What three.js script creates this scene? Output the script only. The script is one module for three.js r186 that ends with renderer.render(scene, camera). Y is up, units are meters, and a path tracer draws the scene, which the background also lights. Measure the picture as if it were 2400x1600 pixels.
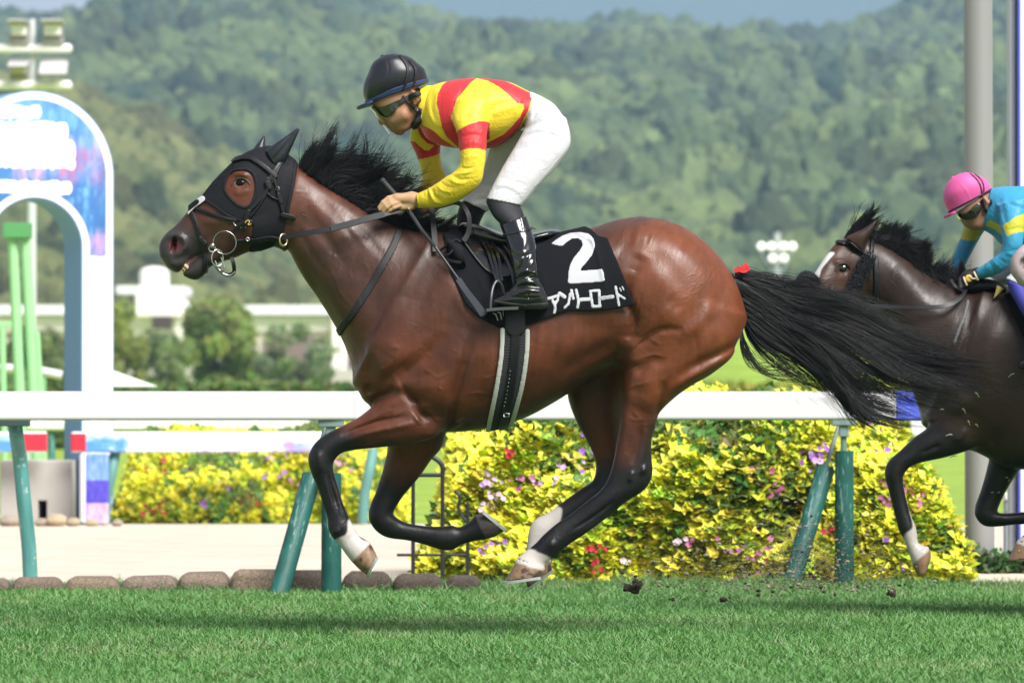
import * as THREE from 'three';
import { mergeGeometries } from 'three/addons/utils/BufferGeometryUtils.js';
import { RoundedBoxGeometry } from 'three/addons/geometries/RoundedBoxGeometry.js';

// ---------- camera, sky, sun, exposure ----------
const F = 12540, D0 = 22, CAMH = 1.0, HY = 928;            // focal length in photo pixels, distance of the leading horse, lens height, horizon row
const scene = new THREE.Scene();
const camera = new THREE.PerspectiveCamera(2 * Math.atan(800 / F) * 180 / Math.PI, 1.5, 0.5, 12000);
camera.position.set(0, CAMH, D0);
camera.lookAt(0, CAMH + Math.tan((HY - 800) / F) * 100, D0 - 100);
camera.focus = D0 - 0.15; camera.userData.fStop = 5.6;
const renderer = new THREE.WebGLRenderer({ antialias: true });
renderer.toneMapping = THREE.LinearToneMapping;
renderer.toneMappingExposure = 1.62;
renderer.shadowMap.enabled = true;
scene.fog = new THREE.FogExp2(new THREE.Color(0.46, 0.71, 1.0), 0.00024);

const SUN_EL = 48 * Math.PI / 180, SUN_AZ = 34 * Math.PI / 180;
const sunDir = new THREE.Vector3(Math.sin(SUN_AZ) * Math.cos(SUN_EL), Math.sin(SUN_EL), Math.cos(SUN_AZ) * Math.cos(SUN_EL));
const sun = new THREE.DirectionalLight(new THREE.Color(1, 0.965, 0.92), 4.9);
sun.position.copy(sunDir).multiplyScalar(300); sun.castShadow = true; sun.shadow.radius = 60; // sun behind thin summer haze: soft edged shadows
sun.shadow.camera.left = -120; sun.shadow.camera.right = 120; sun.shadow.camera.top = 120; sun.shadow.camera.bottom = -120; sun.shadow.camera.far = 900;
sun.shadow.mapSize.set(4096, 4096);
scene.add(sun, sun.target);
{ // hazy summer sky: blue overhead, pale at the horizon, thin bright cloud everywhere alike
  const W = 512, H = 256, a = new Float32Array(W * H * 4);
  const hash = (x, y) => { const s = Math.sin(x * 127.1 + y * 311.7) * 43758.5453; return s - Math.floor(s); };
  const vn = (x, y, per) => { const xi = Math.floor(x), yi = Math.floor(y), u = x - xi, v = y - yi, f = u * u * (3 - 2 * u), g = v * v * (3 - 2 * v), m = (k) => ((k % per) + per) % per; return (hash(m(xi), yi) * (1 - f) + hash(m(xi + 1), yi) * f) * (1 - g) + (hash(m(xi), yi + 1) * (1 - f) + hash(m(xi + 1), yi + 1) * f) * g; };
  for (let j = 0; j < H; j++) for (let i = 0; i < W; i++) {
    const up = ((j + 0.5) / H - 0.5) * Math.PI, y = Math.max(0, Math.sin(up)), t = Math.pow(1 - y, 3.5);
    let c = [0.66 + 0.36 * t, 0.70 + 0.30 * t, 0.86 + 0.13 * t];
    const n = vn(i / 32, j / 14, 16) * 0.6 + vn(i / 12 + 7, j / 6, 43) * 0.3 + vn(i / 6, j / 3, 86) * 0.15;
    const k = Math.min(1, Math.max(0, (n - 0.42) * 3)) * 0.7;
    c = c.map((v) => v + 1.7 * Math.exp(-y * 14)); c = c.map((v, q) => v * (1 - k) + [1.05, 1.03, 1.02][q] * k);
    const o = (j * W + i) * 4; for (let q = 0; q < 3; q++) a[o + q] = c[q] * 0.36; a[o + 3] = 1;
  }
  const sky = new THREE.DataTexture(a, W, H, THREE.RGBAFormat, THREE.FloatType);
  sky.mapping = THREE.EquirectangularReflectionMapping; sky.magFilter = THREE.LinearFilter; sky.needsUpdate = true;
  scene.background = sky; scene.environment = sky;
}

// ---------- helpers ----------
let seed = 12345;
const rnd = () => { seed = (seed * 1664525 + 1013904223) >>> 0; return seed / 4294967296; };
const rr = (a, b) => a + (b - a) * rnd();
const gauss = () => { let s = 0; for (let i = 0; i < 6; i++) s += rnd(); return (s - 3) / 0.707; };
const V = (x, y, z) => new THREE.Vector3(x, y, z);
const clamp = (x, a, b) => Math.min(b, Math.max(a, x)), mix = (a, b, t) => a + (b - a) * t;
const sstep = (a, b, x) => { const t = clamp((x - a) / (b - a), 0, 1); return t * t * (3 - 2 * t); };
function hash3(x, y, z) { let h = (x * 374761393 + y * 668265263 + z * 1274126177) | 0; h = Math.imul(h ^ (h >>> 13), 1274126177); return ((h ^ (h >>> 16)) >>> 0) / 4294967296; }
function vnoise(x, y, z = 0) {
  const xi = Math.floor(x), yi = Math.floor(y), zi = Math.floor(z), u = x - xi, v = y - yi, w = z - zi, f = u * u * (3 - 2 * u), g = v * v * (3 - 2 * v), h = w * w * (3 - 2 * w);
  const L = (k) => mix(mix(hash3(xi, yi, zi + k), hash3(xi + 1, yi, zi + k), f), mix(hash3(xi, yi + 1, zi + k), hash3(xi + 1, yi + 1, zi + k), f), g);
  return mix(L(0), L(1), h);
}
const fbm = (x, y, z = 0) => vnoise(x, y, z) * 0.5 + vnoise(x * 2.03 + 9, y * 2.03, z * 2.03) * 0.28 + vnoise(x * 4.1, y * 4.1 + 5, z * 4.1) * 0.15 + vnoise(x * 8.3, y * 8.3, z * 8.3 + 3) * 0.07;
// a point given by a row and column of the photograph and its distance from the lens along the view axis
const at = (px, py, d = D0) => V((px - 1200) * d / F, CAMH + (HY - py) * d / F, D0 - d);
const col = (r, g, b) => new THREE.Color().setRGB(r, g, b);
const M = (r, g, b, rough = 0.8, o = {}) => new (o.specularIntensity === undefined ? THREE.MeshStandardMaterial : THREE.MeshPhysicalMaterial)({ color: col(r, g, b), roughness: rough, ...o });
const MV = (rough, o = {}) => new THREE.MeshPhysicalMaterial({ color: 0xffffff, vertexColors: true, roughness: rough, ...o });
const numbers = {};
function numbered(n) { const k = numbers[n] = (numbers[n] ?? -1) + 1; return k ? `${n}_${String(k).padStart(3, '0')}` : n; }
function tag(o, label, category, group) { o.userData.label = label; o.userData.category = category; if (group) o.userData.group = group; return o; }
function thing(name, label, category, pos, group) { const g = new THREE.Group(); g.name = numbered(name); if (pos) g.position.copy(pos); scene.add(g); return tag(g, label, category, group); }
function mesh(name, geo, mat, parent) {
  const m = new THREE.Mesh(Array.isArray(geo) ? join(geo) : geo, mat); m.name = name; m.castShadow = m.receiveShadow = true; parent.add(m);
  if (parent !== scene && parent.isObject3D) { // geometry is written in world place; put it into the parent's own place
    parent.updateWorldMatrix(true, false); if (m.geometry.userData.world) m.applyMatrix4(parent.matrixWorld.clone().invert());
  }
  return m;
}
const W = (g) => { g.userData.world = true; return g; };
function struct(name, geo, mat) { const m = mesh(numbered(name), geo, mat, scene); m.userData.kind = 'structure'; return m; }
function join(list) { const a = list.map((g) => { const c = g.index ? g.toNonIndexed() : g; for (const k of Object.keys(c.attributes)) if (!['position', 'normal', 'uv'].includes(k)) c.deleteAttribute(k); if (!c.attributes.uv) c.setAttribute('uv', new THREE.BufferAttribute(new Float32Array(c.attributes.position.count * 2), 2)); return c; }); const m = mergeGeometries(a); if (list.some((g) => g.userData.world)) m.userData.world = true; return m; }
function box(w, h, d, x = 0, y = 0, z = 0, r = 0.006) { const g = new RoundedBoxGeometry(w, h, d, 2, Math.min(r, w / 2.1, h / 2.1, d / 2.1)); g.translate(x, y, z); return g; }
function tube(pts, r, n = 24, rad = 8, closed = false) { return new THREE.TubeGeometry(new THREE.CatmullRomCurve3(pts, closed), n, r, rad, closed); }
function rod(a, b, ra, rb = ra, n = 16) { const g = new THREE.CylinderGeometry(rb, ra, a.distanceTo(b), n, 1); g.applyQuaternion(new THREE.Quaternion().setFromUnitVectors(V(0, 1, 0), b.clone().sub(a).normalize())); g.translate((a.x + b.x) / 2, (a.y + b.y) / 2, (a.z + b.z) / 2); return g; }
// a flat strap that follows points, its flat side turned towards `face`
function strap(pts, w, t, face = V(0, 0, 1), n = 32) {
  const c = new THREE.CatmullRomCurve3(pts), pos = [], idx = [];
  for (let i = 0; i <= n; i++) {
    const p = c.getPoint(i / n), tan = c.getTangent(i / n), f = (typeof face === 'function' ? face(i / n) : face).clone(); f.addScaledVector(tan, -f.dot(tan)).normalize();
    const s = tan.clone().cross(f).normalize();
    for (const [a, b] of [[-1, -1], [1, -1], [1, 1], [-1, 1]]) { const q = p.clone().addScaledVector(s, a * w / 2).addScaledVector(f, b * t / 2); pos.push(q.x, q.y, q.z); }
  }
  for (let i = 0; i < n; i++) for (let k = 0; k < 4; k++) { const a = i * 4 + k, b = i * 4 + (k + 1) % 4; idx.push(a, b, a + 4, b, b + 4, a + 4); }
  idx.push(0, 2, 1, 0, 3, 2); const e = n * 4; idx.push(e, e + 1, e + 2, e, e + 2, e + 3);
  const g = new THREE.BufferGeometry(); g.setAttribute('position', new THREE.Float32BufferAttribute(pos, 3)); g.setIndex(idx);
  const h = g.toNonIndexed(); h.computeVertexNormals(); return h;
}
// many tapered hairs in one geometry
class Hair {
  constructor() { this.p = []; this.i = []; }
  add(pts, r0, r1) {
    const n = pts.length, b0 = this.p.length / 3;
    for (let k = 0; k < n; k++) {
      const t = pts[Math.min(n - 1, k + 1)].clone().sub(pts[Math.max(0, k - 1)]).normalize(), s = t.clone().cross(V(0.31, 0.2, 0.93)).normalize(), u = t.clone().cross(s), r = mix(r0, r1, k / (n - 1));
      for (let a = 0; a < 3; a++) { const c = Math.cos(a * 2.0944), d = Math.sin(a * 2.0944); this.p.push(pts[k].x + (s.x * c + u.x * d) * r, pts[k].y + (s.y * c + u.y * d) * r, pts[k].z + (s.z * c + u.z * d) * r); }
      if (k) for (let a = 0; a < 3; a++) { const q = b0 + (k - 1) * 3 + a, w = b0 + (k - 1) * 3 + (a + 1) % 3; this.i.push(q, w, q + 3, w, w + 3, q + 3); }
    }
  }
  geo() { const g = new THREE.BufferGeometry(); g.setAttribute('position', new THREE.Float32BufferAttribute(this.p, 3)); g.setIndex(this.i); g.computeVertexNormals(); return W(g); }
}
function catmull(list, per) { // arrays of numbers, resampled
  const out = [], n = list.length;
  for (let i = 0; i < n - 1; i++) for (let k = 0; k < per; k++) {
    const t = k / per, p0 = list[Math.max(0, i - 1)], p1 = list[i], p2 = list[i + 1], p3 = list[Math.min(n - 1, i + 2)];
    out.push(p1.map((_, j) => 0.5 * (2 * p1[j] + (p2[j] - p0[j]) * t + (2 * p0[j] - 5 * p1[j] + 4 * p2[j] - p3[j]) * t * t + (3 * p1[j] - p0[j] - 3 * p2[j] + p3[j]) * t * t * t)));
  }
  out.push(list[n - 1].slice()); return out;
}
// ---------- bodies: a distance field made of swept elliptical sections, meshed by surface nets ----------
class Tube {
  constructor(spans, d, o = {}) {
    this.k = o.k ?? 0.02; this.pw = o.p ?? 2;
    const z0 = o.z ?? 0;
    const raw = spans.map((s) => { const zr = s[5] ?? 0, zc = zr + z0, sc = (d - zr) / F; return [(s[0] - 1200) * sc, CAMH + (HY - s[1]) * sc, (s[2] - 1200) * sc, CAMH + (HY - s[3]) * sc, s[4], zc]; });
    this.s = catmull(raw, o.per ?? 5).map(([ax, ay, bx, by, w, z]) => { const h = Math.hypot(bx - ax, by - ay) / 2; return { ax, ay, cx: (ax + bx) / 2, cy: (ay + by) / 2, ux: (bx - ax) / 2 / h, uy: (by - ay) / 2 / h, h, w, z }; });
    const n = this.s.length;
    for (let i = 0; i < n; i++) { const a = this.s[i], p = this.s[Math.max(0, i - 1)], q = this.s[Math.min(n - 1, i + 1)]; let nx = -a.uy, ny = a.ux; if (nx * (q.cx - p.cx) + ny * (q.cy - p.cy) < 0) { nx = -nx; ny = -ny; } a.nx = nx; a.ny = ny; }
    let lo = [9e9, 9e9], hi = [-9e9, -9e9];
    for (const a of this.s) for (const e of [-1, 1]) { const x = a.cx + e * a.ux * a.h, y = a.cy + e * a.uy * a.h; lo = [Math.min(lo[0], x), Math.min(lo[1], y)]; hi = [Math.max(hi[0], x), Math.max(hi[1], y)]; }
    this.lo = lo; this.hi = hi;
  }
  column(x, y) {
    const m = 0.07;
    if (x < this.lo[0] - m || y < this.lo[1] - m || x > this.hi[0] + m || y > this.hi[1] + m) return null;
    const S = this.s, n = S.length; let best = 9, r = null;
    let e0 = S[0].nx * (x - S[0].cx) + S[0].ny * (y - S[0].cy);
    const take = (cx, cy, ux, uy, h, w, z, cap) => { const s = ((x - cx) * ux + (y - cy) * uy) / h, v = Math.hypot(Math.max(Math.abs(s) - 1, 0) * h, cap) + Math.abs(s) * 1e-3; if (v < best) { best = v; r = { s: Math.abs(s), h, w, z, cap }; } };
    if (e0 < 0) { const a = S[0]; take(a.cx, a.cy, a.ux, a.uy, a.h, a.w, a.z, -e0); }
    for (let i = 0; i < n - 1; i++) {
      const b = S[i + 1], e1 = b.nx * (x - b.cx) + b.ny * (y - b.cy);
      if (e0 >= 0 && e1 < 0) { const a = S[i], t = e0 / (e0 - e1); take(mix(a.cx, b.cx, t), mix(a.cy, b.cy, t), mix(a.ux, b.ux, t), mix(a.uy, b.uy, t), mix(a.h, b.h, t), mix(a.w, b.w, t), mix(a.z, b.z, t), 0); }
      e0 = e1;
    }
    if (e0 >= 0) { const a = S[n - 1]; take(a.cx, a.cy, a.ux, a.uy, a.h, a.w, a.z, e0); }
    if (!r || best > m) return null;
    r.t = this; return r;
  }
}
function colDist(c, z) {
  const zz = Math.abs(z - c.z), p = c.t.pw, a = c.s, b = zz / c.w; let k, g;
  if (p === 2) { k = Math.sqrt(a * a + b * b); g = Math.sqrt(a * a / (c.h * c.h) + b * b / (c.w * c.w)) / Math.max(k, 1e-4); }
  else { const ap = Math.pow(a, p), bp = Math.pow(b, p); k = Math.pow(ap + bp, 1 / p); const q = Math.pow(Math.max(k, 1e-4), 1 - p); g = q * Math.hypot(Math.pow(a, p - 1) / c.h, Math.pow(b, p - 1) / c.w); }
  let d = k < 0.05 ? -Math.min(c.h, c.w) : Math.max((k - 1) / Math.max(g, 1e-3), -Math.min(c.h, c.w));
  if (c.cap > 0) d = d > 0 ? Math.hypot(d, c.cap) : Math.max(d, c.cap);
  return d;
}
const smin = (a, b, k) => { const h = Math.max(k - Math.abs(a - b), 0) / k; return Math.min(a, b) - h * h * k * 0.25; };
class Field {
  constructor(d) { this.d = d; this.sc = d / F; this.tubes = []; this.caps = []; this.marks = []; }
  add(spans, o) { this.tubes.push(new Tube(spans, this.d, o)); return this; }
  cap(a, b, ra, rb, k = 0.01) { this.caps.push({ a, ab: b.clone().sub(a), l2: a.distanceToSquared(b), ra, rb, k }); return this; } // a tapered capsule
  // a ridge (amp > 0, millimetres) or groove along points of the photograph; side +1 near, -1 far, 0 both
  mark(pts, w, amp, side = 1) { const q = (pts.length > 2 ? catmull(pts, 4) : pts.length === 2 ? catmull(pts, 3) : pts).map(([x, y]) => [(x - 1200) * this.sc, CAMH + (HY - y) * this.sc]); w *= this.sc; const xs = q.map((p) => p[0]), ys = q.map((p) => p[1]); this.marks.push({ q, w, amp: amp / 1000, side, lo: [Math.min(...xs) - 2.5 * w, Math.min(...ys) - 2.5 * w], hi: [Math.max(...xs) + 2.5 * w, Math.max(...ys) + 2.5 * w] }); return this; }
  column(x, y) {
    const c = []; for (const t of this.tubes) { const q = t.column(x, y); if (q) c.push(q); }
    if (!c.length && !this.caps.length) return null;
    let near = 0, far = 0;
    for (const m of this.marks) {
      if (x < m.lo[0] || y < m.lo[1] || x > m.hi[0] || y > m.hi[1]) continue;
      const r = polyDist(m.q, x, y, true), d = r / m.w; if (d > 2.4) continue; const v = m.amp * Math.exp(-d * d) * Math.min(1, 3.2 * Math.min(polyAt, 1 - polyAt) + 0.06);
      if (m.side >= 0) near += v; if (m.side <= 0) far += v;
    }
    return { c, near, far, x, y };
  }
  at(k, z) {
    let f = 1;
    for (const c of k.c) { const d = colDist(c, z); f = f === 1 ? d : smin(f, d, c.t.k); }
    for (const p of this.caps) {
      const x = k.x - p.a.x, y = k.y - p.a.y, w = z - p.a.z, t = clamp((x * p.ab.x + y * p.ab.y + w * p.ab.z) / p.l2, 0, 1);
      const d = Math.hypot(x - p.ab.x * t, y - p.ab.y * t, w - p.ab.z * t) - mix(p.ra, p.rb, t); f = f === 1 ? d : smin(f, d, p.k);
    }
    if (k.near || k.far) { const zc = this.mid ?? 0, s = sstep(-0.02, 0.03, z - zc); f -= k.near * s + k.far * (1 - s); }
    return f;
  }
  point(x, y, z) { const k = this.column(x, y); return k ? this.at(k, z) : 1; }
  surf(px, py, off = 0, side = 1) { // where the near surface stands under a pixel of the photograph
    let z = (this.mid ?? 0) + 0.6 * side; const x0 = (px - 1200) * this.sc, y0 = CAMH + (HY - py) * this.sc, k = this.column(x0, y0);
    if (!k) return V(x0, y0, 0);
    for (let i = 0; i < 300; i++) { if (this.at(k, z) < off) break; z -= 0.003 * side; }
    return V(x0, y0, z);
  }
}
let polyAt = 0.5; // how far along the line the last nearest point lies
function polyDist(q, x, y) { let b = 9e9; polyAt = 0.5; if (q.length === 1) return Math.hypot(x - q[0][0], y - q[0][1]); for (let i = 0; i < q.length - 1; i++) { const ax = q[i][0], ay = q[i][1], dx = q[i + 1][0] - ax, dy = q[i + 1][1] - ay, t = clamp(((x - ax) * dx + (y - ay) * dy) / (dx * dx + dy * dy + 1e-12), 0, 1), d = Math.hypot(x - ax - dx * t, y - ay - dy * t); if (d < b) { b = d; polyAt = (i + t) / (q.length - 1); } } return b; }
function polyIn(q, x, y) { let c = false; for (let i = 0, j = q.length - 1; i < q.length; j = i++) if ((q[i][1] > y) !== (q[j][1] > y) && x < (q[j][0] - q[i][0]) * (y - q[i][1]) / (q[j][1] - q[i][1]) + q[i][0]) c = !c; return c; }
const smooth2 = (q, closed) => closed ? catmull([q[q.length - 1], ...q, q[0], q[1]], 5).slice(5, -5) : catmull(q, 5);
// signed distances in photo pixels
const polySd = (pts, smoothed = true) => { const q = smoothed ? smooth2(pts, true) : pts.slice(), c = [...q, q[0]], xs = q.map((p) => p[0]), ys = q.map((p) => p[1]), b = [Math.min(...xs) - 40, Math.min(...ys) - 40, Math.max(...xs) + 40, Math.max(...ys) + 40]; return (x, y) => x < b[0] || y < b[1] || x > b[2] || y > b[3] ? 40 : polyDist(c, x, y) * (polyIn(q, x, y) ? -1 : 1); };
const lineSd = (pts, w, smoothed = true) => { const q = smoothed && pts.length > 2 ? smooth2(pts) : pts; return (x, y) => polyDist(q, x, y) - w / 2; };
const anySd = (...f) => (x, y) => Math.min(...f.map((g) => g(x, y)));
const cutSd = (f, ...g) => (x, y) => Math.max(f(x, y), ...g.map((h) => -h(x, y)));

// region: signed distance in photo pixels; off: how far outside the field's surface; inner: thickness of a shell
function nets(field, box, h, o = {}) {
  const sc = field.sc, x0 = (box[0] - 1200) * sc, x1 = (box[2] - 1200) * sc, y1 = CAMH + (HY - box[1]) * sc, y0 = CAMH + (HY - box[3]) * sc, z0 = box[4], z1 = box[5];
  const nx = Math.ceil((x1 - x0) / h) + 2, ny = Math.ceil((y1 - y0) / h) + 2, nz = Math.ceil((z1 - z0) / h) + 2, val = new Float32Array(nx * ny * nz).fill(1), off = o.off ?? 0;
  for (let i = 0; i < nx; i++) for (let j = 0; j < ny; j++) {
    const x = x0 + i * h, y = y0 + j * h, px = x / sc + 1200, py = HY - (y - CAMH) / sc; let rg = -1;
    if (o.region) { rg = o.region(px, py) * sc; if (rg > 3 * h) continue; }
    const k = field.column(x, y); if (!k) continue;
    const b = (i * ny + j) * nz;
    for (let l = 0; l < nz; l++) { const z = z0 + l * h; let f = field.at(k, z) - off; if (o.inner) f = Math.max(f, -(f + o.inner)); if (o.region) f = Math.max(f, rg); if (o.clip) f = Math.max(f, o.clip(x, y, z, px, py)); val[b + l] = f; }
  }
  const id = new Int32Array(nx * ny * nz).fill(-1), pos = [], idx = [], sx = ny * nz, sy = nz;
  for (let i = 0; i < nx - 1; i++) for (let j = 0; j < ny - 1; j++) {
    const base = i * sx + j * sy;
    for (let l = 0; l < nz - 1; l++) {
      const c = base + l; let m = 0;
      const v0 = val[c], v1 = val[c + sx], v2 = val[c + sy], v3 = val[c + sx + sy], v4 = val[c + 1], v5 = val[c + sx + 1], v6 = val[c + sy + 1], v7 = val[c + sx + sy + 1];
      if (v0 < 0) m++; if (v1 < 0) m++; if (v2 < 0) m++; if (v3 < 0) m++; if (v4 < 0) m++; if (v5 < 0) m++; if (v6 < 0) m++; if (v7 < 0) m++;
      if (m === 0 || m === 8) continue;
      let X = 0, Y = 0, Z = 0, n = 0; const E = (a, b, ax, ay, az, d) => { if ((a < 0) !== (b < 0)) { const t = a / (a - b); X += ax + (d === 0 ? t : 0); Y += ay + (d === 1 ? t : 0); Z += az + (d === 2 ? t : 0); n++; } };
      E(v0, v1, 0, 0, 0, 0); E(v2, v3, 0, 1, 0, 0); E(v4, v5, 0, 0, 1, 0); E(v6, v7, 0, 1, 1, 0);
      E(v0, v2, 0, 0, 0, 1); E(v1, v3, 1, 0, 0, 1); E(v4, v6, 0, 0, 1, 1); E(v5, v7, 1, 0, 1, 1);
      E(v0, v4, 0, 0, 0, 2); E(v1, v5, 1, 0, 0, 2); E(v2, v6, 0, 1, 0, 2); E(v3, v7, 1, 1, 0, 2);
      id[c] = pos.length / 3; pos.push(x0 + (i + X / n) * h, y0 + (j + Y / n) * h, z0 + (l + Z / n) * h);
    }
  }
  const quad = (a, b, c, d, flip) => { if (a < 0 || b < 0 || c < 0 || d < 0) return; if (flip) idx.push(a, c, b, a, d, c); else idx.push(a, b, c, a, c, d); };
  for (let i = 1; i < nx - 1; i++) for (let j = 1; j < ny - 1; j++) for (let l = 1; l < nz - 1; l++) {
    const c = i * sx + j * sy + l, a = val[c] < 0;
    if (a !== (val[c + sx] < 0)) quad(id[c - sy - 1], id[c - 1], id[c], id[c - sy], !a);
    if (a !== (val[c + sy] < 0)) quad(id[c - sx - 1], id[c - sx], id[c], id[c - 1], !a);
    if (a !== (val[c + 1] < 0)) quad(id[c - sx - sy], id[c - sy], id[c], id[c - sx], !a);
  }
  const g = new THREE.BufferGeometry(), n = pos.length / 3; g.setAttribute('position', new THREE.Float32BufferAttribute(pos, 3)); g.setIndex(idx); g.computeVertexNormals();
  const uv = new Float32Array(n * 2), cl = o.color ? new Float32Array(n * 3) : null, tmp = [0, 0, 0];
  for (let v = 0; v < n; v++) { const x = pos[v * 3], y = pos[v * 3 + 1], z = pos[v * 3 + 2]; uv[v * 2] = x + 0.6 * z; uv[v * 2 + 1] = y + 0.8 * z; if (cl) { o.color(tmp, x / sc + 1200, HY - (y - CAMH) / sc, z, x, y); cl[v * 3] = tmp[0]; cl[v * 3 + 1] = tmp[1]; cl[v * 3 + 2] = tmp[2]; } }
  g.setAttribute('uv', new THREE.BufferAttribute(uv, 2)); if (cl) g.setAttribute('color', new THREE.BufferAttribute(cl, 3));
  return W(g);
}
const blend = (c, k, t) => { if (t <= 0) return; t = Math.min(1, t); c[0] += (k[0] - c[0]) * t; c[1] += (k[1] - c[1]) * t; c[2] += (k[2] - c[2]) * t; };
function noiseTex(size, fn, srgb = false) { const a = new Uint8Array(size * size * 4); for (let j = 0; j < size; j++) for (let i = 0; i < size; i++) { const c = fn(i, j); a.set([c[0], c[1], c[2], 255], (j * size + i) * 4); } const t = new THREE.DataTexture(a, size, size); t.wrapS = t.wrapT = THREE.RepeatWrapping; t.magFilter = THREE.LinearFilter; t.minFilter = THREE.LinearMipmapLinearFilter; if (srgb) t.colorSpace = THREE.SRGBColorSpace; t.needsUpdate = true; return t; }
// ---------- ground, hills ----------
const soilTex = noiseTex(256, (i, j) => { const n = fbm(i / 20, j / 20, 1), m = hash3(i, j, 4); const v = 0.75 + 0.35 * n + 0.2 * (m - 0.5); return [v * 122, v * 150, v * 62].map((k) => clamp(k, 0, 255)); }, true);
const lawnTex = noiseTex(512, (i, j) => { const n = fbm(i / 40, j / 40, 1), m = hash3(i, j, 4), v = 0.75 + 0.4 * n + 0.25 * (m - 0.5); return [v * 138, v * 166, v * 52].map((k) => clamp(k, 0, 255)); }, true);
const sandTex = noiseTex(512, (i, j) => { const n = fbm(i / 60, j / 60, 6), m = hash3(i, j, 9), v = 0.85 + 0.2 * n + 0.16 * (m - 0.5); return [v * 206, v * 194, v * 176].map((k) => clamp(k, 0, 255)); }, true);
function sheet(x0, x1, z0, z1, y, tex, rep, r = 0.95) { const g = new THREE.PlaneGeometry(x1 - x0, z1 - z0); g.rotateX(-Math.PI / 2); g.translate((x0 + x1) / 2, y, (z0 + z1) / 2); const p = g.attributes.position, u = g.attributes.uv; for (let i = 0; i < p.count; i++) u.setXY(i, p.getX(i) / rep, p.getZ(i) / rep); return [g, new THREE.MeshStandardMaterial({ map: tex, roughness: r })]; }
struct('ground', ...sheet(-2500, 2500, -4500, 200, -0.012, lawnTex, 6));
struct('grass_track', ...sheet(-60, 60, -5.35, 45, -0.004, soilTex, 1.2));
{ // the sandy road behind the rail, a little uneven
  const [g, m] = sheet(-60, 60, -20, -6.05, -0.002, sandTex, 2.2); struct('sand_path', g, m);
  struct('path_edge', ...sheet(-60, 60, -6.05, -5.35, -0.003, soilTex, 1.2));
}
// mown turf: every blade stands on its own, thickest near the lens
{
  const blade = new THREE.BufferGeometry(), w = 0.0022; blade.setAttribute('position', new THREE.Float32BufferAttribute([-w, 0, 0, w, 0, 0, -w * 0.9, 0.42, 0.30, w * 0.9, 0.42, 0.30, 0, 0.62, 1.05], 3)); blade.setIndex([0, 1, 2, 1, 3, 2, 2, 3, 4]); blade.computeVertexNormals();
  const N = 620000, turf = new THREE.InstancedMesh(blade, MV(0.55, { side: THREE.DoubleSide, vertexColors: false, transmission: 0.4, thickness: 0 }), N), m = new THREE.Matrix4(), q = new THREE.Quaternion(), e = new THREE.Euler(), c = new THREE.Color();
  for (let i = 0; i < N; i++) {
    const d = mix(16.6, 28.0, Math.pow(rnd(), 1.15)), half = d * 0.104, X = rr(-half, half) * 1.12, Z = D0 - d + (X > 0.1 ? -0.35 * rnd() : 0), n = fbm(X * 0.9, Z * 0.5, 2), n2 = vnoise(X * 5, Z * 2.2, 8);
    const tall = 0.022 + 0.030 * n2 * rnd() + 0.012 * n + (Z < -5.2 ? 0.05 * rnd() * vnoise(X * 3, 1, 1) : 0);
    e.set(gauss() * 0.55, rr(0, 6.28), gauss() * 0.55); q.setFromEuler(e); m.compose(V(X, -0.004, Z), q, V(1.3, tall, tall * 1.2)); turf.setMatrixAt(i, m);
    const dry = rnd() < 0.04 + 0.10 * sstep(24, 27.5, d) + 0.30 * sstep(0.55, 0.68, fbm(X * 1.9 + 4, Z * 0.8, 7)) ? 1 : 0, t = clamp(n * 0.9 + gauss() * 0.14, 0, 1);
    c.setRGB(mix(mix(0.068, 0.155, t), 0.34, dry * 0.7), mix(mix(0.225, 0.355, t), 0.36, dry * 0.8), mix(mix(0.038, 0.075, t), 0.17, dry * 0.8)); turf.setColorAt(i, c);
  }
  turf.name = 'grass'; turf.userData.kind = 'stuff'; turf.castShadow = turf.receiveShadow = true; tag(turf, 'short mown green turf of the race track in front of the rail', 'grass'); turf.userData.kind = 'stuff'; scene.add(turf);
}
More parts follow.
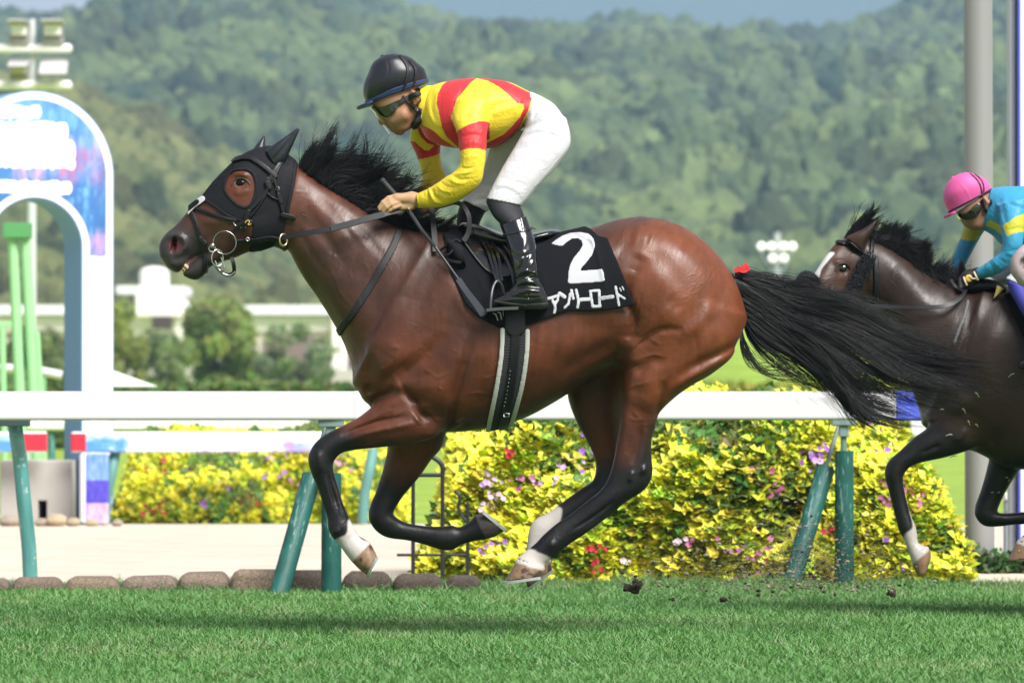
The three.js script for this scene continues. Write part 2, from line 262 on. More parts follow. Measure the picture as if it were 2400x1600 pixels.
// crowns for far woods: lumpy masses of foliage
function lumpy(r, detail, amp, f, s) { const g = new THREE.IcosahedronGeometry(r, detail), p = g.attributes.position, v = new THREE.Vector3(); for (let i = 0; i < p.count; i++) { v.fromBufferAttribute(p, i); const u = v.clone().normalize(), n = fbm(u.x * f + s, u.y * f, u.z * f) - 0.5; v.multiplyScalar(1 + amp * n * 2); p.setXYZ(i, v.x, v.y, v.z); } g.computeVertexNormals(); return g; }
const pwl = (tab, x) => { if (x <= tab[0][0]) return tab[0][1]; for (let i = 1; i < tab.length; i++) if (x <= tab[i][0]) { const t = (x - tab[i - 1][0]) / (tab[i][0] - tab[i - 1][0]); return mix(tab[i - 1][1], tab[i][1], t * t * (3 - 2 * t)); } return tab[tab.length - 1][1]; };
function hillSide(name, label, d0, d1, ridge, halfW, treeN, treeR, tint, bump, minX = -1e9, maxX = 1e9, sink = 5) {
  const height = (X, d) => { const t = clamp((d - d0) / (d1 - d0), 0, 1.15), h = pwl(ridge, X), s = Math.pow(Math.min(t, 1), 0.92); return Math.max(-2, h * s - sink * t + bump * (fbm(X / 60, d / 90, 3) - 0.5) * Math.min(1, t * 3) * (1 - t * 0.6) - (t > 1 ? (t - 1) * h * 1.2 : 0)); };
  const nx = 90, nd = 60, pos = [], idx = []; for (let i = 0; i <= nx; i++) for (let j = 0; j <= nd; j++) { const X = mix(-halfW, halfW, i / nx), d = mix(d0, d1 * 1.12, j / nd); pos.push(X, height(X, d), D0 - d); }
  for (let i = 0; i < nx; i++) for (let j = 0; j < nd; j++) { const a = i * (nd + 1) + j; idx.push(a, a + nd + 1, a + 1, a + 1, a + nd + 1, a + nd + 2); }
  const g = new THREE.BufferGeometry(); g.setAttribute('position', new THREE.Float32BufferAttribute(pos, 3)); g.setIndex(idx); g.computeVertexNormals(); struct('hill', g, M(0.05, 0.075, 0.03, 0.95));
  if (!treeN) return;
  const kinds = [0, 1, 2, 3].map((s) => lumpy(1, 3, 0.55, 2.1, s * 7.3)), per = Math.ceil(treeN / 4), m = new THREE.Matrix4(), q = new THREE.Quaternion(), e = new THREE.Euler(), c = new THREE.Color();
  const woods = new THREE.Group(); woods.name = numbered('woods'); scene.add(woods); tag(woods, label, 'woods'); woods.userData.kind = 'stuff';
  for (const k of kinds) {
    const im = new THREE.InstancedMesh(k, M(1, 1, 1, 0.95), per); im.name = 'crowns'; im.userData.kind = 'stuff'; im.castShadow = im.receiveShadow = true;
    for (let i = 0; i < per; i++) {
      let X, d; do { X = rr(-halfW, halfW) * 0.98; d = mix(d0, d1 * 1.04, Math.pow(rnd(), 0.8)); } while (X < minX || X > maxX || Math.abs(X) > d * 0.125 + 20);
      const pat = fbm(X / 45 + 3, d / 70, 9), r = treeR * rr(0.55, 1.25), tall = pat > 0.56 && rnd() < 0.5 ? 1.7 : rr(0.8, 1.2); e.set(rr(-0.2, 0.2), rr(0, 6.28), rr(-0.2, 0.2)); q.setFromEuler(e); m.compose(V(X, height(X, d) + r * 0.55 * tall, D0 - d), q, V(r, r * tall, r)); im.setMatrixAt(i, m);
      const t = clamp(fbm(X / 22, d / 36, 5) * 1.5 - 0.25 + gauss() * 0.16, 0, 1), dead = fbm(X / 22 + 40, d / 30, 2) > 0.70 && rnd() < 0.6;
      c.setRGB(mix(tint[0][0], tint[1][0], t), mix(tint[0][1], tint[1][1], t), mix(tint[0][2], tint[1][2], t)); if (dead) c.multiplyScalar(1.25); else if (fbm(X / 13 + 9, d / 24, 8) > 0.60) c.multiplyScalar(0.5); im.setColorAt(i, c);
    }
    woods.add(im);
  }
}
const ridgeM = (pts, d) => pts.map(([px, py]) => [(px - 1200) * d / F, CAMH + (HY - py) * d / F]);
hillSide('hill', 'hazy forested hill filling the background behind the whole race track', 560, 1750, ridgeM([[-900, 60], [-400, 30], [0, 34], [110, 46], [240, 52], [330, 56], [390, 26], [500, -50], [800, -50], [980, 30], [1100, 48], [1350, 58], [1660, 70], [1890, 84], [1965, 62], [2042, 30], [2200, -40], [2800, -90], [3400, -60]], 1750), 330, 36000, 3.3, [[0.020, 0.046, 0.024], [0.130, 0.170, 0.056]], 34);
hillSide('hill', 'paler nearer wooded slope rising at left behind the arch', 330, 760, ridgeM([[-900, 60], [-300, 140], [0, 178], [140, 200], [330, 260], [520, 380], [700, 500], [900, 640], [1100, 740], [1400, 800], [1700, 770], [2000, 730], [2400, 720], [3000, 640]], 760), 130, 9000, 2.2, [[0.045, 0.075, 0.026], [0.155, 0.165, 0.058]], 5, -1e9, 1e9, 3);
{ // the far blue range
  const d = 4300, tab = ridgeM([[-3000, 40], [-400, 0], [0, 4], [60, 16], [110, 70], [330, 55], [365, 12], [420, -20], [1000, -60], [1500, -70], [2100, -60], [4500, 10]], d), pos = [], idx = [], n = 120, W2 = 1300;
  for (let i = 0; i <= n; i++) { const X = mix(-W2, W2, i / n), h = pwl(tab, X) + 3 * (fbm(X / 60, 2, 1) - 0.5); for (let j = 0; j <= 12; j++) { const t = j / 12; pos.push(X + 14 * (fbm(X / 40, j, 4) - 0.5), h * Math.min(1, t * 1.15) * (1 - Math.max(0, t - 0.9) * 3) + 26 * (fbm(X / 90, j * 1.3, 7) - 0.5) * t * (1 - t) * 2, D0 - mix(3500, 4500, t)); } }
  for (let i = 0; i < n; i++) for (let j = 0; j < 12; j++) { const a = i * 13 + j; idx.push(a, a + 13, a + 1, a + 1, a + 13, a + 14); }
  const g = new THREE.BufferGeometry(); g.setAttribute('position', new THREE.Float32BufferAttribute(pos, 3)); g.setIndex(idx); g.computeVertexNormals(); struct('mountain', g, M(0.05, 0.08, 0.045, 0.95));
}
// ---------- rails, posts, kerb stones ----------
const scuff = (base, n) => noiseTex(256, (i, j) => { const s = fbm(i / 5, j / 22, n), t = fbm(i / 40, j / 30, n + 3), k = (0.82 + 0.36 * t) * 255, w = s > 0.70 && t > 0.5 ? 1 : 0; return [0, 1, 2].map((q) => clamp(mix(base[q] * k, 205, w * 0.75), 0, 255)); }, true);
const teal = M(0.46, 0.50, 0.50, 0.6, { bumpMap: noiseTex(128, (i, j) => { const v = 255 * fbm(i / 7, j / 7, 3); return [v, v, v]; }), bumpScale: 0.002, map: scuff([0.11, 0.45, 0.41], 2) }), tealPale = M(0.8, 0.8, 0.8, 0.55, { map: scuff([0.30, 0.56, 0.54], 7) }), white = M(0.62, 0.61, 0.63, 0.45), darkMetal = M(0.03, 0.06, 0.055, 0.5);
const railZ = (X) => -4.95 - 0.32 * (X + 0.9) / 2.7;      // the rail runs slightly away to the right
{
  const prof = new THREE.Shape(), w = 0.062, h = 0.073; prof.moveTo(-w, -h + 0.02); prof.quadraticCurveTo(-w, -h, -w + 0.02, -h); prof.lineTo(w - 0.05, -h); prof.quadraticCurveTo(w, -h, w, -h + 0.06); prof.lineTo(w, h - 0.045); prof.quadraticCurveTo(w, h, w - 0.05, h); prof.lineTo(-w + 0.04, h); prof.quadraticCurveTo(-w, h, -w, h - 0.04);
  const seg = (x0, x1, mat, name, par, s = 1) => { const a = V(x0, 0.951, railZ(x0)), b = V(x1, 0.951, railZ(x1)), L = a.distanceTo(b), g = new THREE.ExtrudeGeometry(prof, { depth: L, bevelEnabled: false, curveSegments: 10, steps: 1 }); g.scale(s, s, 1); const u = b.clone().sub(a).normalize(), z = u, y = V(0, 1, 0), x = y.clone().cross(z).normalize(); g.applyMatrix4(new THREE.Matrix4().makeBasis(x.negate().negate(), y, z)); g.translate(a.x, a.y, a.z); return mesh(name, W(g), mat, par); };
  const r = thing('running_rail', 'white running rail on teal padded posts behind the bay horse', 'rail', V(0, 0, railZ(0)));
  seg(-4.2, -0.79, white, 'rail_bar', r); seg(-0.786, 1.98, white, 'rail_bar', r); seg(2.1, 5.5, white, 'rail_bar', r); seg(-0.80, -0.776, M(0.6, 0.6, 0.62, 0.5), 'joint_sleeve', r, 1.02);
  const ad = noiseTex(256, (i, j) => { const n = fbm(i / 40, j / 22, 3), k = fbm(i / 18 + 30, j / 12, 8); let c = [40 + 60 * n, 50 + 70 * n, 165 + 60 * n]; if (Math.abs(i % 128 - 62) < 7 && k > 0.35) c = [225, 90, 160]; return c.map((v) => clamp(v, 0, 255)); }, true); ad.repeat.set(2, 2);
  seg(1.95, 2.14, new THREE.MeshStandardMaterial({ map: ad, roughness: 0.5 }), 'printed_sleeve', r, 1.05);
  const P = (px, py, d) => at(px, py, d);
  const post = (px, d, pyTop, brace) => { // thin post in a bracket, foam sleeve below
    const g0 = P(px, 1395, d); mesh('post', W(rod(V(g0.x, 0, g0.z), V(g0.x, 0.885, g0.z), 0.016, 0.016, 12)), M(0.12, 0.22, 0.20, 0.5), r); mesh('bracket', W(join([box(0.13, 0.035, 0.09, g0.x, 0.862, g0.z), box(0.05, 0.07, 0.06, g0.x, 0.82, g0.z)])), M(0.22, 0.30, 0.29, 0.5, { metalness: 0.3 }), r);
    const top = P(px, pyTop, d).y, g = new THREE.CylinderGeometry(0.049, 0.052, top + 0.03, 28, 1, false); g.translate(g0.x + 0.003, top / 2 - 0.015, g0.z); mesh('foam_sleeve', W(g), teal, r);
    if (brace) { const a = P(brace[0], brace[1], d + 0.35), b = P(brace[2], brace[3], d - 0.0), z0 = 0.25; a.z += 0; b.z = g0.z - 0.1; a.z = g0.z + z0; mesh('foam_sleeve', W(join([rod(a, b, 0.05, 0.05, 24)])), teal, r); const u = b.clone().sub(a).normalize(); mesh('brace', W(rod(b.clone().addScaledVector(u, -0.05), b.clone().addScaledVector(u, 0.36), 0.012, 0.012, 10)), M(0.1, 0.16, 0.15, 0.5), r); }
  };
  post(775, 26.95, 1108, [660, 1400, 728, 1118]); post(1978, 28.15, 1056, [1836, 1374, 1938, 1100]);
  for (const [a, b, d] of [[36, 72, 28.9], [2098, 2122, 29.6]]) mesh('curved_post', W(tube([P(a - 4, 985, d - 0.15), P(a, 1010, d - 0.15), P(a + 10, 1080, d), P(mix(a, b, 0.55), 1180, d), P(mix(a, b, 0.85), 1280, d), P(b, 1400, d)], 0.040, 40, 20)), tealPale, r);
  mesh('curved_post_head', W(join([box(0.16, 0.05, 0.10, P(36, 985, 28.75).x, P(36, 988, 28.75).y, P(0, 0, 28.7).z)])), darkMetal, r);
}
{ // rounded kerb stones along the left edge of the turf
  const stoneTex = noiseTex(256, (i, j) => { const a = hash3(i >> 1, j >> 1, 3), n = fbm(i / 9, j / 9, 5), v = 0.45 + 0.5 * n + 0.35 * (a - 0.5); return [v * 172 + 20 * a, v * 164, v * 150].map((k) => clamp(k, 0, 255)); }, true);
  const mats = [0, 1, 2].map((i) => new THREE.MeshStandardMaterial({ map: stoneTex, roughness: 0.9, color: col(1.0, 1.0, 0.97 - i * 0.05), bumpMap: stoneTex, bumpScale: 0.006 }));
  const mossy = new THREE.MeshStandardMaterial({ map: stoneTex, roughness: 0.95, color: col(0.36, 0.37, 0.35), bumpMap: stoneTex, bumpScale: 0.008 });
  const edges = [-66, 29, 150, 284, 418, 540, 668, 800, 920, 1040, 1130];
  for (let i = 0; i < edges.length - 1; i++) {
    const d = 27.35 + 0.05 * Math.sin(i * 2.1), a = at(edges[i], 0, d).x, b = at(edges[i + 1], 0, d).x, h = [0.075, 0.08, 0.085, 0.09, 0.105, 0.125, 0.115, 0.11, 0.10, 0.09][i] - 0.002, g = new RoundedBoxGeometry(b - a - 0.006, h * 2, 0.24, 6, 0.055), p = g.attributes.position;
    for (let k = 0; k < p.count; k++) { const x = p.getX(k), y = p.getY(k), z = p.getZ(k), n = fbm(x * 9 + i * 5, y * 9, z * 9) - 0.5; p.setXYZ(k, x * (1 + n * 0.05), y + n * 0.03 - Math.pow(Math.abs(2 * x / (b - a)), 3) * 0.015, z + n * 0.03); } g.computeVertexNormals(); g.translate((a + b) / 2, 0, D0 - d);
    const where = i < 6 ? `rough brown kerb stone on the turf edge, ${['first', 'second', 'third', 'fourth', 'fifth', 'sixth'][i]} from the left frame edge` : `dark mossy kerb stone behind the galloping front legs, ${['just left of the padded post', 'just right of the padded post', 'beside the black railing', 'at the flower bank'][i - 6]}`;
    tag(mesh(numbered('kerb_stone'), g, i < 6 ? mats[i % 3] : mossy, scene), where, 'stone', 'kerb stones along the turf edge');
  }
}
// ---------- flower banks ----------
function leafRosette(n, spread, size, seedN) { const pos = [], idx = []; seed = seedN; for (let i = 0; i < n; i++) { const a = rr(0, 6.28), e = rr(0.1, 1.2), r = size * rr(0.7, 1.2), c = V(Math.cos(a) * Math.cos(e), Math.sin(e), Math.sin(a) * Math.cos(e)), s = c.clone().cross(V(rr(-0.45, 0.45), 1, rr(-0.45, 0.45))).normalize(), u = s.clone().cross(c).normalize(), o = V(gauss(), gauss(), gauss()).multiplyScalar(spread), b = pos.length / 3;
    for (const [l, w, k] of [[0, 0, 0], [0.45, -0.36, 0.08], [0.45, 0.36, 0.08], [0.5, 0, -0.02], [1, 0, -0.12]]) { const q = o.clone().addScaledVector(c, l * r).addScaledVector(s, w * r).addScaledVector(u, k * r); pos.push(q.x, q.y, q.z); } idx.push(b, b + 1, b + 3, b, b + 3, b + 2, b + 1, b + 4, b + 3, b + 3, b + 4, b + 2); }
  const g = new THREE.BufferGeometry(); g.setAttribute('position', new THREE.Float32BufferAttribute(pos, 3)); g.setIndex(idx); const h = g.toNonIndexed(); h.computeVertexNormals(); return h; }
const leafMat = () => MV(0.6, { vertexColors: false, side: THREE.DoubleSide, transmission: 0.2, thickness: 0 });
function bloom(petals, r, cup) { const L = []; for (let i = 0; i < petals; i++) { const g = new THREE.CircleGeometry(r * 0.52, 7); g.scale(1, 0.85, 1); g.translate(r * 0.5, 0, 0); g.rotateY(-cup); g.rotateZ(i * 6.283 / petals); L.push(g); } const c = new THREE.SphereGeometry(r * 0.18, 8, 6); L.push(c); return join(L); }
function flowerBank(name, label, x0, x1, zf, depth, height, opt) {
  const t = thing(name, label, 'flower bed', V((x0 + x1) / 2, 0, zf - depth / 2));
  const topH = (u) => height * Math.min(1, opt.left ? sstep(-0.02, opt.left, u) : 1) * (opt.right ? Math.pow(sstep(1.03, 1 - opt.right, u), 0.65) : 1);
  // a point of the bank's front and top: u along it, v from the ground to the crest
  const skin = (u, v) => { const X = mix(x0, x1, u), n = (fbm(X * 2.6, v * 2.8, 4) - 0.5) * 2.5, h = topH(u), y = h * Math.min(1, v * 1.15) + n * 0.10 * Math.min(1, h * 2), z = zf - depth * (0.10 * v + 0.55 * Math.pow(v, 4)) + n * 0.22 + 0.05 * Math.sin(X * 5 + v * 4); return V(X, Math.max(0, y), z); };
  const pos = [], idx = [], NU = 90, NV = 20; for (let i = 0; i <= NU; i++) for (let j = 0; j <= NV + 1; j++) { const p = j <= NV ? skin(i / NU, j / NV) : V(mix(x0, x1, i / NU), 0, zf - depth); if (j <= NV) p.z -= 0.06; pos.push(p.x, p.y * 0.95 - 0.01, p.z); } for (let i = 0; i < NU; i++) for (let j = 0; j <= NV; j++) { const a = i * (NV + 2) + j; idx.push(a, a + NV + 2, a + 1, a + 1, a + NV + 2, a + NV + 3); }
  const base = new THREE.BufferGeometry(); base.setAttribute('position', new THREE.Float32BufferAttribute(pos, 3)); base.setIndex(idx); base.computeVertexNormals(); mesh('planting_mound', W(base), M(0.13, 0.16, 0.03, 1), t);
  const m = new THREE.Matrix4(), q = new THREE.Quaternion(), e = new THREE.Euler(), c = new THREE.Color(); t.updateWorldMatrix(true, false); const inv = t.matrixWorld.clone().invert();
  const patch = (p) => fbm(p.x * 1.7 + opt.s, p.y * 2.6, opt.s) * 0.75 + vnoise(p.x * 6, p.y * 7, opt.s) * 0.25;
  const sow = (nm, geo, n, want, colour, sz, lift) => { const im = new THREE.InstancedMesh(geo, leafMat(), n); im.name = nm; im.userData.kind = 'stuff'; im.castShadow = im.receiveShadow = true; let k = 0, tries = 0; while (k < n && tries++ < n * 30) { const p = skin(rnd(), Math.pow(rnd(), 0.85)); if (p.y < 0.02 && rnd() < 0.5) continue; if (!want(patch(p), p)) continue; p.add(V(gauss() * 0.02, gauss() * 0.02 + lift, Math.abs(gauss()) * 0.03)); e.set(rr(0.3, 1.3), rr(-0.8, 0.8), rr(-0.5, 0.5)); q.setFromEuler(e); const s = sz * rr(0.65, 1.25); m.compose(p, q, V(s, s, s)); m.premultiply(inv); im.setMatrixAt(k, m); colour(c, p); im.setColorAt(k, c); k++; } im.count = k; t.add(im); };
  sow('green_leaves', leafRosette(7, 0.010, 0.05, 11 + opt.s), opt.nGreen, (n) => n < opt.cut + 0.06 * gauss() || rnd() < 0.10, (c) => c.setRGB(rr(0.06, 0.16), rr(0.14, 0.26), rr(0.012, 0.04)), opt.sz, 0);
  sow('lime_leaves', leafRosette(6, 0.008, 0.05, 12 + opt.s), opt.nLime, (n) => n > opt.cut - 0.05 + 0.05 * gauss(), (c) => c.setRGB(rr(0.36, 0.62), rr(0.44, 0.64), rr(0.015, 0.05)), opt.sz, 0);
  sow('yellow_leaves', leafRosette(8, 0.007, 0.042, 13 + opt.s), opt.nYellow, (n) => n > opt.cut + 0.02 + 0.03 * gauss(), (c) => c.setRGB(rr(0.86, 0.95), rr(0.83, 0.93), rr(0.04, 0.12)), opt.sz, 0.012);
  const kinds = opt.blooms, geos = [bloom(5, 0.030, 0.35), bloom(6, 0.024, 0.5), bloom(5, 0.036, 0.2)];
  for (const [nm, colr, list] of kinds) { const mats = [0.85, 1, 1.12].map((k) => new THREE.MeshStandardMaterial({ color: col(Math.min(1, colr[0] * k), colr[1] * k, Math.min(1, colr[2] * k)), roughness: 0.7, side: THREE.DoubleSide })); for (const [px, py, n, sp] of list) for (let i = 0; i < n; i++) { const X = (px + gauss() * sp - 1200) * opt.d / F, yy = CAMH + (HY - (py + gauss() * sp * 0.7)) * opt.d / F, u = (X - x0) / (x1 - x0); if (u < 0.01 || u > 0.99) continue; const h = topH(u), v = clamp(yy / Math.max(0.1, h) / 1.15, 0.02, 1), p = skin(u, v); const b = new THREE.Mesh(geos[i % 3], mats[i % 3]); b.name = nm; b.castShadow = b.receiveShadow = true; b.position.copy(V(X, Math.max(0.03, Math.min(yy, h + 0.06)), p.z + 0.125 + 0.03 * rnd()).applyMatrix4(inv)); b.rotation.set(rr(-0.7, 0.1), rr(-0.6, 0.6), rr(0, 6)); const s = rr(0.8, 1.2) * opt.bs; b.scale.set(s, s, s); t.add(b); } }
}
seed = 777;
flowerBank('flower_bank', 'large sloping bank of yellow and lime foliage with scattered blooms behind the rail', -0.45, 2.42, -6.45, 2.6, 0.93, { d: 28.6, s: 3, left: 0.10, right: 0.16, cut: 0.44, nGreen: 5200, nLime: 6500, nYellow: 10500, sz: 1.42, bs: 0.5, blooms: [
  ['red_bloom', [0.42, 0.012, 0.03], [[1180, 1005, 7, 18], [1195, 1060, 6, 12], [1255, 985, 4, 16], [1730, 1000, 9, 20], [1760, 990, 4, 10], [1790, 1030, 4, 12], [1395, 1285, 6, 12], [1390, 1320, 4, 10], [1940, 1240, 6, 12], [1960, 1270, 5, 10], [1640, 985, 3, 10]]],
  ['violet_bloom', [0.30, 0.10, 0.52], [[1360, 1035, 6, 22], [1380, 1110, 5, 14], [1900, 1060, 12, 26], [1935, 1050, 5, 14], [2085, 1015, 4, 18], [2080, 1062, 5, 10], [1160, 1275, 3, 10], [1130, 1290, 3, 10], [2150, 1100, 2, 8], [2080, 1265, 2, 8], [2110, 1325, 2, 4], [1180, 1270, 2, 8]]],
  ['lilac_bloom', [0.55, 0.36, 0.62], [[1910, 1075, 9, 24], [1345, 1085, 7, 20], [1300, 1120, 5, 25], [1140, 1130, 8, 16], [1155, 1170, 7, 14], [1240, 1115, 5, 20], [1610, 1030, 5, 14], [2110, 1040, 3, 14]]],
  ['pink_bloom', [0.42, 0.12, 0.25], [[1790, 1120, 8, 22], [1815, 1150, 6, 12], [1760, 1100, 4, 16], [1775, 1280, 9, 26], [1790, 1300, 6, 14], [1740, 1330, 4, 20], [1700, 1270, 5, 20], [2080, 1135, 6, 18], [2150, 1165, 5, 16], [2060, 1165, 5, 16], [2135, 1140, 4, 14], [1230, 1135, 6, 24], [1610, 1275, 3, 10], [1660, 1020, 3, 12], [1850, 1250, 4, 20]]],
  ['white_bloom', [0.62, 0.5, 0.55], [[1140, 1130, 6, 14], [1150, 1180, 5, 12], [1585, 1260, 4, 12], [1470, 1310, 3, 10], [1610, 1030, 3, 10]]]] });
flowerBank('flower_bed', 'low blurred bed of yellow flowers beyond the sand path at left', -3.12, -0.85, -20.15, 1.8, 0.66, { d: 42.3, s: 8, left: 0.08, right: 0.08, cut: 0.43, nGreen: 2200, nLime: 2800, nYellow: 6500, sz: 1.3, bs: 0.62, blooms: [
  ['violet_bloom', [0.34, 0.16, 0.5], [[520, 1095, 5, 14], [660, 1075, 6, 16], [640, 1120, 4, 14], [485, 1180, 4, 12], [450, 1110, 4, 14], [510, 1135, 4, 14]]], ['red_bloom', [0.36, 0.04, 0.03], [[375, 1090, 5, 14], [590, 1170, 5, 16], [380, 1190, 4, 14], [365, 1195, 4, 12]]], ['pink_bloom', [0.6, 0.3, 0.4], [[810, 1100, 6, 14], [820, 1080, 4, 12], [800, 1065, 4, 12], [700, 1125, 4, 10]]]] });
seed = 4242;
// ---------- hedge, small trees, white building ----------
function leafCloud(n, fn, size, ng) { const im = new THREE.InstancedMesh(leafRosette(ng ?? 7, size * 0.35, size, 21), leafMat(), n), m = new THREE.Matrix4(), q = new THREE.Quaternion(), e = new THREE.Euler(), c = new THREE.Color(); for (let i = 0; i < n; i++) { const p = fn(c); e.set(rr(0, 6.28), rr(0, 6.28), rr(0, 6.28)); q.setFromEuler(e); const s = rr(0.7, 1.3); m.compose(p, q, V(s, s, s)); im.setMatrixAt(i, m); im.setColorAt(i, c); } im.castShadow = im.receiveShadow = true; im.userData.kind = 'stuff'; return im; }
{
  const hg = thing('hedge', 'long low clipped hedge running across behind the lawn', 'hedge', V(0, 0, -80)); const L = 30, h = 1.2;
  mesh('hedge_core', box(L, h * 0.94, 0.9, 0, h * 0.47, 0, 0.1), M(0.04, 0.07, 0.015, 1), hg);
  const f = leafCloud(9000, (c) => { const X = rr(-L / 2, L / 2), top = rnd() < 0.35, right = sstep(1, 5, X); c.setRGB(mix(rr(0.07, 0.16), rr(0.24, 0.36), right), mix(rr(0.14, 0.24), rr(0.30, 0.40), right), rr(0.02, 0.05)); return V(X, top ? h * rr(0.9, 1.02) : h * rnd(), top ? rr(-0.45, 0.45) : 0.45 + gauss() * 0.03); }, 0.11); f.name = 'foliage'; hg.add(f);
}
function smallTree(name, label, px, w, pyTop, d, tint, n, lean = 0) {
  const b = at(px, 0, d).x, h = CAMH + (HY - pyTop) * d / F, r = w * d / F / 2, t = thing(name, label, 'tree', V(b, 0, D0 - d), 'small trees before the white building');
  const trunk = [rod(V(0, 0, 0), V(0.02, h * 0.45, 0), 0.09, 0.06, 10)]; for (let i = 0; i < 6; i++) { const a = i * 1.05; trunk.push(rod(V(0.01, h * (0.25 + i * 0.04), 0), V(Math.cos(a) * r * 0.6, h * (0.5 + 0.05 * (i % 3)), Math.sin(a) * r * 0.6), 0.035, 0.012, 6)); } mesh('trunk', join(trunk), M(0.09, 0.065, 0.045, 0.95), t);
  const clumps = []; for (let i = 0; i < 26; i++) { const v = rnd(), rad = r * Math.sqrt(1 - Math.pow(Math.abs(v * 1.9 - 0.85) / 1.1, 2)) * rr(0.35, 0.95), a = rr(0, 6.28); clumps.push([V(Math.cos(a) * rad + lean * v, h * (0.16 + 0.78 * v), Math.sin(a) * rad), rr(0.22, 0.42) * r, rr(0.7, 1.15)]); }
  const f = leafCloud(n, (c) => { const k = clumps[Math.floor(rnd() * clumps.length)], dir = V(gauss(), gauss(), gauss()).normalize(), q = k[0].clone().addScaledVector(dir, k[1] * Math.pow(rnd(), 0.4)); c.setRGB(tint[0] * k[2] * rr(0.7, 1.2), tint[1] * k[2] * rr(0.7, 1.2), tint[2] * rr(0.7, 1.2)); q.y = Math.max(0.15, q.y); return q; }, r * 0.085, 6); f.name = 'crown'; t.add(f);
}
smallTree('broadleaf_tree', 'full round green tree in front of the long white wall', 505, 225, 708, 240, [0.27, 0.36, 0.065], 7000); smallTree('broadleaf_tree', 'yellow green tree at the right side of the white arch pillar', 285, 160, 700, 215, [0.34, 0.40, 0.07], 4200); smallTree('broadleaf_tree', 'sparse grey green tree with gaps near the chest of the bay horse', 690, 190, 762, 235, [0.22, 0.30, 0.11], 2600); smallTree('broadleaf_tree', 'low bushy tree below the white roof tower', 380, 150, 780, 225, [0.24, 0.33, 0.10], 2600); smallTree('broadleaf_tree', 'round tree partly hidden by the front rail and the green posts', 90, 200, 780, 230, [0.19, 0.26, 0.06], 2600);
{ // a grassy bank that rises behind the hedge on the right
  const pos = [], idx = [], n = 60; for (let i = 0; i <= n; i++) for (let j = 0; j <= 14; j++) { const X = mix(-3, 42, i / n), d = mix(118, 185, j / 14), t = j / 14, up = sstep(-3, 6, X); pos.push(X, (3.35 * Math.pow(Math.sin(Math.min(1, t * 1.1) * 1.5708), 0.9) * up + 0.25 * (fbm(X / 3, d / 8, 2) - 0.5)) * (t > 0.93 ? 0.8 : 1), D0 - d); }
  for (let i = 0; i < n; i++) for (let j = 0; j < 14; j++) { const a = i * 15 + j; idx.push(a, a + 15, a + 1, a + 1, a + 15, a + 16); }
  const g = new THREE.BufferGeometry(); g.setAttribute('position', new THREE.Float32BufferAttribute(pos, 3)); g.setIndex(idx); g.computeVertexNormals(); const u = new Float32Array(pos.length / 3 * 2); for (let i = 0; i < u.length / 2; i++) { u[i * 2] = pos[i * 3] / 7; u[i * 2 + 1] = pos[i * 3 + 2] / 7; } g.setAttribute('uv', new THREE.BufferAttribute(u, 2)); struct('grass_bank', g, new THREE.MeshStandardMaterial({ map: lawnTex, roughness: 0.95 }));
}
{ // wide white stable building with a roof tower
  const d = 330, s = d / F, B = thing('white_building', 'long white low building with a domed roof tower behind the trees', 'building', V(at(400, 0, d).x, 0, D0 - d)), wall = M(0.92, 0.88, 0.83, 0.85), roofM = M(0.8, 0.8, 0.84, 0.7), dark = M(0.06, 0.045, 0.04, 0.9);
  const R = (x0, y0, x1, y1, dz, th) => { const a = at(x0, y0, d), b = at(x1, y1, d); return W(box(b.x - a.x, a.y - b.y, th, (a.x + b.x) / 2, (a.y + b.y) / 2, a.z + dz, 0.04)); };
  mesh('wall', R(-600, 738, 1010, 960, -3, 6), M(0.85, 0.76, 0.69, 0.9), B); mesh('roof', R(-600, 716, 1010, 738, -2.6, 7.6), roofM, B); mesh('eaves_band', R(-600, 742, 1010, 776, 0.15, 0.5), wall, B);
  mesh('tower', R(318, 700, 432, 950, -1, 5), wall, B); mesh('tower_roof', R(278, 672, 438, 690, -1, 7), roofM, B); mesh('tower_wall', R(325, 690, 430, 742, 0.6, 4), wall, B);
  const tk = at(358, 672, d), g = new THREE.CylinderGeometry(34 * s, 34 * s, 34 * s, 28); g.translate(tk.x, tk.y + 17 * s, tk.z - 1); const dm = new THREE.SphereGeometry(34 * s, 28, 12, 0, 6.2832, 0, 1.5708); dm.scale(1, 0.42, 1); dm.translate(tk.x, tk.y + 34 * s, tk.z - 1); mesh('roof_dome', W(join([g, dm])), wall, B);
  mesh('opening', R(362, 742, 410, 772, 2.7, 0.5), dark, B); for (let i = 0; i < 2; i++) { const x = 620 + i * 190; mesh('opening', R(x, 790, x + 120, 860, 0.2, 0.5), M(0.20, 0.15, 0.13, 0.9), B); } for (const x of [780, 800, 850]) mesh('pillar', R(x, 745, x + 14, 960, 1.2, 0.6), wall, B);
  mesh('low_wall', R(-600, 866, 1010, 940, 2.4, 0.4), M(0.45, 0.42, 0.38, 0.9), B);
}
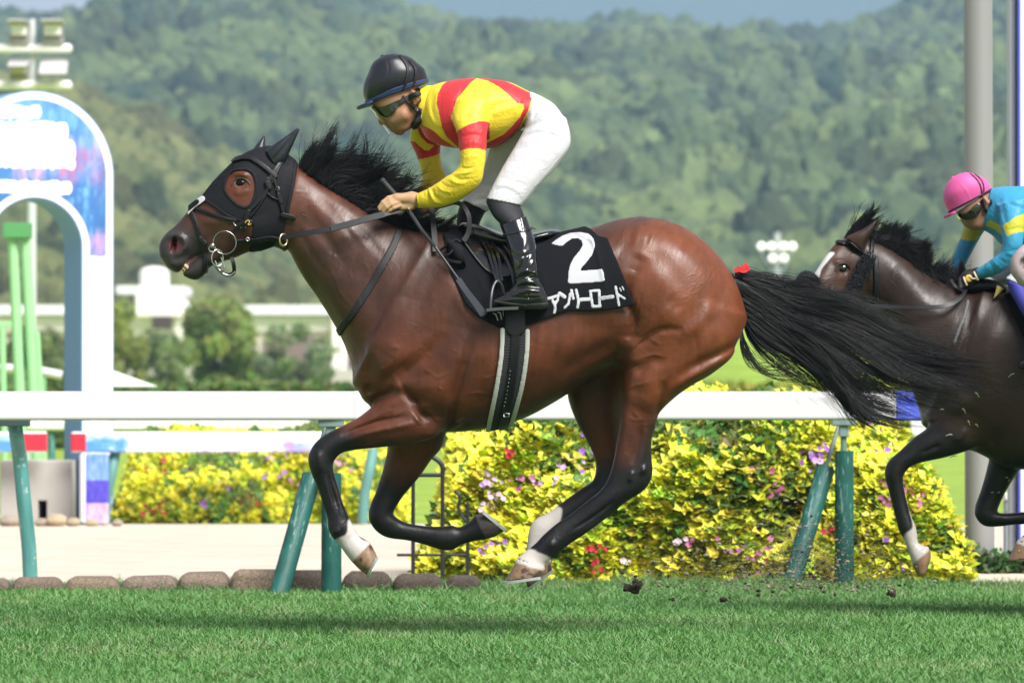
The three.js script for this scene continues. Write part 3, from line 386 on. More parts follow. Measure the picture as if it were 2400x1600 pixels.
// ---------- things at the left: arch, posts, printed rail, block ----------
{
  const d = 42, s = d / F, A = thing('printed_arch', 'tall white rimmed arch with blue and pink printed face at the left', 'arch', at(80, 1226, d)); A.rotation.y = 0.42; A.updateWorldMatrix(true, false);
  const cf = 1 / Math.cos(0.42 - 0.09), ro = 182 * s * cf, ri = 112 * s * cf, top = 1010 * s, sh = top - ro * 1.02, si = 765 * s - ri, outline = (o) => { const p = new THREE.Shape(); p.moveTo(-ro + o, 0); p.lineTo(-ro + o, sh); p.absellipse(0, sh, ro - o, ro * 1.02 - o, Math.PI, 0, true); p.lineTo(ro - o, 0); p.lineTo(ri + o, 0); p.lineTo(ri + o, si); p.absellipse(0, si, ri + o, ri + o, 0, Math.PI, false); p.lineTo(-ri - o, 0); return p; };
  const g = new THREE.ExtrudeGeometry(outline(0), { depth: 0.40, bevelEnabled: true, bevelSize: 0.012, bevelThickness: 0.012, bevelSegments: 2, curveSegments: 40 }); g.translate(0, 0, -0.40); mesh('arch_frame', g, [M(0.82, 0.82, 0.84, 0.5), M(0.16, 0.30, 0.50, 0.5)], A);
  const cv = document.createElement('canvas'); cv.width = 512; cv.height = 1024; const x = cv.getContext('2d'), py = (y) => (y - 212) / 1010 * 1024, pxx = (q) => 256 + (q - 80) / 182 * 250;
  x.fillStyle = '#3f77b4'; x.fillRect(0, 0, 512, 1024); seed = 99; const blot = (c, n, x0, x1, y0, y1, r0, r1) => { for (let i = 0; i < n; i++) { x.fillStyle = c; x.globalAlpha = rr(0.08, 0.3); x.beginPath(); const r = rr(r0, r1); x.ellipse(rr(pxx(x0), pxx(x1)), rr(py(y0), py(y1)), r, r * rr(1, 3), 0, 0, 6.29); x.fill(); } };
  blot('#86bce4', 130, -100, 262, 225, 360, 6, 26); blot('#cfa3cc', 70, 20, 262, 300, 430, 6, 24); blot('#b9608f', 34, 130, 262, 350, 420, 4, 14); blot('#2b5c9c', 160, -100, 262, 420, 600, 6, 26); blot('#9fdcec', 40, 100, 262, 430, 560, 3, 9); blot('#d89ac0', 40, 200, 262, 540, 620, 5, 14); x.globalAlpha = 1;
  x.fillStyle = '#ffffff'; x.fillRect(0, py(602), 512, 1024); for (let i = 0; i < 9; i++) { x.beginPath(); x.arc(pxx(198 + i * 7), py(602), rr(5, 9), 0, 6.3); x.fill(); }
  const row = (y, hh, list) => { for (const [a, b] of list) { for (let q = a; q <= b; q += 9) { x.beginPath(); x.ellipse(pxx(q), py(y + rr(-3, 3)), 13, hh * 0.98, 0, 0, 6.3); x.fill(); } } }; row(260, 16, [[-60, 88]]); row(302, 22, [[-60, 150]]); row(350, 28, [[-70, 165]]); row(375, 16, [[-70, 168]]); row(435, 16, [[-60, 160]]);
  const t = new THREE.CanvasTexture(cv); t.colorSpace = THREE.SRGBColorSpace; t.magFilter = THREE.LinearFilter; const fg = new THREE.ShapeGeometry(outline(0.055), 40), fp = fg.attributes.position, fu = fg.attributes.uv; for (let i = 0; i < fp.count; i++) fu.setXY(i, 0.5 + fp.getX(i) / ro * 250 / 512, fp.getY(i) / top); fg.translate(0, 0, 0.017); mesh('printed_face', fg, new THREE.MeshStandardMaterial({ map: t, roughness: 0.5 }), A);
  mesh('foot_fin', (() => { const p = new THREE.Shape(); p.moveTo(0, 0); p.lineTo(0.42, 0); p.lineTo(0, 0.14); const q = new THREE.ExtrudeGeometry(p, { depth: 0.2, bevelEnabled: false }); q.translate(ro + 0.002, (1226 - 905) * s, -0.3); return q; })(), M(0.8, 0.8, 0.8, 0.5), A);
}
{
  const d = 47, gp = M(0.30, 0.60, 0.29, 0.6), G = thing('green_goal_frame', 'pale green double post with a cap seen through the arch', 'post frame', at(50, 1190, d)), P = (x, y, z = 0) => at(x, y, d - z);
  mesh('post', W(rod(P(58, 1200), P(28, 555), 0.05, 0.045)), gp, G); mesh('post', W(rod(P(92, 1200), P(58, 555), 0.05, 0.045)), gp, G); { const p = P(40, 540); mesh('cap', W(box(0.24, 0.13, 0.2, p.x, p.y, p.z)), M(0.08, 0.30, 0.10, 0.6), G); } { const p = P(15, 760); mesh('bar', W(box(0.2, 0.05, 0.05, p.x, p.y, p.z)), gp, G); }
  for (const [a, b, t] of [[12, 4, 765], [108, 85, 778]]) mesh('stay', W(rod(P(a, 1200), P(b, t), 0.03, 0.028)), gp, G);
  const w = thing('white_barrier', 'short white horizontal barrier rail behind the green posts', 'barrier', at(60, 860, 50)); mesh('bar', W(join([rod(at(-60, 862, 50), at(36, 864, 50), 0.045, 0.045), rod(at(84, 868, 50), at(144, 880, 50), 0.045, 0.045)])), white, w); mesh('leg', W(join([rod(at(-50, 862, 50), at(-50, 1180, 50), 0.03, 0.03), rod(at(100, 872, 50), at(100, 1180, 50), 0.03, 0.03)])), M(0.2, 0.4, 0.2), w);
}
{ // the second rail with printed boards, on curved teal legs
  const d = 41.6, R = thing('printed_rail', 'second rail beyond the path wrapped in white and blue printed boards', 'rail', at(400, 1220, d)), cv = document.createElement('canvas'); cv.width = 1024; cv.height = 128; const x = cv.getContext('2d'); seed = 51;
  x.fillStyle = '#fbfbff'; x.fillRect(0, 0, 1024, 128); const blob = (c, n, x0, x1, y0, y1, r) => { for (let i = 0; i < n; i++) { x.fillStyle = c; x.globalAlpha = rr(0.15, 0.5); x.beginPath(); x.arc(rr(x0, x1), rr(y0, y1), r * rr(0.5, 1.4), 0, 6.3); x.fill(); } };
  blob('#4f8fd0', 60, 60, 220, 40, 128, 22); blob('#8f9fe0', 50, 840, 1024, 70, 128, 18); blob('#d58fc8', 40, 500, 1000, 110, 128, 8); blob('#3f62c0', 90, 180, 900, 120, 128, 5); blob('#c77fc0', 16, 860, 900, 60, 128, 10); x.globalAlpha = 1; x.fillStyle = '#c8283c'; x.fillRect(0, 8, 62, 112); const t = new THREE.CanvasTexture(cv); t.colorSpace = THREE.SRGBColorSpace;
  const bd = (x0, x1, tex, name) => { const a = at(x0, 1012, d), b = at(x1, 1060, d), g = box(b.x - a.x, a.y - b.y, 0.10, (a.x + b.x) / 2, (a.y + b.y) / 2, a.z, 0.02), p = g.attributes.position, u = g.attributes.uv; for (let i = 0; i < p.count; i++) u.setXY(i, (p.getX(i) - a.x) / (b.x - a.x), (p.getY(i) - b.y) / (a.y - b.y)); mesh(name, W(g), new THREE.MeshStandardMaterial({ map: tex, roughness: 0.5 }), R); };
  bd(166, 762, t, 'printed_board'); const t2 = t.clone(); t2.wrapS = THREE.RepeatWrapping; t2.repeat.set(-0.35, 1); t2.offset.set(0.35, 0); t2.needsUpdate = true; bd(-320, 110, t2, 'printed_board');
  for (const px of [268, 872, -40]) mesh('curved_leg', W(tube([at(px + 2, 1056, d + 0.1), at(px - 6, 1100, d), at(px - 18, 1160, d), at(px - 22, 1226, d)], 0.042, 24, 14)), M(0.10, 0.25, 0.22, 0.6), R);
  const d2 = 46, b2 = thing('inner_rail', 'white and pale yellow topped rail between the two printed rails', 'rail', at(400, 1200, d2)); const a = at(60, 985, d2), b = at(748, 1009, d2); mesh('bar', W(box(b.x - a.x, a.y - b.y, 0.12, (a.x + b.x) / 2, (a.y + b.y) / 2, a.z, 0.03)), M(0.82, 0.82, 0.74, 0.5), b2); for (const px of [120, 430, 735]) mesh('leg', W(rod(at(px, 1005, d2 + 0.02), at(px, 1200, d2 + 0.02), 0.03, 0.03)), tealPale, b2);
  // printed post cover at the end of the board
  const pc = thing('printed_post_cover', 'blue and purple printed cover on the post at the board end', 'post cover', at(228, 1226, 41.5)); const tx = noiseTex(256, (i, j) => { const v = j / 255, n = fbm(i / 26, j / 26, 4); let c = v > 0.62 ? [70 + 90 * n, 120 + 60 * n, 210] : v > 0.3 ? [50 + 60 * n, 50 + 40 * n, 170 + 30 * n] : [150 + 90 * n, 120 + 90 * n, 215]; return c.map((k) => clamp(k, 0, 255)); }, true); { const p0 = at(200, 1062, 41.5), p1 = at(254, 1228, 41.5), g = box(p1.x - p0.x, p0.y - p1.y, 0.12, (p0.x + p1.x) / 2, (p0.y + p1.y) / 2, p0.z, 0.02), p = g.attributes.position, u = g.attributes.uv; for (let i = 0; i < p.count; i++) u.setXY(i, (p.getX(i) - p0.x) / (p1.x - p0.x), (p.getY(i) - p1.y) / (p0.y - p1.y)); mesh('cover', W(g), new THREE.MeshStandardMaterial({ map: tx, roughness: 0.6 }), pc); }
  const wp = thing('white_post', 'slim white post left of the blue and purple cover', 'post', at(192, 1222, 41.4)); mesh('shaft', W(join([rod(at(193, 1222, 41.4), at(193, 1070, 41.4), 0.024, 0.026), new THREE.SphereGeometry(0.026, 12, 8).translate(...at(193, 1070, 41.4).toArray())])), white, wp);
}
{ // concrete block with an opening, and the stones at its foot
  const d = 41.8, B = thing('concrete_block', 'pale concrete block with a dark opening at the far left', 'block', at(85, 1226, d)), P = (x, y) => at(x, y, d), conc = M(0.42, 0.40, 0.37, 0.9, { bumpMap: sandTex, bumpScale: 0.01 });
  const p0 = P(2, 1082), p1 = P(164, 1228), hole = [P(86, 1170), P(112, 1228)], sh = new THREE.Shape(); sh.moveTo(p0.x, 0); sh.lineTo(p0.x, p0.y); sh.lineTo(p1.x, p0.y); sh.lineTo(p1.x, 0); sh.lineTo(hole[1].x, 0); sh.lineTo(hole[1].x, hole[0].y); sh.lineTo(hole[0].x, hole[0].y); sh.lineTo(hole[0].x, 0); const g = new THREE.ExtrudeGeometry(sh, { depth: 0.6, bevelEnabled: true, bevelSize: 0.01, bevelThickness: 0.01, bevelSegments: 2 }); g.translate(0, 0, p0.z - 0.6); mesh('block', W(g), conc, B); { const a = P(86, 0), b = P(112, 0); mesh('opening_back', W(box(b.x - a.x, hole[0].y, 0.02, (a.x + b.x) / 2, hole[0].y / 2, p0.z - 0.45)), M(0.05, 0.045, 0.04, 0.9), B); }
  const kinds = [lumpy(1, 3, 0.3, 1.6, 2), lumpy(1, 3, 0.3, 1.6, 9)]; [[22, 1216, 24, 'at the left foot of the concrete block'], [56, 1220, 20, 'second from the left below the concrete block'], [132, 1218, 26, 'largest and palest, right of the dark opening'], [98, 1222, 18, 'inside the dark opening of the concrete block'], [172, 1222, 18, 'between block and white post'], [215, 1223, 16, 'below the purple post cover'], [275, 1223, 14, 'left end of the far flower bed']].forEach(([px, py, r, w], i) => { const p = at(px, py, 41.2), k = r * 41.2 / F, g = kinds[i % 2].clone(); g.scale(k, k * 0.6, k * 0.8); g.translate(p.x, k * 0.45, p.z); tag(mesh(numbered('field_stone'), g, M(0.30 + 0.04 * (i % 3), 0.25 + 0.03 * (i % 3), 0.20, 0.95), scene), `small rounded brown stone ${w}`, 'stone', 'stones beyond the path'); });
}
// ---------- floodlights, poles, black railing, dome ----------
{
  const d = 75, P = (x, y, z = 0) => at(x, y, d - z), T = thing('floodlight_mast', 'floodlight mast with two crossbars above the arch at top left', 'floodlight', at(73, 1090, d)), grey = M(0.55, 0.58, 0.6, 0.4), s = d / F;
  mesh('mast', W(rod(P(73, 1096), P(73, 44), 0.075, 0.05)), grey, T);
  for (const y of [113, 199]) { const p = P(72, y, 0.1); mesh('crossbar', W(box(190 * s, 21 * s, 0.12, p.x, p.y, p.z, 0.05)), M(0.88, 0.86, 0.84, 0.5), T); }
  const lampAt = (x, y, w, h, tilt, face) => { const L = new THREE.Group(); L.name = 'lamp'; const p = P(x, y, 0.25); L.position.copy(T.worldToLocal(p.clone())); L.rotation.x = tilt; T.add(L); mesh('housing', box(w * s, h * s, 0.25, 0, 0, -0.14, 0.04), M(0.25, 0.23, 0.22, 0.6), L); mesh('lens', box(w * s * 0.86, h * s * 0.6, 0.03, 0, h * s * 0.02, 0, 0.02), M(...face, 0.6), L); mesh('visor_plate', box(w * s * 1.12, 4 * s, 0.4, 0, h * s * 0.42, 0.04, 0.01), M(0.5, 0.48, 0.5, 0.5), L); mesh('yoke', box(w * s * 1.1, h * s * 0.4, 0.08, 0, -h * s * 0.55, -0.1, 0.02), M(0.3, 0.28, 0.27, 0.6), L); };
  lampAt(42, 70, 42, 42, -0.1, [0.88, 0.86, 0.85]); lampAt(121, 70, 46, 42, -0.1, [0.88, 0.86, 0.85]); lampAt(42, 162, 42, 36, 0.25, [0.5, 0.47, 0.45]); lampAt(124, 165, 58, 24, 0.5, [0.5, 0.47, 0.46]);
}
{
  const d = 190, P = (x, y, z = 0) => at(x, y, d - z), T = thing('floodlight_mast', 'distant floodlight mast with six bright round lamps above the tail', 'floodlight', at(1822, 960, d)), s = d / F, w = M(0.42, 0.45, 0.46, 0.6);
  mesh('mast', W(rod(P(1822, 985), P(1822, 545), 0.16, 0.12)), w, T); mesh('crossbar', W(box(92 * s, 6 * s, 0.15, P(1822, 578).x, P(1822, 578).y, P(0, 0).z)), w, T); mesh('crossbar', W(box(44 * s, 6 * s, 0.15, P(1824, 606).x, P(1824, 606).y, P(0, 0).z)), w, T); mesh('stay', W(join([rod(P(1783, 590), P(1812, 640), 0.05, 0.05, 6), rod(P(1858, 590), P(1832, 640), 0.05, 0.05, 6)])), M(0.3, 0.36, 0.36, 0.7), T);
  for (const [x, y] of [[1785, 577], [1808, 577], [1838, 577], [1858, 577], [1811, 605], [1838, 605]]) { const p = P(x, y, 0.3), g = new THREE.SphereGeometry(9.5 * s, 16, 12); g.scale(1, 1, 0.5); g.translate(p.x, p.y, p.z); mesh('lamp', W(g), new THREE.MeshStandardMaterial({ color: col(0.9, 0.9, 0.86), roughness: 0.3, emissive: col(1, 0.95, 0.85), emissiveIntensity: 0.5 }), T); }
}
{
  const d = 30.4, T = thing('steel_pole', 'thick grey steel pole rising out of the frame at right', 'pole', at(2296, 1342, d)), m = new THREE.MeshStandardMaterial({ color: col(0.26, 0.26, 0.255), roughness: 0.5, metalness: 0.15, bumpMap: sandTex, bumpScale: 0.003 }); const a = at(2297, 1345, d), r = 34 * d / F; a.y = 0; mesh('shaft', W(rod(a, V(a.x - 0.02, 9, a.z), r * 1.02, r * 0.92, 40)), m, T); mesh('base_ring', W(new THREE.CylinderGeometry(r * 1.35, r * 1.5, 0.05, 32).translate(a.x, 0.02, a.z)), M(0.25, 0.25, 0.24, 0.7), T);
  const b = thing('grass_tuft', 'dark green tufts of weeds round the foot of the steel pole', 'weeds', V(a.x, 0, a.z)); const tf = leafCloud(420, (c) => { c.setRGB(rr(0.02, 0.06), rr(0.07, 0.14), 0.02); return V(rr(-0.16, 0.32), Math.abs(gauss()) * 0.05, rr(-0.1, 0.2)); }, 0.045, 5); tf.name = 'foliage'; b.add(tf);
  const wpole = thing('winning_post', 'white post edged in blue at the right edge of the frame', 'post', at(2398, 1345, 30.8)), P = (x, y) => at(x, y, 30.8), bx = (name, x0, x1, z, mat) => { const p = P(x0, 0), q = P(x1, 0); mesh(name, W(box(q.x - p.x, 9, 0.14, (p.x + q.x) / 2, 4.5, p.z + z, 0.01)), mat, wpole); }; bx('board', 2389, 2452, 0, M(0.8, 0.8, 0.82, 0.5)); bx('blue_edge', 2384, 2389, 0.003, M(0.06, 0.08, 0.45, 0.5)); bx('grey_back', 2366, 2384, -0.06, M(0.42, 0.44, 0.48, 0.5));
  const ub = thing('utility_box', 'grey utility box with pale cap beside the white winning post', 'box', at(2370, 1330, 31.5)); { const p = at(2354, 1172, 31.5), q = at(2386, 1332, 31.5); mesh('case', W(box(q.x - p.x, p.y, 0.12, (p.x + q.x) / 2, p.y / 2, p.z, 0.01)), M(0.28, 0.32, 0.38, 0.5), ub); mesh('cap', W(box((q.x - p.x) * 1.15, 0.045, 0.15, (p.x + q.x) / 2, p.y + 0.022, p.z, 0.012)), M(0.7, 0.7, 0.7, 0.6), ub); const k = at(2372, 1185, 31.4); mesh('lock', W(box(0.02, 0.03, 0.02, k.x, k.y, k.z + 0.0, 0.004)), M(0.04, 0.04, 0.04), ub); }
}
{
  const d = 28.3, P = (x, y, z = 0) => at(x, y, d - z), R = thing('black_railing', 'black metal railing behind the folded front leg of the bay horse', 'railing', at(1035, 1372, d)), m = M(0.016, 0.018, 0.022, 0.45); for (const [x, t] of [[968, 1130], [1037, 1086], [1096, 1180]]) mesh('upright', W(rod(V(P(x, 0).x, 0, P(x, 0).z), P(x, t), 0.0105, 0.0105, 12)), m, R);
  mesh('crossbar', W(rod(P(930, 1113), P(1037, 1113), 0.011, 0.011, 12)), m, R); mesh('curved_head', W(tube([P(1012, 1070), P(1022, 1076), P(1033, 1086), P(1038, 1100), P(1037, 1112)], 0.013, 20)), m, R); mesh('crossbar', W(rod(P(930, 1300), P(1100, 1300), 0.008, 0.008, 10)), m, R); mesh('scroll', W(tube([P(1066, 1150), P(1078, 1165), P(1074, 1190), P(1084, 1210), P(1096, 1225)], 0.009, 20)), m, R);
  const g = thing('teal_dome', 'small blurred grey teal dome on the lawn behind the black railing', 'dome', at(1033, 1225, 42)); const p = at(1033, 1228, 42); mesh('dome', W(new THREE.SphereGeometry(30 * 42 / F, 28, 14, 0, 6.2832, 0, 1.5708).scale(1, 1.35, 1).translate(p.x, 0, p.z)), M(0.14, 0.28, 0.27, 0.6), g);
  const mk = thing('white_marker', 'white marker panel beyond the rail at right below the second horse', 'marker', at(2170, 1200, 44)); { const a = at(2135, 985, 44), b = at(2200, 1022, 44); mesh('panel', W(box(b.x - a.x, a.y - b.y, 0.06, (a.x + b.x) / 2, (a.y + b.y) / 2, a.z)), white, mk); mesh('leg', W(rod(V((a.x + b.x) / 2, 0, a.z), V((a.x + b.x) / 2, b.y, a.z), 0.03, 0.03)), tealPale, mk); }
}
// ---------- the leading horse ----------
const NECK = [[688, 378, 672, 578, 0.085], [745, 424, 704, 640, 0.095], [815, 467, 748, 705, 0.12], [890, 512, 792, 778, 0.15], [958, 536, 818, 838, 0.18], [1022, 543, 832, 896, 0.205]];
const TORSO = [[1022, 543, 832, 896, 0.205], [1080, 548, 866, 950, 0.235], [1135, 560, 940, 998, 0.262], [1190, 571, 1050, 1012, 0.28], [1250, 567, 1145, 1003, 0.292], [1320, 550, 1228, 980, 0.297], [1390, 533, 1310, 936, 0.29], [1450, 514, 1392, 884, 0.275], [1512, 508, 1462, 852, 0.272], [1580, 522, 1530, 880, 0.275], [1638, 554, 1590, 898, 0.262], [1690, 605, 1650, 882, 0.22], [1722, 655, 1695, 845, 0.17], [1740, 700, 1728, 800, 0.11], [1749, 735, 1746, 765, 0.05]];
const FORE_NEAR = [[905, 905, 1045, 985, 0.10, 0.10], [874, 953, 1022, 1022, 0.09, 0.12], [840, 978, 958, 1040, 0.072, 0.13], [802, 998, 890, 1048, 0.058, 0.13], [767, 1015, 835, 1054, 0.05, 0.13], [738, 1038, 800, 1062, 0.047, 0.13], [722, 1073, 782, 1082, 0.047, 0.13], [730, 1110, 781, 1101, 0.041, 0.13], [745, 1145, 789, 1132, 0.032, 0.13], [757, 1183, 800, 1172, 0.030, 0.13], [766, 1212, 815, 1206, 0.034, 0.13], [769, 1238, 825, 1228, 0.040, 0.13], [779, 1258, 834, 1244, 0.037, 0.13], [794, 1275, 840, 1254, 0.034, 0.13], [808, 1295, 852, 1262, 0.038, 0.13], [824, 1316, 867, 1271, 0.044, 0.13]];
const HOOF_FN = [[823, 1314, 865, 1268, 0.044, 0.13], [840, 1332, 877, 1289, 0.050, 0.13], [859, 1347, 884, 1306, 0.054, 0.13]];
const FORE_FAR = [[905, 985, 1050, 985, 0.09, -0.09], [908, 1045, 1036, 1045, 0.082, -0.11], [903, 1078, 1010, 1078, 0.07, -0.12], [893, 1115, 982, 1118, 0.057, -0.12], [880, 1155, 948, 1158, 0.047, -0.12], [868, 1183, 928, 1188, 0.046, -0.12], [864, 1213, 922, 1203, 0.046, -0.12], [879, 1241, 930, 1213, 0.043, -0.12], [907, 1259, 945, 1222, 0.034, -0.12], [955, 1266, 966, 1228, 0.028, -0.12], [995, 1276, 1005, 1233, 0.030, -0.12], [1030, 1287, 1036, 1233, 0.037, -0.12], [1058, 1289, 1060, 1231, 0.038, -0.12], [1083, 1276, 1076, 1235, 0.033, -0.12], [1110, 1268, 1098, 1224, 0.036, -0.12], [1138, 1264, 1112, 1210, 0.043, -0.12]];
const HOOF_FF = [[1136, 1264, 1110, 1209, 0.043, -0.12], [1160, 1257, 1124, 1204, 0.049, -0.12], [1184, 1242, 1133, 1201, 0.053, -0.12]];
const HIND_NEAR = [[1478, 690, 1742, 740, 0.15, 0.08], [1470, 770, 1722, 825, 0.15, 0.095], [1465, 830, 1672, 872, 0.13, 0.115], [1462, 880, 1618, 905, 0.105, 0.125], [1460, 926, 1574, 938, 0.082, 0.13], [1456, 966, 1548, 966, 0.066, 0.13], [1451, 1004, 1536, 1002, 0.056, 0.13], [1445, 1042, 1531, 1038, 0.048, 0.13], [1438, 1080, 1529, 1078, 0.046, 0.13], [1431, 1106, 1529, 1112, 0.046, 0.13], [1420, 1132, 1512, 1146, 0.045, 0.13], [1402, 1154, 1462, 1180, 0.042, 0.13], [1380, 1171, 1411, 1219, 0.034, 0.13], [1341, 1202, 1371, 1250, 0.031, 0.13], [1303, 1228, 1338, 1273, 0.033, 0.13], [1273, 1254, 1314, 1291, 0.039, 0.13], [1255, 1273, 1294, 1308, 0.038, 0.13], [1234, 1290, 1278, 1322, 0.035, 0.13], [1212, 1308, 1277, 1333, 0.043, 0.13]];
const HOOF_HN = [[1211, 1310, 1277, 1333, 0.044, 0.13], [1197, 1338, 1272, 1342, 0.054, 0.13], [1185, 1361, 1267, 1350, 0.058, 0.13]];
const HIND_FAR = [[1340, 790, 1560, 800, 0.12, -0.10], [1328, 870, 1500, 870, 0.115, -0.12], [1331, 930, 1470, 925, 0.10, -0.13], [1350, 985, 1465, 970, 0.08, -0.13], [1373, 1028, 1465, 1015, 0.06, -0.13], [1391, 1065, 1468, 1060, 0.048, -0.13], [1397, 1096, 1474, 1105, 0.046, -0.13], [1389, 1126, 1448, 1152, 0.043, -0.13], [1360, 1146, 1396, 1195, 0.036, -0.13], [1318, 1177, 1348, 1222, 0.032, -0.13], [1286, 1200, 1317, 1245, 0.033, -0.13], [1254, 1218, 1302, 1260, 0.038, -0.13], [1241, 1240, 1294, 1276, 0.037, -0.13], [1236, 1270, 1287, 1294, 0.035, -0.13], [1232, 1302, 1291, 1314, 0.041, -0.13]];
const HOOF_HF = [[1232, 1304, 1291, 1315, 0.044, -0.13], [1229, 1344, 1294, 1328, 0.05, -0.13], [1236, 1377, 1293, 1338, 0.053, -0.13]];
const HEAD = [[690, 378, 668, 590, 0.085], [648, 346, 640, 577, 0.098], [604, 349, 610, 584, 0.105], [562, 368, 582, 590, 0.108], [526, 400, 552, 603, 0.098], [493, 434, 524, 611, 0.082], [463, 468, 494, 607, 0.068], [436, 499, 470, 602, 0.060], [411, 527, 449, 608, 0.057], [388, 548, 433, 625, 0.058], [373, 572, 414, 638, 0.052], [373, 598, 396, 630, 0.035]];
const JAW = [[528, 560, 520, 612, 0.052], [492, 582, 490, 627, 0.05], [474, 592, 478, 644, 0.047], [457, 604, 462, 655, 0.046], [440, 620, 446, 654, 0.040], [428, 638, 431, 647, 0.025]];
const MOUTH = [[520, 570, 516, 600, 0.035], [480, 585, 482, 622, 0.034], [455, 600, 460, 640, 0.030], [434, 618, 440, 646, 0.024]];
const EAR_NEAR = [[622, 352, 650, 398, 0.030, 0.062], [630, 346, 668, 378, 0.033, 0.066], [646, 334, 680, 352, 0.026, 0.072], [670, 318, 691, 328, 0.016, 0.078], [696, 299, 702, 302, 0.006, 0.082]];
const EAR_FAR = [[590, 352, 625, 350, 0.028, -0.06], [600, 338, 622, 342, 0.024, -0.066], [610, 326, 621, 328, 0.014, -0.07], [617, 317, 620, 318, 0.005, -0.075]];
function horseField(d, head = true) {
  const f = new Field(d);
  f.add(NECK, { k: 0.05 }).add(TORSO, { k: 0.05, p: 2.25 });
  if (head) f.add(HEAD, { k: 0.03, p: 2.2 }).add(JAW, { k: 0.012 }).add(MOUTH, { k: 0.004 });
  f.add(FORE_NEAR, { k: 0.03 }).add(FORE_FAR, { k: 0.03 }).add(HIND_NEAR, { k: 0.045 }).add(HIND_FAR, { k: 0.03 });
  f.add(HOOF_FN, { k: 0.004 }).add(HOOF_FF, { k: 0.004 }).add(HOOF_HN, { k: 0.004 }).add(HOOF_HF, { k: 0.004 });
  return f;
}
const HF = horseField(D0);
{ // muscles and hollows of the near side (points of the photograph, width in photo pixels, height in millimetres)
  const m = (p, w, a, s = 1) => HF.mark(p, w * (Math.abs(a) > 3.6 && w > 4 ? 1.25 : 1), a * (p[0][1] > 1035 ? 1.9 : 1.45), s);
  // shoulder: point, scapula, triceps and the hollows between them
  m([[872, 856], [905, 846], [930, 870]], 40, 14); m([[1042, 780], [1005, 830], [962, 868], [930, 890]], 13, -11); m([[1090, 770], [1075, 850], [1040, 920], [1030, 975]], 30, 13);
  m([[1112, 770], [1092, 845], [1070, 915], [1056, 975], [1050, 1010]], 9, -15); m([[1000, 880], [1010, 930], [1020, 970]], 34, 9); m([[960, 700], [930, 780], [900, 830]], 34, 7);
  m([[1040, 620], [1000, 690], [960, 770]], 14, -5); m([[1075, 640], [1050, 700], [1010, 780]], 26, 6); m([[1068, 985], [1076, 1000]], 13, 9);
  m([[938, 908], [972, 940], [985, 968], [1010, 985]], 9, -12); m([[945, 905], [925, 915]], 10, 6); m([[870, 940], [900, 930], [938, 912]], 9, -9);
  // chest and the jugular groove
  m([[700, 600], [735, 660], [775, 730], [812, 790], [835, 850]], 11, -8); m([[722, 545], [770, 630], [820, 720], [850, 780]], 30, 7); m([[845, 870], [852, 915], [866, 945]], 12, 7); m([[863, 900], [872, 925]], 8, -6);
  m([[720, 470], [790, 520], [860, 580], [900, 640]], 32, 5); m([[700, 500], [760, 560], [820, 640]], 12, -5); m([[850, 620], [880, 680], [880, 740]], 20, -5);
  // forearm
  m([[948, 930], [900, 955], [850, 982]], 11, 7); m([[985, 990], [930, 1000], [870, 1012], [820, 1030]], 6, 7); m([[960, 975], [900, 985], [845, 1003], [800, 1022]], 5, -9); m([[900, 1025], [850, 1038], [805, 1050]], 5, -4);
  m([[975, 985], [985, 978]], 10, 7); m([[745, 1050], [750, 1080], [756, 1110]], 9, 5); m([[770, 1100], [778, 1140], [795, 1190]], 3.5, -5); m([[786, 1125], [800, 1180], [812, 1215]], 5, 3);
  m([[765, 1120], [772, 1150], [783, 1200]], 6, 2); m([[780, 1240], [800, 1248]], 8, 4);
  // ribs, flank, loin
  for (let i = 0; i < 7; i++) m([[1215 + i * 27, 770 - i * 5], [1205 + i * 27, 850 - i * 6], [1180 + i * 27, 925 - i * 9]], 9, 3.4);
  m([[1484, 640], [1462, 700], [1484, 750], [1468, 800]], 10, -16); m([[1440, 640], [1450, 700], [1462, 760]], 12, -8); m([[1500, 600], [1480, 650]], 14, -7); m([[1400, 590], [1440, 615]], 26, 5); m([[1300, 880], [1380, 830], [1450, 800]], 14, -7);
  m([[1480, 545], [1525, 560]], 24, 8); m([[1510, 580], [1560, 630], [1610, 700]], 20, -3); m([[1510, 625], [1560, 690], [1600, 740]], 40, 6);
  // thigh, stifle, gaskin
  m([[1480, 790], [1478, 830], [1480, 860]], 22, 12); m([[1482, 822], [1515, 792], [1548, 774], [1596, 775]], 6, -8); m([[1530, 735], [1570, 745], [1600, 760]], 22, 6);
  m([[1668, 700], [1650, 740], [1622, 770], [1580, 800]], 12, 8); m([[1700, 640], [1690, 690], [1660, 730]], 12, -4); m([[1742, 790], [1700, 822], [1640, 848], [1580, 885]], 9, -11); m([[1722, 818], [1660, 862], [1600, 895], [1560, 920]], 9, 8);
  m([[1625, 800], [1670, 790], [1710, 760]], 32, 9); m([[1500, 870], [1520, 920], [1500, 960]], 22, 8); m([[1550, 890], [1545, 930], [1530, 985]], 7, -8); m([[1488, 860], [1474, 900], [1468, 950]], 10, 5); m([[1560, 850], [1520, 850], [1490, 880]], 10, -6);
  m([[1470, 960], [1462, 1010], [1452, 1060]], 8, 4); m([[1500, 990], [1492, 1040], [1478, 1090]], 6, -6); m([[1528, 1000], [1522, 1050], [1515, 1095]], 6, -5); m([[1480, 1100], [1474, 1130]], 5, 5); m([[1500, 1095], [1514, 1105]], 9, 5);
  m([[1440, 1170], [1390, 1208], [1340, 1240]], 4, -4); m([[1455, 1185], [1410, 1215], [1350, 1258]], 5, 3); m([[1285, 1265], [1300, 1280]], 8, 4);
  m([[1380, 960], [1410, 1010], [1425, 1060]], 10, 4); m([[1400, 940], [1430, 1000]], 6, -4);
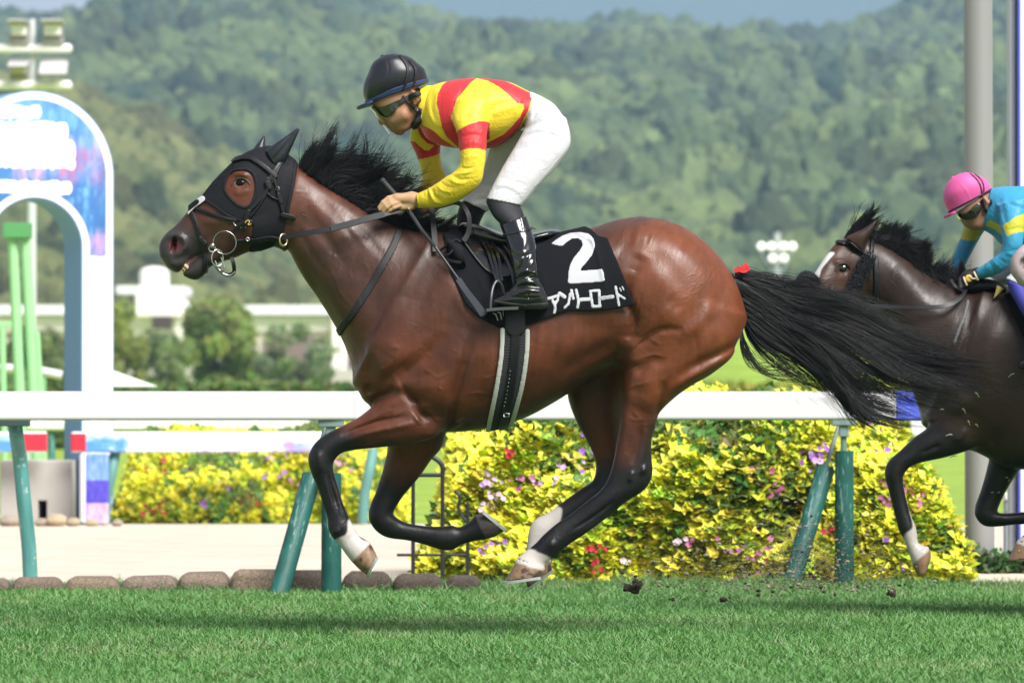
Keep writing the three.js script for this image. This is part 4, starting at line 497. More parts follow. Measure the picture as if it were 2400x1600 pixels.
  // far fore cannon and tendon
  m([[950, 1240], [1000, 1248], [1035, 1254]], 4, -4); m([[930, 1120], [905, 1160]], 8, 4); m([[955, 1070], [930, 1120], [910, 1150]], 5, -5);
  for (const p of [[[705, 470], [760, 540], [800, 610]], [[735, 450], [800, 520], [850, 590]], [[690, 520], [730, 590], [770, 650]], [[780, 480], [850, 545], [905, 610]]]) m(p, 10, -3);
  for (const p of [[[1490, 700], [1482, 730], [1474, 760]], [[1500, 690], [1492, 730], [1480, 775]], [[1472, 690], [1470, 720]], [[1462, 680], [1466, 705]]]) m(p, 3, -3.5);
  m([[1545, 560], [1590, 590], [1640, 640], [1690, 700]], 26, 3); m([[1600, 560], [1650, 600]], 16, -2.5); m([[1560, 700], [1590, 730]], 16, -3); m([[1340, 760], [1400, 770], [1440, 760]], 18, -4); m([[1290, 800], [1350, 830]], 24, 4); m([[1130, 800], [1150, 860], [1140, 930]], 18, 4);
  // veins
  const vein = (p, a = 2.6, w = 2.6) => m(p, w, a * (p[0][0] < 900 && p[0][1] < 800 ? 0.5 : 0.8));
  vein([[1056, 870], [1030, 885], [1008, 872], [990, 860]]); vein([[1015, 838], [1000, 830]]); vein([[1075, 825], [1058, 822]]); vein([[995, 960], [1012, 968], [1024, 982], [1036, 985]], 3.5, 3); vein([[1028, 905], [1040, 918]]);
  vein([[910, 812], [935, 818], [925, 808]]); vein([[890, 868], [902, 862]]); vein([[870, 985], [905, 965], [930, 962]], 2.2); vein([[955, 955], [930, 975], [918, 988]], 2.2); vein([[905, 1000], [920, 1012]], 2.4);
  vein([[1478, 822], [1498, 800], [1515, 790], [1540, 776], [1575, 772]], 3.5, 3.2); vein([[1515, 790], [1530, 800], [1545, 812]], 2.5); vein([[1500, 840], [1530, 832], [1556, 838]], 3); vein([[1468, 880], [1490, 862], [1515, 858]], 2.4); vein([[1460, 920], [1480, 905], [1500, 900], [1522, 890]], 2.4); vein([[1478, 960], [1490, 972], [1500, 985]], 2.6); vein([[1555, 880], [1545, 905], [1552, 915]], 2.4); vein([[1467, 975], [1490, 985], [1510, 978]], 2.6); vein([[1590, 762], [1600, 770], [1598, 785]], 2);
  vein([[795, 575], [785, 600], [800, 620], [790, 650]], 3); vein([[830, 600], [820, 640], [835, 660]], 3); vein([[815, 580], [850, 560], [870, 575]], 2.6); vein([[770, 620], [785, 650], [800, 690], [830, 720]], 3); vein([[850, 610], [865, 640], [850, 670]], 2.8); vein([[710, 430], [722, 445], [715, 460]], 2); vein([[690, 450], [712, 452]], 2); vein([[838, 690], [845, 720], [835, 745]], 2.6); vein([[760, 590], [800, 605], [845, 590]], 2.4);
  vein([[1130, 890], [1160, 880]], 2); vein([[1095, 925], [1120, 920], [1150, 925]], 2.2);
  // head: facial crest, cheek, nostril, lips, eye socket
  m([[548, 520], [505, 520], [470, 515]], 9, 5, 0); m([[600, 510], [612, 550], [590, 575]], 28, 5, 0); m([[520, 545], [490, 560], [470, 565]], 12, -4, 0); m([[545, 412], [566, 408], [585, 418]], 6, 7, 0); m([[552, 432], [566, 428], [580, 433]], 9, -6, 0); m([[548, 450], [566, 455], [586, 446]], 6, 3, 0);
  m([[380, 575], [392, 556], [415, 552], [432, 562], [436, 580], [424, 594], [400, 598]], 6, 9, 0); m([[402, 572], [415, 574]], 11, -26, 0); m([[455, 556], [445, 590], [425, 606]], 8, -4, 0); m([[395, 612], [415, 622], [440, 612]], 9, 5, 0);
  m([[490, 480], [470, 500], [450, 525]], 10, -3, 0);
}
const BLACK = [0.0075, 0.0073, 0.0085], WHITE_SOCK = [0.48, 0.44, 0.41], HORN = [0.22, 0.135, 0.08], HORN_DARK = [0.06, 0.052, 0.05];
const foreNearBlack = polySd([[700, 1010], [750, 992], [800, 1004], [850, 1036], [930, 1046], [900, 1062], [820, 1070], [800, 1130], [850, 1260], [780, 1300], [700, 1150]]);
const foreFarBlack = polySd([[856, 1150], [895, 1125], [930, 1140], [985, 1125], [970, 1170], [960, 1215], [1150, 1200], [1180, 1300], [900, 1290], [840, 1200]]);
const hindBlack = polySd([[1400, 1100], [1450, 1096], [1490, 1078], [1516, 1020], [1534, 985], [1560, 1000], [1550, 1130], [1420, 1250], [1260, 1330], [1180, 1300], [1380, 1120]]);
const mealDark = polySd([[350, 540], [400, 530], [450, 556], [478, 590], [500, 640], [440, 670], [360, 620]]), backDark = polySd([[880, 500], [1000, 540], [1100, 560], [1300, 560], [1480, 505], [1560, 508], [1500, 530], [1400, 560], [1150, 620], [1040, 620], [960, 620], [880, 560]]);
const sockFN = polySd([[786, 1264], [812, 1250], [818, 1222], [826, 1216], [850, 1260], [880, 1275], [840, 1340], [786, 1296]]), sockHN = polySd([[1246, 1283], [1262, 1292], [1284, 1300], [1296, 1318], [1285, 1345], [1195, 1320], [1220, 1290]]), sockHF = polySd([[1230, 1190], [1300, 1186], [1318, 1200], [1305, 1260], [1300, 1330], [1215, 1320]]);
const nostrilIn = polySd([[392, 575], [398, 564], [412, 560], [426, 566], [430, 578], [420, 590], [404, 592]]), mouthIn = polySd([[456, 598], [438, 612], [424, 632], [420, 640], [430, 640], [446, 618], [462, 606]]), bellyShade = polySd([[1080, 960], [1040, 1015], [1000, 1030], [1080, 1020], [1200, 985], [1330, 925], [1440, 850], [1480, 800], [1440, 810], [1330, 880], [1200, 950]]);
function bayCoat(c, px, py, z, x, y) {
  const n = fbm(x * 5, y * 5, z * 5), n2 = fbm(x * 22, y * 22, z * 22), n3 = vnoise(x * 90, y * 14, z * 60), w = (n2 - 0.5) * 26;
  const t = clamp((n - 0.3) * 2.2, 0, 1);
  c[0] = mix(0.060, 0.120, t); c[1] = mix(0.020, 0.0345, t); c[2] = mix(0.012, 0.0155, t);
  blend(c, [0.175, 0.050, 0.018], sstep(1380, 1560, px) * sstep(1050, 900, py) * 0.6);   // redder quarters
  blend(c, [0.054, 0.026, 0.020], sstep(1130, 1010, px) * sstep(420, 560, py) * sstep(820, 640, py) * 0.75);   // browner neck and withers
  blend(c, [0.060, 0.032, 0.024], sstep(14, -18, backDark(px, py) + w * 0.6) * 0.75);
  blend(c, [0.045, 0.022, 0.015], sstep(10, -22, bellyShade(px, py) + w) * 0.55);  // belly and flank shade painted into the coat, with some darker clipped hair
  const k = 0.74 + 0.46 * n2 + 0.22 * (n3 - 0.5) + 0.16 * (vnoise(x * 260, y * 200, z * 260) - 0.5); c[0] *= k; c[1] *= k; c[2] *= k;
  const near = z > 0;
  let b = near ? sstep(40, -22, foreNearBlack(px, py) + w) : sstep(44, -24, foreFarBlack(px, py) + w); if (px < 1190) blend(c, BLACK, b);
  if (px > 1170) blend(c, BLACK, sstep(44, -24, hindBlack(px, py) + w));
  if (px < 520) { blend(c, [0.030, 0.026, 0.027], sstep(34, -12, mealDark(px, py) + w * 0.7)); blend(c, [0.20, 0.16, 0.15], sstep(8, -4, polyDist([[383, 612], [392, 626], [410, 638]], px, py) - 3 + w * 0.2) * 0.5); }
  if (px < 470) { blend(c, [0.06, 0.014, 0.016], sstep(3, -3, nostrilIn(px, py))); blend(c, [0.10, 0.05, 0.045], sstep(2, -2, mouthIn(px, py)) * (Math.abs(z) < 0.05 ? 1 : 0)); }
  if (near) { blend(c, WHITE_SOCK, sstep(3, -3, sockFN(px, py) + w * 0.35)); blend(c, WHITE_SOCK, sstep(3, -3, sockHN(px, py) + w * 0.35)); }
  else blend(c, WHITE_SOCK, sstep(3, -3, sockHF(px, py) + w * 0.35) * (px > 1200 && px < 1320 ? 1 : 0));
  hoofPaint(c, px, py, z, x, y);
}
const along = (px, py, a, b) => { const dx = b[0] - a[0], dy = b[1] - a[1]; return ((px - a[0]) * dx + (py - a[1]) * dy) / (dx * dx + dy * dy); };
const across = (px, py, a, b) => { const dx = b[0] - a[0], dy = b[1] - a[1]; return (-(px - a[0]) * dy + (py - a[1]) * dx) / Math.hypot(dx, dy); };
function hoofPaint(c, px, py, z, x, y) {
  const w = (fbm(x * 60, y * 60, z * 60) - 0.5) * 8, streak = vnoise(x * 260, y * 60, z * 200);
  const hoof = (k, s) => { const h = [k[0] * (0.75 + 0.5 * streak), k[1] * (0.75 + 0.5 * streak), k[2] * (0.75 + 0.5 * streak)]; blend(h, [0.05, 0.035, 0.025], sstep(0.55, 0.7, fbm(x * 45, y * 45, z * 45))); blend(c, h, s); };
  if (z > 0) { // the coronet line of each hoof: everything beyond it is horn
    if (px > 800 && px < 900 && py > 1250) hoof(HORN, sstep(-2, 3, across(px, py, [824, 1318], [868, 1271]) + w * 0.4));
    if (px > 1170 && px < 1300 && py > 1290) hoof(HORN, sstep(-2, 3, across(px, py, [1208, 1314], [1279, 1336]) + w * 0.4));
  } else {
    if (px > 1090 && px < 1200 && py < 1275 && py > 1190) hoof(HORN_DARK, sstep(-2, 3, across(px, py, [1112, 1208], [1140, 1266]) * -1 + w * 0.4));
    if (px > 1215 && px < 1310 && py > 1295) hoof(HORN, sstep(-2, 3, across(px, py, [1231, 1310], [1292, 1317]) + w * 0.4));
  }
}
const tiled = (fn, n) => (i, j) => { const u = i / n, v = j / n; return fn(i, j) * (1 - u) * (1 - v) + fn(i - n, j) * u * (1 - v) + fn(i, j - n) * (1 - u) * v + fn(i - n, j - n) * u * v; };
const coatH = tiled((i, j) => { const hairs = vnoise(i / 1.6, j / 6, 1) * 0.5 + vnoise(i / 1.1, j / 2.5, 4) * 0.5, e = fbm(i / 46, j / 46, 3), ridge = Math.pow(1 - Math.abs(2 * fbm(i / 70 + e * 1.5, j / 58 + 7, 5) - 1), 14) * sstep(0.42, 0.62, vnoise(i / 110, j / 110, 9)); return 0.22 * hairs + 0.35 * fbm(i / 26, j / 26, 8) + 0.42 * ridge; }, 512);
const coatBump = noiseTex(512, (i, j) => { const v = clamp(Math.round(255 * coatH(i, j)), 0, 255); return [v, v, v]; });
coatBump.repeat.set(2.2, 2.2);
const coatRough = noiseTex(512, (i, j) => { const v = clamp(Math.round(255 * (0.62 + 0.5 * (tiled((a, b) => fbm(a / 30, b / 42, 12) * 0.7 + vnoise(a / 2.2, b / 9, 3) * 0.3, 512)(i, j) - 0.5) * 1.6)), 0, 255); return [v, v, v]; }); coatRough.repeat.set(1.7, 1.7);
const coatMat = MV(0.68, { roughnessMap: coatRough, bumpMap: coatBump, bumpScale: 0.0034, specularIntensity: 0.7, sheen: 0.1, sheenRoughness: 0.5, sheenColor: col(0.8, 0.8, 0.9) });
const hairMat = M(0.007, 0.0072, 0.0092, 0.48, { specularIntensity: 0.6 }), leather = M(0.007, 0.007, 0.009, 0.42, { specularIntensity: 0.7 }), blackCloth = M(0.006, 0.0065, 0.009, 0.85, { specularIntensity: 0.4 }), gloss = new THREE.MeshPhysicalMaterial({ color: col(0.006, 0.006, 0.008), roughness: 0.2, clearcoat: 0.6, clearcoatRoughness: 0.06 }), steel = M(0.55, 0.55, 0.56, 0.28, { metalness: 1 });

const horse = thing('racehorse', 'galloping bay racehorse with a black hood and number 2 cloth, rider in red and yellow', 'horse', V(0, 0, 0));
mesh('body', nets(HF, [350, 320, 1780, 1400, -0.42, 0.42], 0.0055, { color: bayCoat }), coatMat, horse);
{ const e = HF.surf(566, 432, 0.001), f = V(e.x, e.y, -e.z); for (const q of [e, f]) { const g = new THREE.SphereGeometry(0.021, 24, 16); g.scale(1.15, 0.82, 0.6); g.rotateZ(0.15); g.translate(q.x, q.y, q.z - Math.sign(q.z) * 0.004); mesh('eye', W(g), new THREE.MeshPhysicalMaterial({ color: col(0.004, 0.003, 0.003), roughness: 0.08, specularIntensity: 0.35 }), horse);
  const lid = [[545, 436], [552, 424], [566, 419], [580, 424], [588, 434]].map(([a, b]) => { const s = HF.surf(a, b, 0.002); return q === f ? V(s.x, s.y, -s.z) : s; }); mesh('eyelid', W(tube(lid, 0.0045, 16, 6)), M(0.03, 0.018, 0.015, 0.5), horse); } }
{ // teeth between the parted lips
  const g = []; for (const s of [-1, 1]) for (let i = 0; i < 3; i++) { const b = box(0.013, 0.018, 0.012, 0, 0, 0, 0.003); b.rotateZ(0.9); const p = at(424 + i * 6, 633 - i * 5, D0); b.translate(p.x, p.y, s * (0.012 + i * 0.008)); g.push(b); const b2 = b.clone(); b2.translate(0.012, -0.012, 0); g.push(b2); } mesh('teeth', W(join(g)), M(0.55, 0.42, 0.24, 0.5), horse);
}
const shoe = (a, b, z, w, par) => { // a U of aluminium nailed on the ground surface: a toe, b heel
  const A = at(a[0], a[1], D0 - z), B = at(b[0], b[1], D0 - z), pts = []; for (let i = 0; i <= 16; i++) { const t = Math.PI * (i / 16 - 0.5), u = Math.cos(t); pts.push(V(mix(B.x, A.x, u), mix(B.y, A.y, u), z + Math.sin(t) * w)); }
  const n = V(B.y - A.y, A.x - B.x, 0).normalize(); mesh('horseshoe', W(strap(pts, 0.016, 0.011, n, 40)), M(0.62, 0.63, 0.65, 0.4, { metalness: 0.6 }), par);
};
shoe([862, 1349], [884, 1306], 0.13, 0.054, horse); shoe([1185, 1243], [1133, 1200], -0.12, 0.053, horse); shoe([1184, 1365], [1267, 1353], 0.13, 0.058, horse); shoe([1238, 1380], [1296, 1336], -0.13, 0.054, horse);

// hair
function maneHair(pathPts, n, lenFn, dirFn, d, spread, r0 = 0.0022, zJ = 0.035, locks = 56) {
  const H = new Hair(), c = catmull(pathPts, 8), sc = d / F, rootAt = (t) => { const fi = clamp(t, 0, 0.999) * (c.length - 1), a = c[Math.floor(fi)], b = c[Math.min(c.length - 1, Math.floor(fi) + 1)], u = fi % 1; return [mix(a[0], b[0], u), mix(a[1], b[1], u)]; };
  for (let l = 0; l < locks; l++) { // every lock has its own lean, length and curl; its hairs run together towards the tip
    const lt = (l + rnd()) / locks, lay = rnd(), lean = gauss() * spread + 0.12, L0 = lenFn(lt) * (lay < 0.35 ? rr(0.45, 0.7) : rr(0.75, 1.15)), curl = -0.75 + gauss() * 0.5, lz = gauss() * 0.22, side = rnd() < 0.5 ? 1 : -1, m = Math.round(n / locks * rr(0.5, 1.5)), wv = rr(0, 6), wa = rr(0.05, 0.25);
    for (let i = 0; i < m; i++) {
      const [x0, y0] = rootAt(lt + gauss() * 0.022), stray = rnd() < 0.12 ? 1 : 0, root = at(x0, y0 + rr(-3, 9), d); root.z += side * 0.008 + gauss() * zJ * 0.4;
      const L = L0 * sc * rr(0.7, 1.05) * (1 + stray * 0.15), conv = gauss() * 0.16, dir = dirFn(lt) + lean + conv + stray * gauss() * 0.25, pts = [], N = 9; let p = root, an = dir;
      for (let k = 0; k <= N; k++) { pts.push(p.clone()); const w = k / N; an += (curl - conv * 1.9) / N + Math.sin(wv + w * 5) * wa / N * 4; p = p.clone().add(V(Math.cos(an), Math.sin(an), lz * w + gauss() * 0.02).multiplyScalar(L / N)); }
      H.add(pts, r0 * rr(0.7, 1.2), 0.0005);
    }
  }
  return H.geo();
}
mesh('mane', maneHair([[700, 388], [730, 408], [776, 440], [820, 466], [862, 494], [900, 514]], 4600, (t) => t < 0.3 ? 66 + 104 * t / 0.3 : 170 - 40 * t, (t) => mix(1.05, 0.72, t), D0, 0.22, 0.0016, 0.04, 84), hairMat, horse);
mesh('mane', maneHair([[860, 492], [900, 512], [950, 530], [1000, 540], [1030, 543]], 2600, (t) => mix(95, 60, t), (t) => mix(0.50, 0.30, t), D0, 0.24, 0.0015, 0.05, 44), hairMat, horse);
{ // tail, streaming behind: guide curves over the photograph, hairs mixed between neighbouring ones
  const G = [
    [[1722, 640], [1790, 652], [1870, 672], [1960, 690], [2050, 716], [2130, 752]],
    [[1722, 650], [1800, 682], [1900, 712], [2010, 742], [2130, 800], [2265, 838]],
    [[1728, 668], [1815, 720], [1910, 765], [2020, 812], [2120, 850], [2250, 872]],
    [[1732, 690], [1830, 752], [1910, 800], [2000, 858], [2100, 890], [2215, 930]],
    [[1738, 708], [1830, 768], [1910, 826], [1980, 900], [2060, 945], [2170, 968]],
    [[1742, 722], [1820, 778], [1900, 840], [1965, 905], [2010, 950], [2090, 985]],
    [[1742, 740], [1800, 790], [1880, 830], [1950, 895], [1990, 945], [2050, 985]],
    [[1740, 750], [1752, 800], [1790, 850], [1850, 880], [1920, 890], [1962, 912]],
    [[1735, 760], [1728, 810], [1740, 850], [1780, 872], [1830, 890], [1900, 905]]];
  const Z = [0.02, 0.05, 0.08, 0.06, 0.05, 0.06, 0.03, 0.0, 0.02], H = new Hair();
  const curve = (u) => { const a = Math.min(7, Math.floor(u)), f = u - a; return catmull(G[a].map((p, k) => [mix(p[0], G[a + 1][k][0], f), mix(p[1], G[a + 1][k][1], f), mix(Z[a], Z[a + 1], f)]), 6); };
  // locks: each one leaves the dock wide and closes towards its own tip, so that light shows between them
  const locks = (list) => { for (const [u, n, cut, w0, w1, r, bend] of list) { const c = curve(clamp(u, 0, 7.99)), lz = gauss() * 0.03, ph = rr(0, 6.28), am = rr(8, 20); for (let i = 0; i < n; i++) {
    const e = cut * rr(0.72, 1.04), N = 14, o = gauss(), oz = gauss(), stray = rnd() < 0.16 ? gauss() * 26 : 0, pts = [], st = rnd() * 0.12;
    for (let k = 0; k <= N; k++) { const w = k / N, t = Math.min(1, st + w * (e - st)) * (c.length - 1), q = c[Math.floor(t)], q2 = c[Math.min(c.length - 1, Math.floor(t) + 1)], v = t % 1, wd = mix(w0, w1, Math.pow(w, 0.8)) + 3 * w * w; const p = at(mix(q[0], q2[0], v) + Math.max(0, st + w * (e - st) - 1) * 420, mix(q[1], q2[1], v) + Math.max(0, st + w * (e - st) - 1) * 60 + o * wd * 0.55 + Math.sin(ph + w * 7 + o * 0.4) * am * w + (bend ?? 0) * w * w + stray * w * w, D0); p.z += mix(q[2], q2[2], v) * w + lz * w + oz * 0.018 * (1 - 0.5 * w); pts.push(p); }
    H.add(pts, r * rr(0.7, 1.2), 0.0004);
  } } };
  const R = [];
  for (const [u0, u1, n, per, cut0, cut1] of [[0, 1.2, 10, 80, 0.5, 0.95], [0.8, 2.2, 11, 95, 0.95, 1.22], [1.8, 3.4, 10, 75, 0.5, 1.15], [3.2, 4.4, 9, 70, 0.4, 0.9], [4.2, 6.2, 16, 115, 0.7, 1.02]]) for (let i = 0; i < n; i++) R.push([mix(u0, u1, (i + rnd() * 0.8) / n), Math.round(per * 1.4 * rr(0.6, 1.3)), rr(cut0, cut1), 13, rr(3, 9), 0.0012, gauss() * 14]);
  for (let i = 0; i < 16; i++) R.push([rr(6.2, 7.9), 14, rr(0.5, 1.05), 9, 5, 0.0012, gauss() * 16]);
  for (let i = 0; i < 46; i++) R.push([rr(0, 4.5), 9, rr(0.8, 1.3), 16, 12, 0.0010, gauss() * 26]);
  locks(R);
  // dark dock under the first hairs
  mesh('tail', H.geo(), hairMat, horse);
  const f = new Field(D0); f.add([[1700, 632, 1712, 690, 0.04], [1740, 650, 1745, 705, 0.05], [1785, 668, 1785, 720, 0.035], [1830, 696, 1826, 730, 0.012]], {}); mesh('dock', nets(f, [1680, 600, 1930, 800, -0.1, 0.1], 0.008), hairMat, horse);
  const rb = thing('red_ribbon', 'small red ribbon tied at the root of the black tail', 'ribbon', at(1740, 634)); mesh('bow', W(join([strap([at(1722, 634, D0 - 0.05), at(1738, 630, D0 - 0.06), at(1752, 619, D0 - 0.06)], 0.02, 0.002, V(0, 0.5, 1), 8), strap([at(1736, 632, D0 - 0.06), at(1746, 633, D0 - 0.06), at(1756, 626, D0 - 0.06)], 0.022, 0.002, V(0, 0.5, 1), 8)])), M(0.62, 0.012, 0.012, 0.7), rb); mesh('clip', W(new THREE.TorusGeometry(0.006, 0.002, 6, 12).translate(...at(1726, 638).toArray())), steel, rb);
}
// ---------- hood, bridle, saddle, cloth ----------
const headBox = [440, 280, 720, 680, -0.2, 0.2];
{
  const hood = thing('racing_hood', 'black mesh racing hood with ear covers on the bay horse', 'hood', at(600, 440));
  const outline = polySd([[470, 462], [506, 414], [549, 370], [570, 358], [612, 338], [640, 336], [672, 356], [694, 376], [695, 395], [688, 430], [682, 465], [674, 505], [668, 540], [660, 556], [640, 578], [600, 592], [584, 590], [592, 560], [596, 530], [578, 520], [552, 512], [528, 500], [503, 481], [472, 463]], false);
  const hole = polySd([[530, 444], [534, 421], [544, 405], [562, 400], [582, 402], [595, 413], [600, 436], [595, 466], [582, 484], [564, 482], [544, 466]]);
  const mesh8 = noiseTex(64, (i, j) => { const v = (i % 8 < 3 && j % 8 < 3) ? 40 : 200; return [v, v, v]; }); mesh8.repeat.set(28, 28);
  const hoodMat = M(0.006, 0.0065, 0.010, 0.7, { specularIntensity: 0.5, bumpMap: mesh8, bumpScale: 0.0012 });
  mesh('hood_cover', nets(HF, headBox, 0.004, { off: 0.006, inner: 0.006, region: cutSd(outline, hole) }), hoodMat, hood);
  mesh('eye_hole_edge', nets(HF, headBox, 0.003, { off: 0.009, inner: 0.008, region: (x, y) => Math.abs(hole(x, y) - 3) - 3.2 }), hoodMat, hood);
  mesh('hem', nets(HF, headBox, 0.003, { off: 0.009, inner: 0.008, region: anySd(lineSd([[472, 464], [503, 483], [528, 502], [552, 514], [580, 523]], 7), lineSd([[694, 384], [687, 435], [680, 472], [672, 512]], 9)) }), hoodMat, hood);
  const ef = new Field(D0); ef.add(EAR_NEAR, { k: 0.01 }).add(EAR_FAR, { k: 0.01 }); ef.mark([[640, 380], [665, 350], [690, 312]], 5, -6);
  for (const b of [[610, 290, 715, 410, 0.0, 0.14], [580, 300, 640, 360, -0.14, 0.0]]) mesh('ear_cover', nets(ef, b, 0.0035), M(0.010, 0.013, 0.019, 0.42), hood);
}
{
  const darkSteel = M(0.30, 0.30, 0.31, 0.25, { metalness: 1 });
  const br = thing('bridle', 'black leather racing bridle with steel bit ring and long reins', 'bridle', at(560, 520));
  const S = (name, pts, w, off = 0.013, mat = leather, clip) => mesh(name, nets(HF, headBox, 0.003, { off, inner: off - 0.002, region: lineSd(pts, w), clip }), mat, br);
  S('browband', [[545, 374], [582, 369], [616, 388], [648, 415]], 11, 0.017); S('cheek_strap', [[660, 380], [636, 418], [628, 449], [604, 478], [585, 499], [572, 537]], 9, 0.016); S('cheek_strap', [[640, 428], [620, 468], [600, 497], [584, 514]], 5, 0.017); S('headpiece', [[672, 362], [658, 385], [642, 420]], 11, 0.015);
  S('throat_latch', [[644, 420], [654, 454], [660, 478], [668, 508]], 7, 0.015); S('throat_latch', [[626, 452], [640, 464], [655, 470]], 4, 0.015); S('noseband', [[450, 484], [478, 495], [508, 506], [552, 519]], 7.5, 0.012); S('noseband', [[444, 488], [458, 518], [470, 552], [480, 580]], 9, 0.012); S('lower_strap', [[476, 560], [480, 590], [483, 636]], 9, 0.013);
  S('strap_keeper', [[628, 430], [634, 442]], 12, 0.020); S('strap_keeper', [[585, 498], [578, 520]], 11, 0.019); S('strap_keeper', [[655, 458], [661, 476]], 10, 0.018); S('strap_keeper', [[664, 505], [690, 512]], 11, 0.02); S('bit_strap', [[552, 540], [565, 527], [578, 522]], 9, 0.018); S('chin_strap', [[556, 568], [600, 566], [634, 560], [664, 566]], 11, 0.02);
  S('buckle_pad', [[470, 560], [482, 572]], 11, 0.017);
  S('sheepskin_pad', [[436, 499], [450, 484], [474, 467]], 15, 0.013, M(0.46, 0.46, 0.48, 0.95));
  S('nose_pad', [[440, 489], [452, 480], [462, 473]], 11, 0.02, blackCloth);
  const zr = HF.surf(529, 572, 0.018).z, ring = (px, py, r, t, rx = 0, ry = 0, sy = 1) => { const g = new THREE.TorusGeometry(r, t, 10, 40); g.scale(1, sy, 1); g.rotateX(rx); g.rotateY(ry); const p = at(px, py); g.translate(p.x, p.y, zr + 0.012); return W(g); };
  mesh('bit_ring', ring(529, 570, 0.047, 0.0032), darkSteel, br); mesh('bit_ring', ring(512, 606, 0.026, 0.0024, 0, 0.5, 1.3).clone().translate(0, 0, 0.004), steel, br); mesh('buckle', ring(559, 523, 0.015, 0.0028), steel, br); mesh('buckle', ring(666, 564, 0.019, 0.004, 0, 0.7, 1.25), M(0.62, 0.55, 0.36, 0.3, { metalness: 1 }), br);
  for (const [a, b, r] of [[583, 562, 0.007], [634, 420, 0.007], [619, 438, 0.009], [652, 444, 0.008], [572, 533, 0.010], [500, 584, 0.014]]) mesh('buckle', ring(a, b, r, 0.0022, 0, 0.2, 0.9), steel, br);
  mesh('bit_cheek', W(new THREE.SphereGeometry(0.011, 12, 10).translate(at(501, 577).x, at(501, 577).y, zr + 0.02)), steel, br);
  mesh('chin_loop', W(strap([at(503, 616), at(518, 636), at(534, 645), at(548, 640), at(549, 620), at(544, 603)].map((p, i) => p.setZ(zr - 0.03 + (i > 3 ? 0.02 : 0))), 0.016, 0.004, V(0.3, 0.2, 1), 30)), leather, br); mesh('chin_chain', W(tube([at(506, 612), at(518, 634), at(528, 628), at(520, 604)].map((p) => p.setZ(zr)), 0.003, 24)), steel, br); mesh('chin_hook', W(tube([at(524, 642), at(540, 646), at(554, 637)].map((p) => p.setZ(zr)), 0.003, 12)), steel, br);
  // number tag on the cheek strap
  const tagG = box(0.026, 0.028, 0.008, 0, 0, 0, 0.003); tagG.rotateZ(-0.35); const tp = HF.surf(586, 524, 0.02); tagG.translate(tp.x, tp.y, tp.z + 0.002); mesh('number_tag', W(tagG), leather, br);
  const two = [[577, 524], [582, 519], [588, 521], [584, 529], [592, 527]].map(([a, b]) => { const p = at(a, b); p.z = tp.z + 0.009; return p; }); mesh('number_mark', W(tube(two, 0.0016, 16, 5)), M(0.7, 0.45, 0.08, 0.4), br);
  // reins: bit to hand, over the withers, and the slack loop
  const up = (px, py, z) => { const p = at(px, py, D0 - z); return p; };
  mesh('rein', W(strap([up(664, 556, zr + 0.03), up(705, 548, 0.17), up(775, 536, 0.20), up(850, 516, 0.19), up(910, 499, 0.15), up(950, 490, 0.11)], 0.020, 0.005, V(0, 0.25, 1), 40)), M(0.008, 0.008, 0.010, 0.55), br);
  mesh('rein_grip', W(strap([up(775, 535.5, 0.202), up(820, 524, 0.199), up(862, 512, 0.185), up(900, 502, 0.16)], 0.025, 0.009, V(0, 0.25, 1), 30)), M(0.024, 0.026, 0.03, 0.75, { bumpMap: coatBump, bumpScale: 0.003 }), br);
  mesh('rein', W(strap([up(664, 556, -zr - 0.03), up(760, 530, -0.16), up(860, 508, -0.14), up(975, 498, -0.07)], 0.020, 0.005, V(0, 0.25, 1), 40)), leather, br);
  mesh('rein', W(strap([up(1011, 482, 0.07), up(1015, 520, 0.10), up(1018, 555, 0.14), up(1020, 590, 0.185)], 0.022, 0.005, V(0.15, 0, 1), 24)), M(0.008, 0.008, 0.010, 0.55), br);
  mesh('rein', W(strap([up(1010, 486, 0.07), up(1040, 480, 0.08), up(1064, 474, 0.10), up(1082, 480, 0.12), up(1096, 500, 0.14), up(1100, 525, 0.15), up(1096, 548, 0.16), up(1086, 565, 0.18)], 0.021, 0.005, V(0.6, 0.3, 1), 44)), M(0.008, 0.008, 0.010, 0.55), br);
}
{
  const ns = thing('neck_strap', 'flat black neck strap hanging round the base of the bay neck', 'strap', at(860, 670));
  mesh('band', nets(HF, [770, 530, 960, 810, -0.3, 0.3], 0.0045, { off: 0.008, inner: 0.007, region: lineSd([[936, 545], [922, 580], [895, 630], [862, 685], [826, 738], [784, 788]], 17) }), M(0.009, 0.009, 0.011, 0.6), ns);
}
const clothSd = polySd([[1040, 548], [1060, 538], [1110, 545], [1200, 556], [1260, 548], [1317, 531], [1368, 528], [1384, 538], [1402, 556], [1421, 560], [1440, 605], [1458, 650], [1484, 718], [1430, 728], [1373, 733], [1331, 731], [1289, 745], [1238, 764], [1171, 771], [1121, 745], [1093, 717], [1073, 675], [1056, 638], [1048, 590]], false);
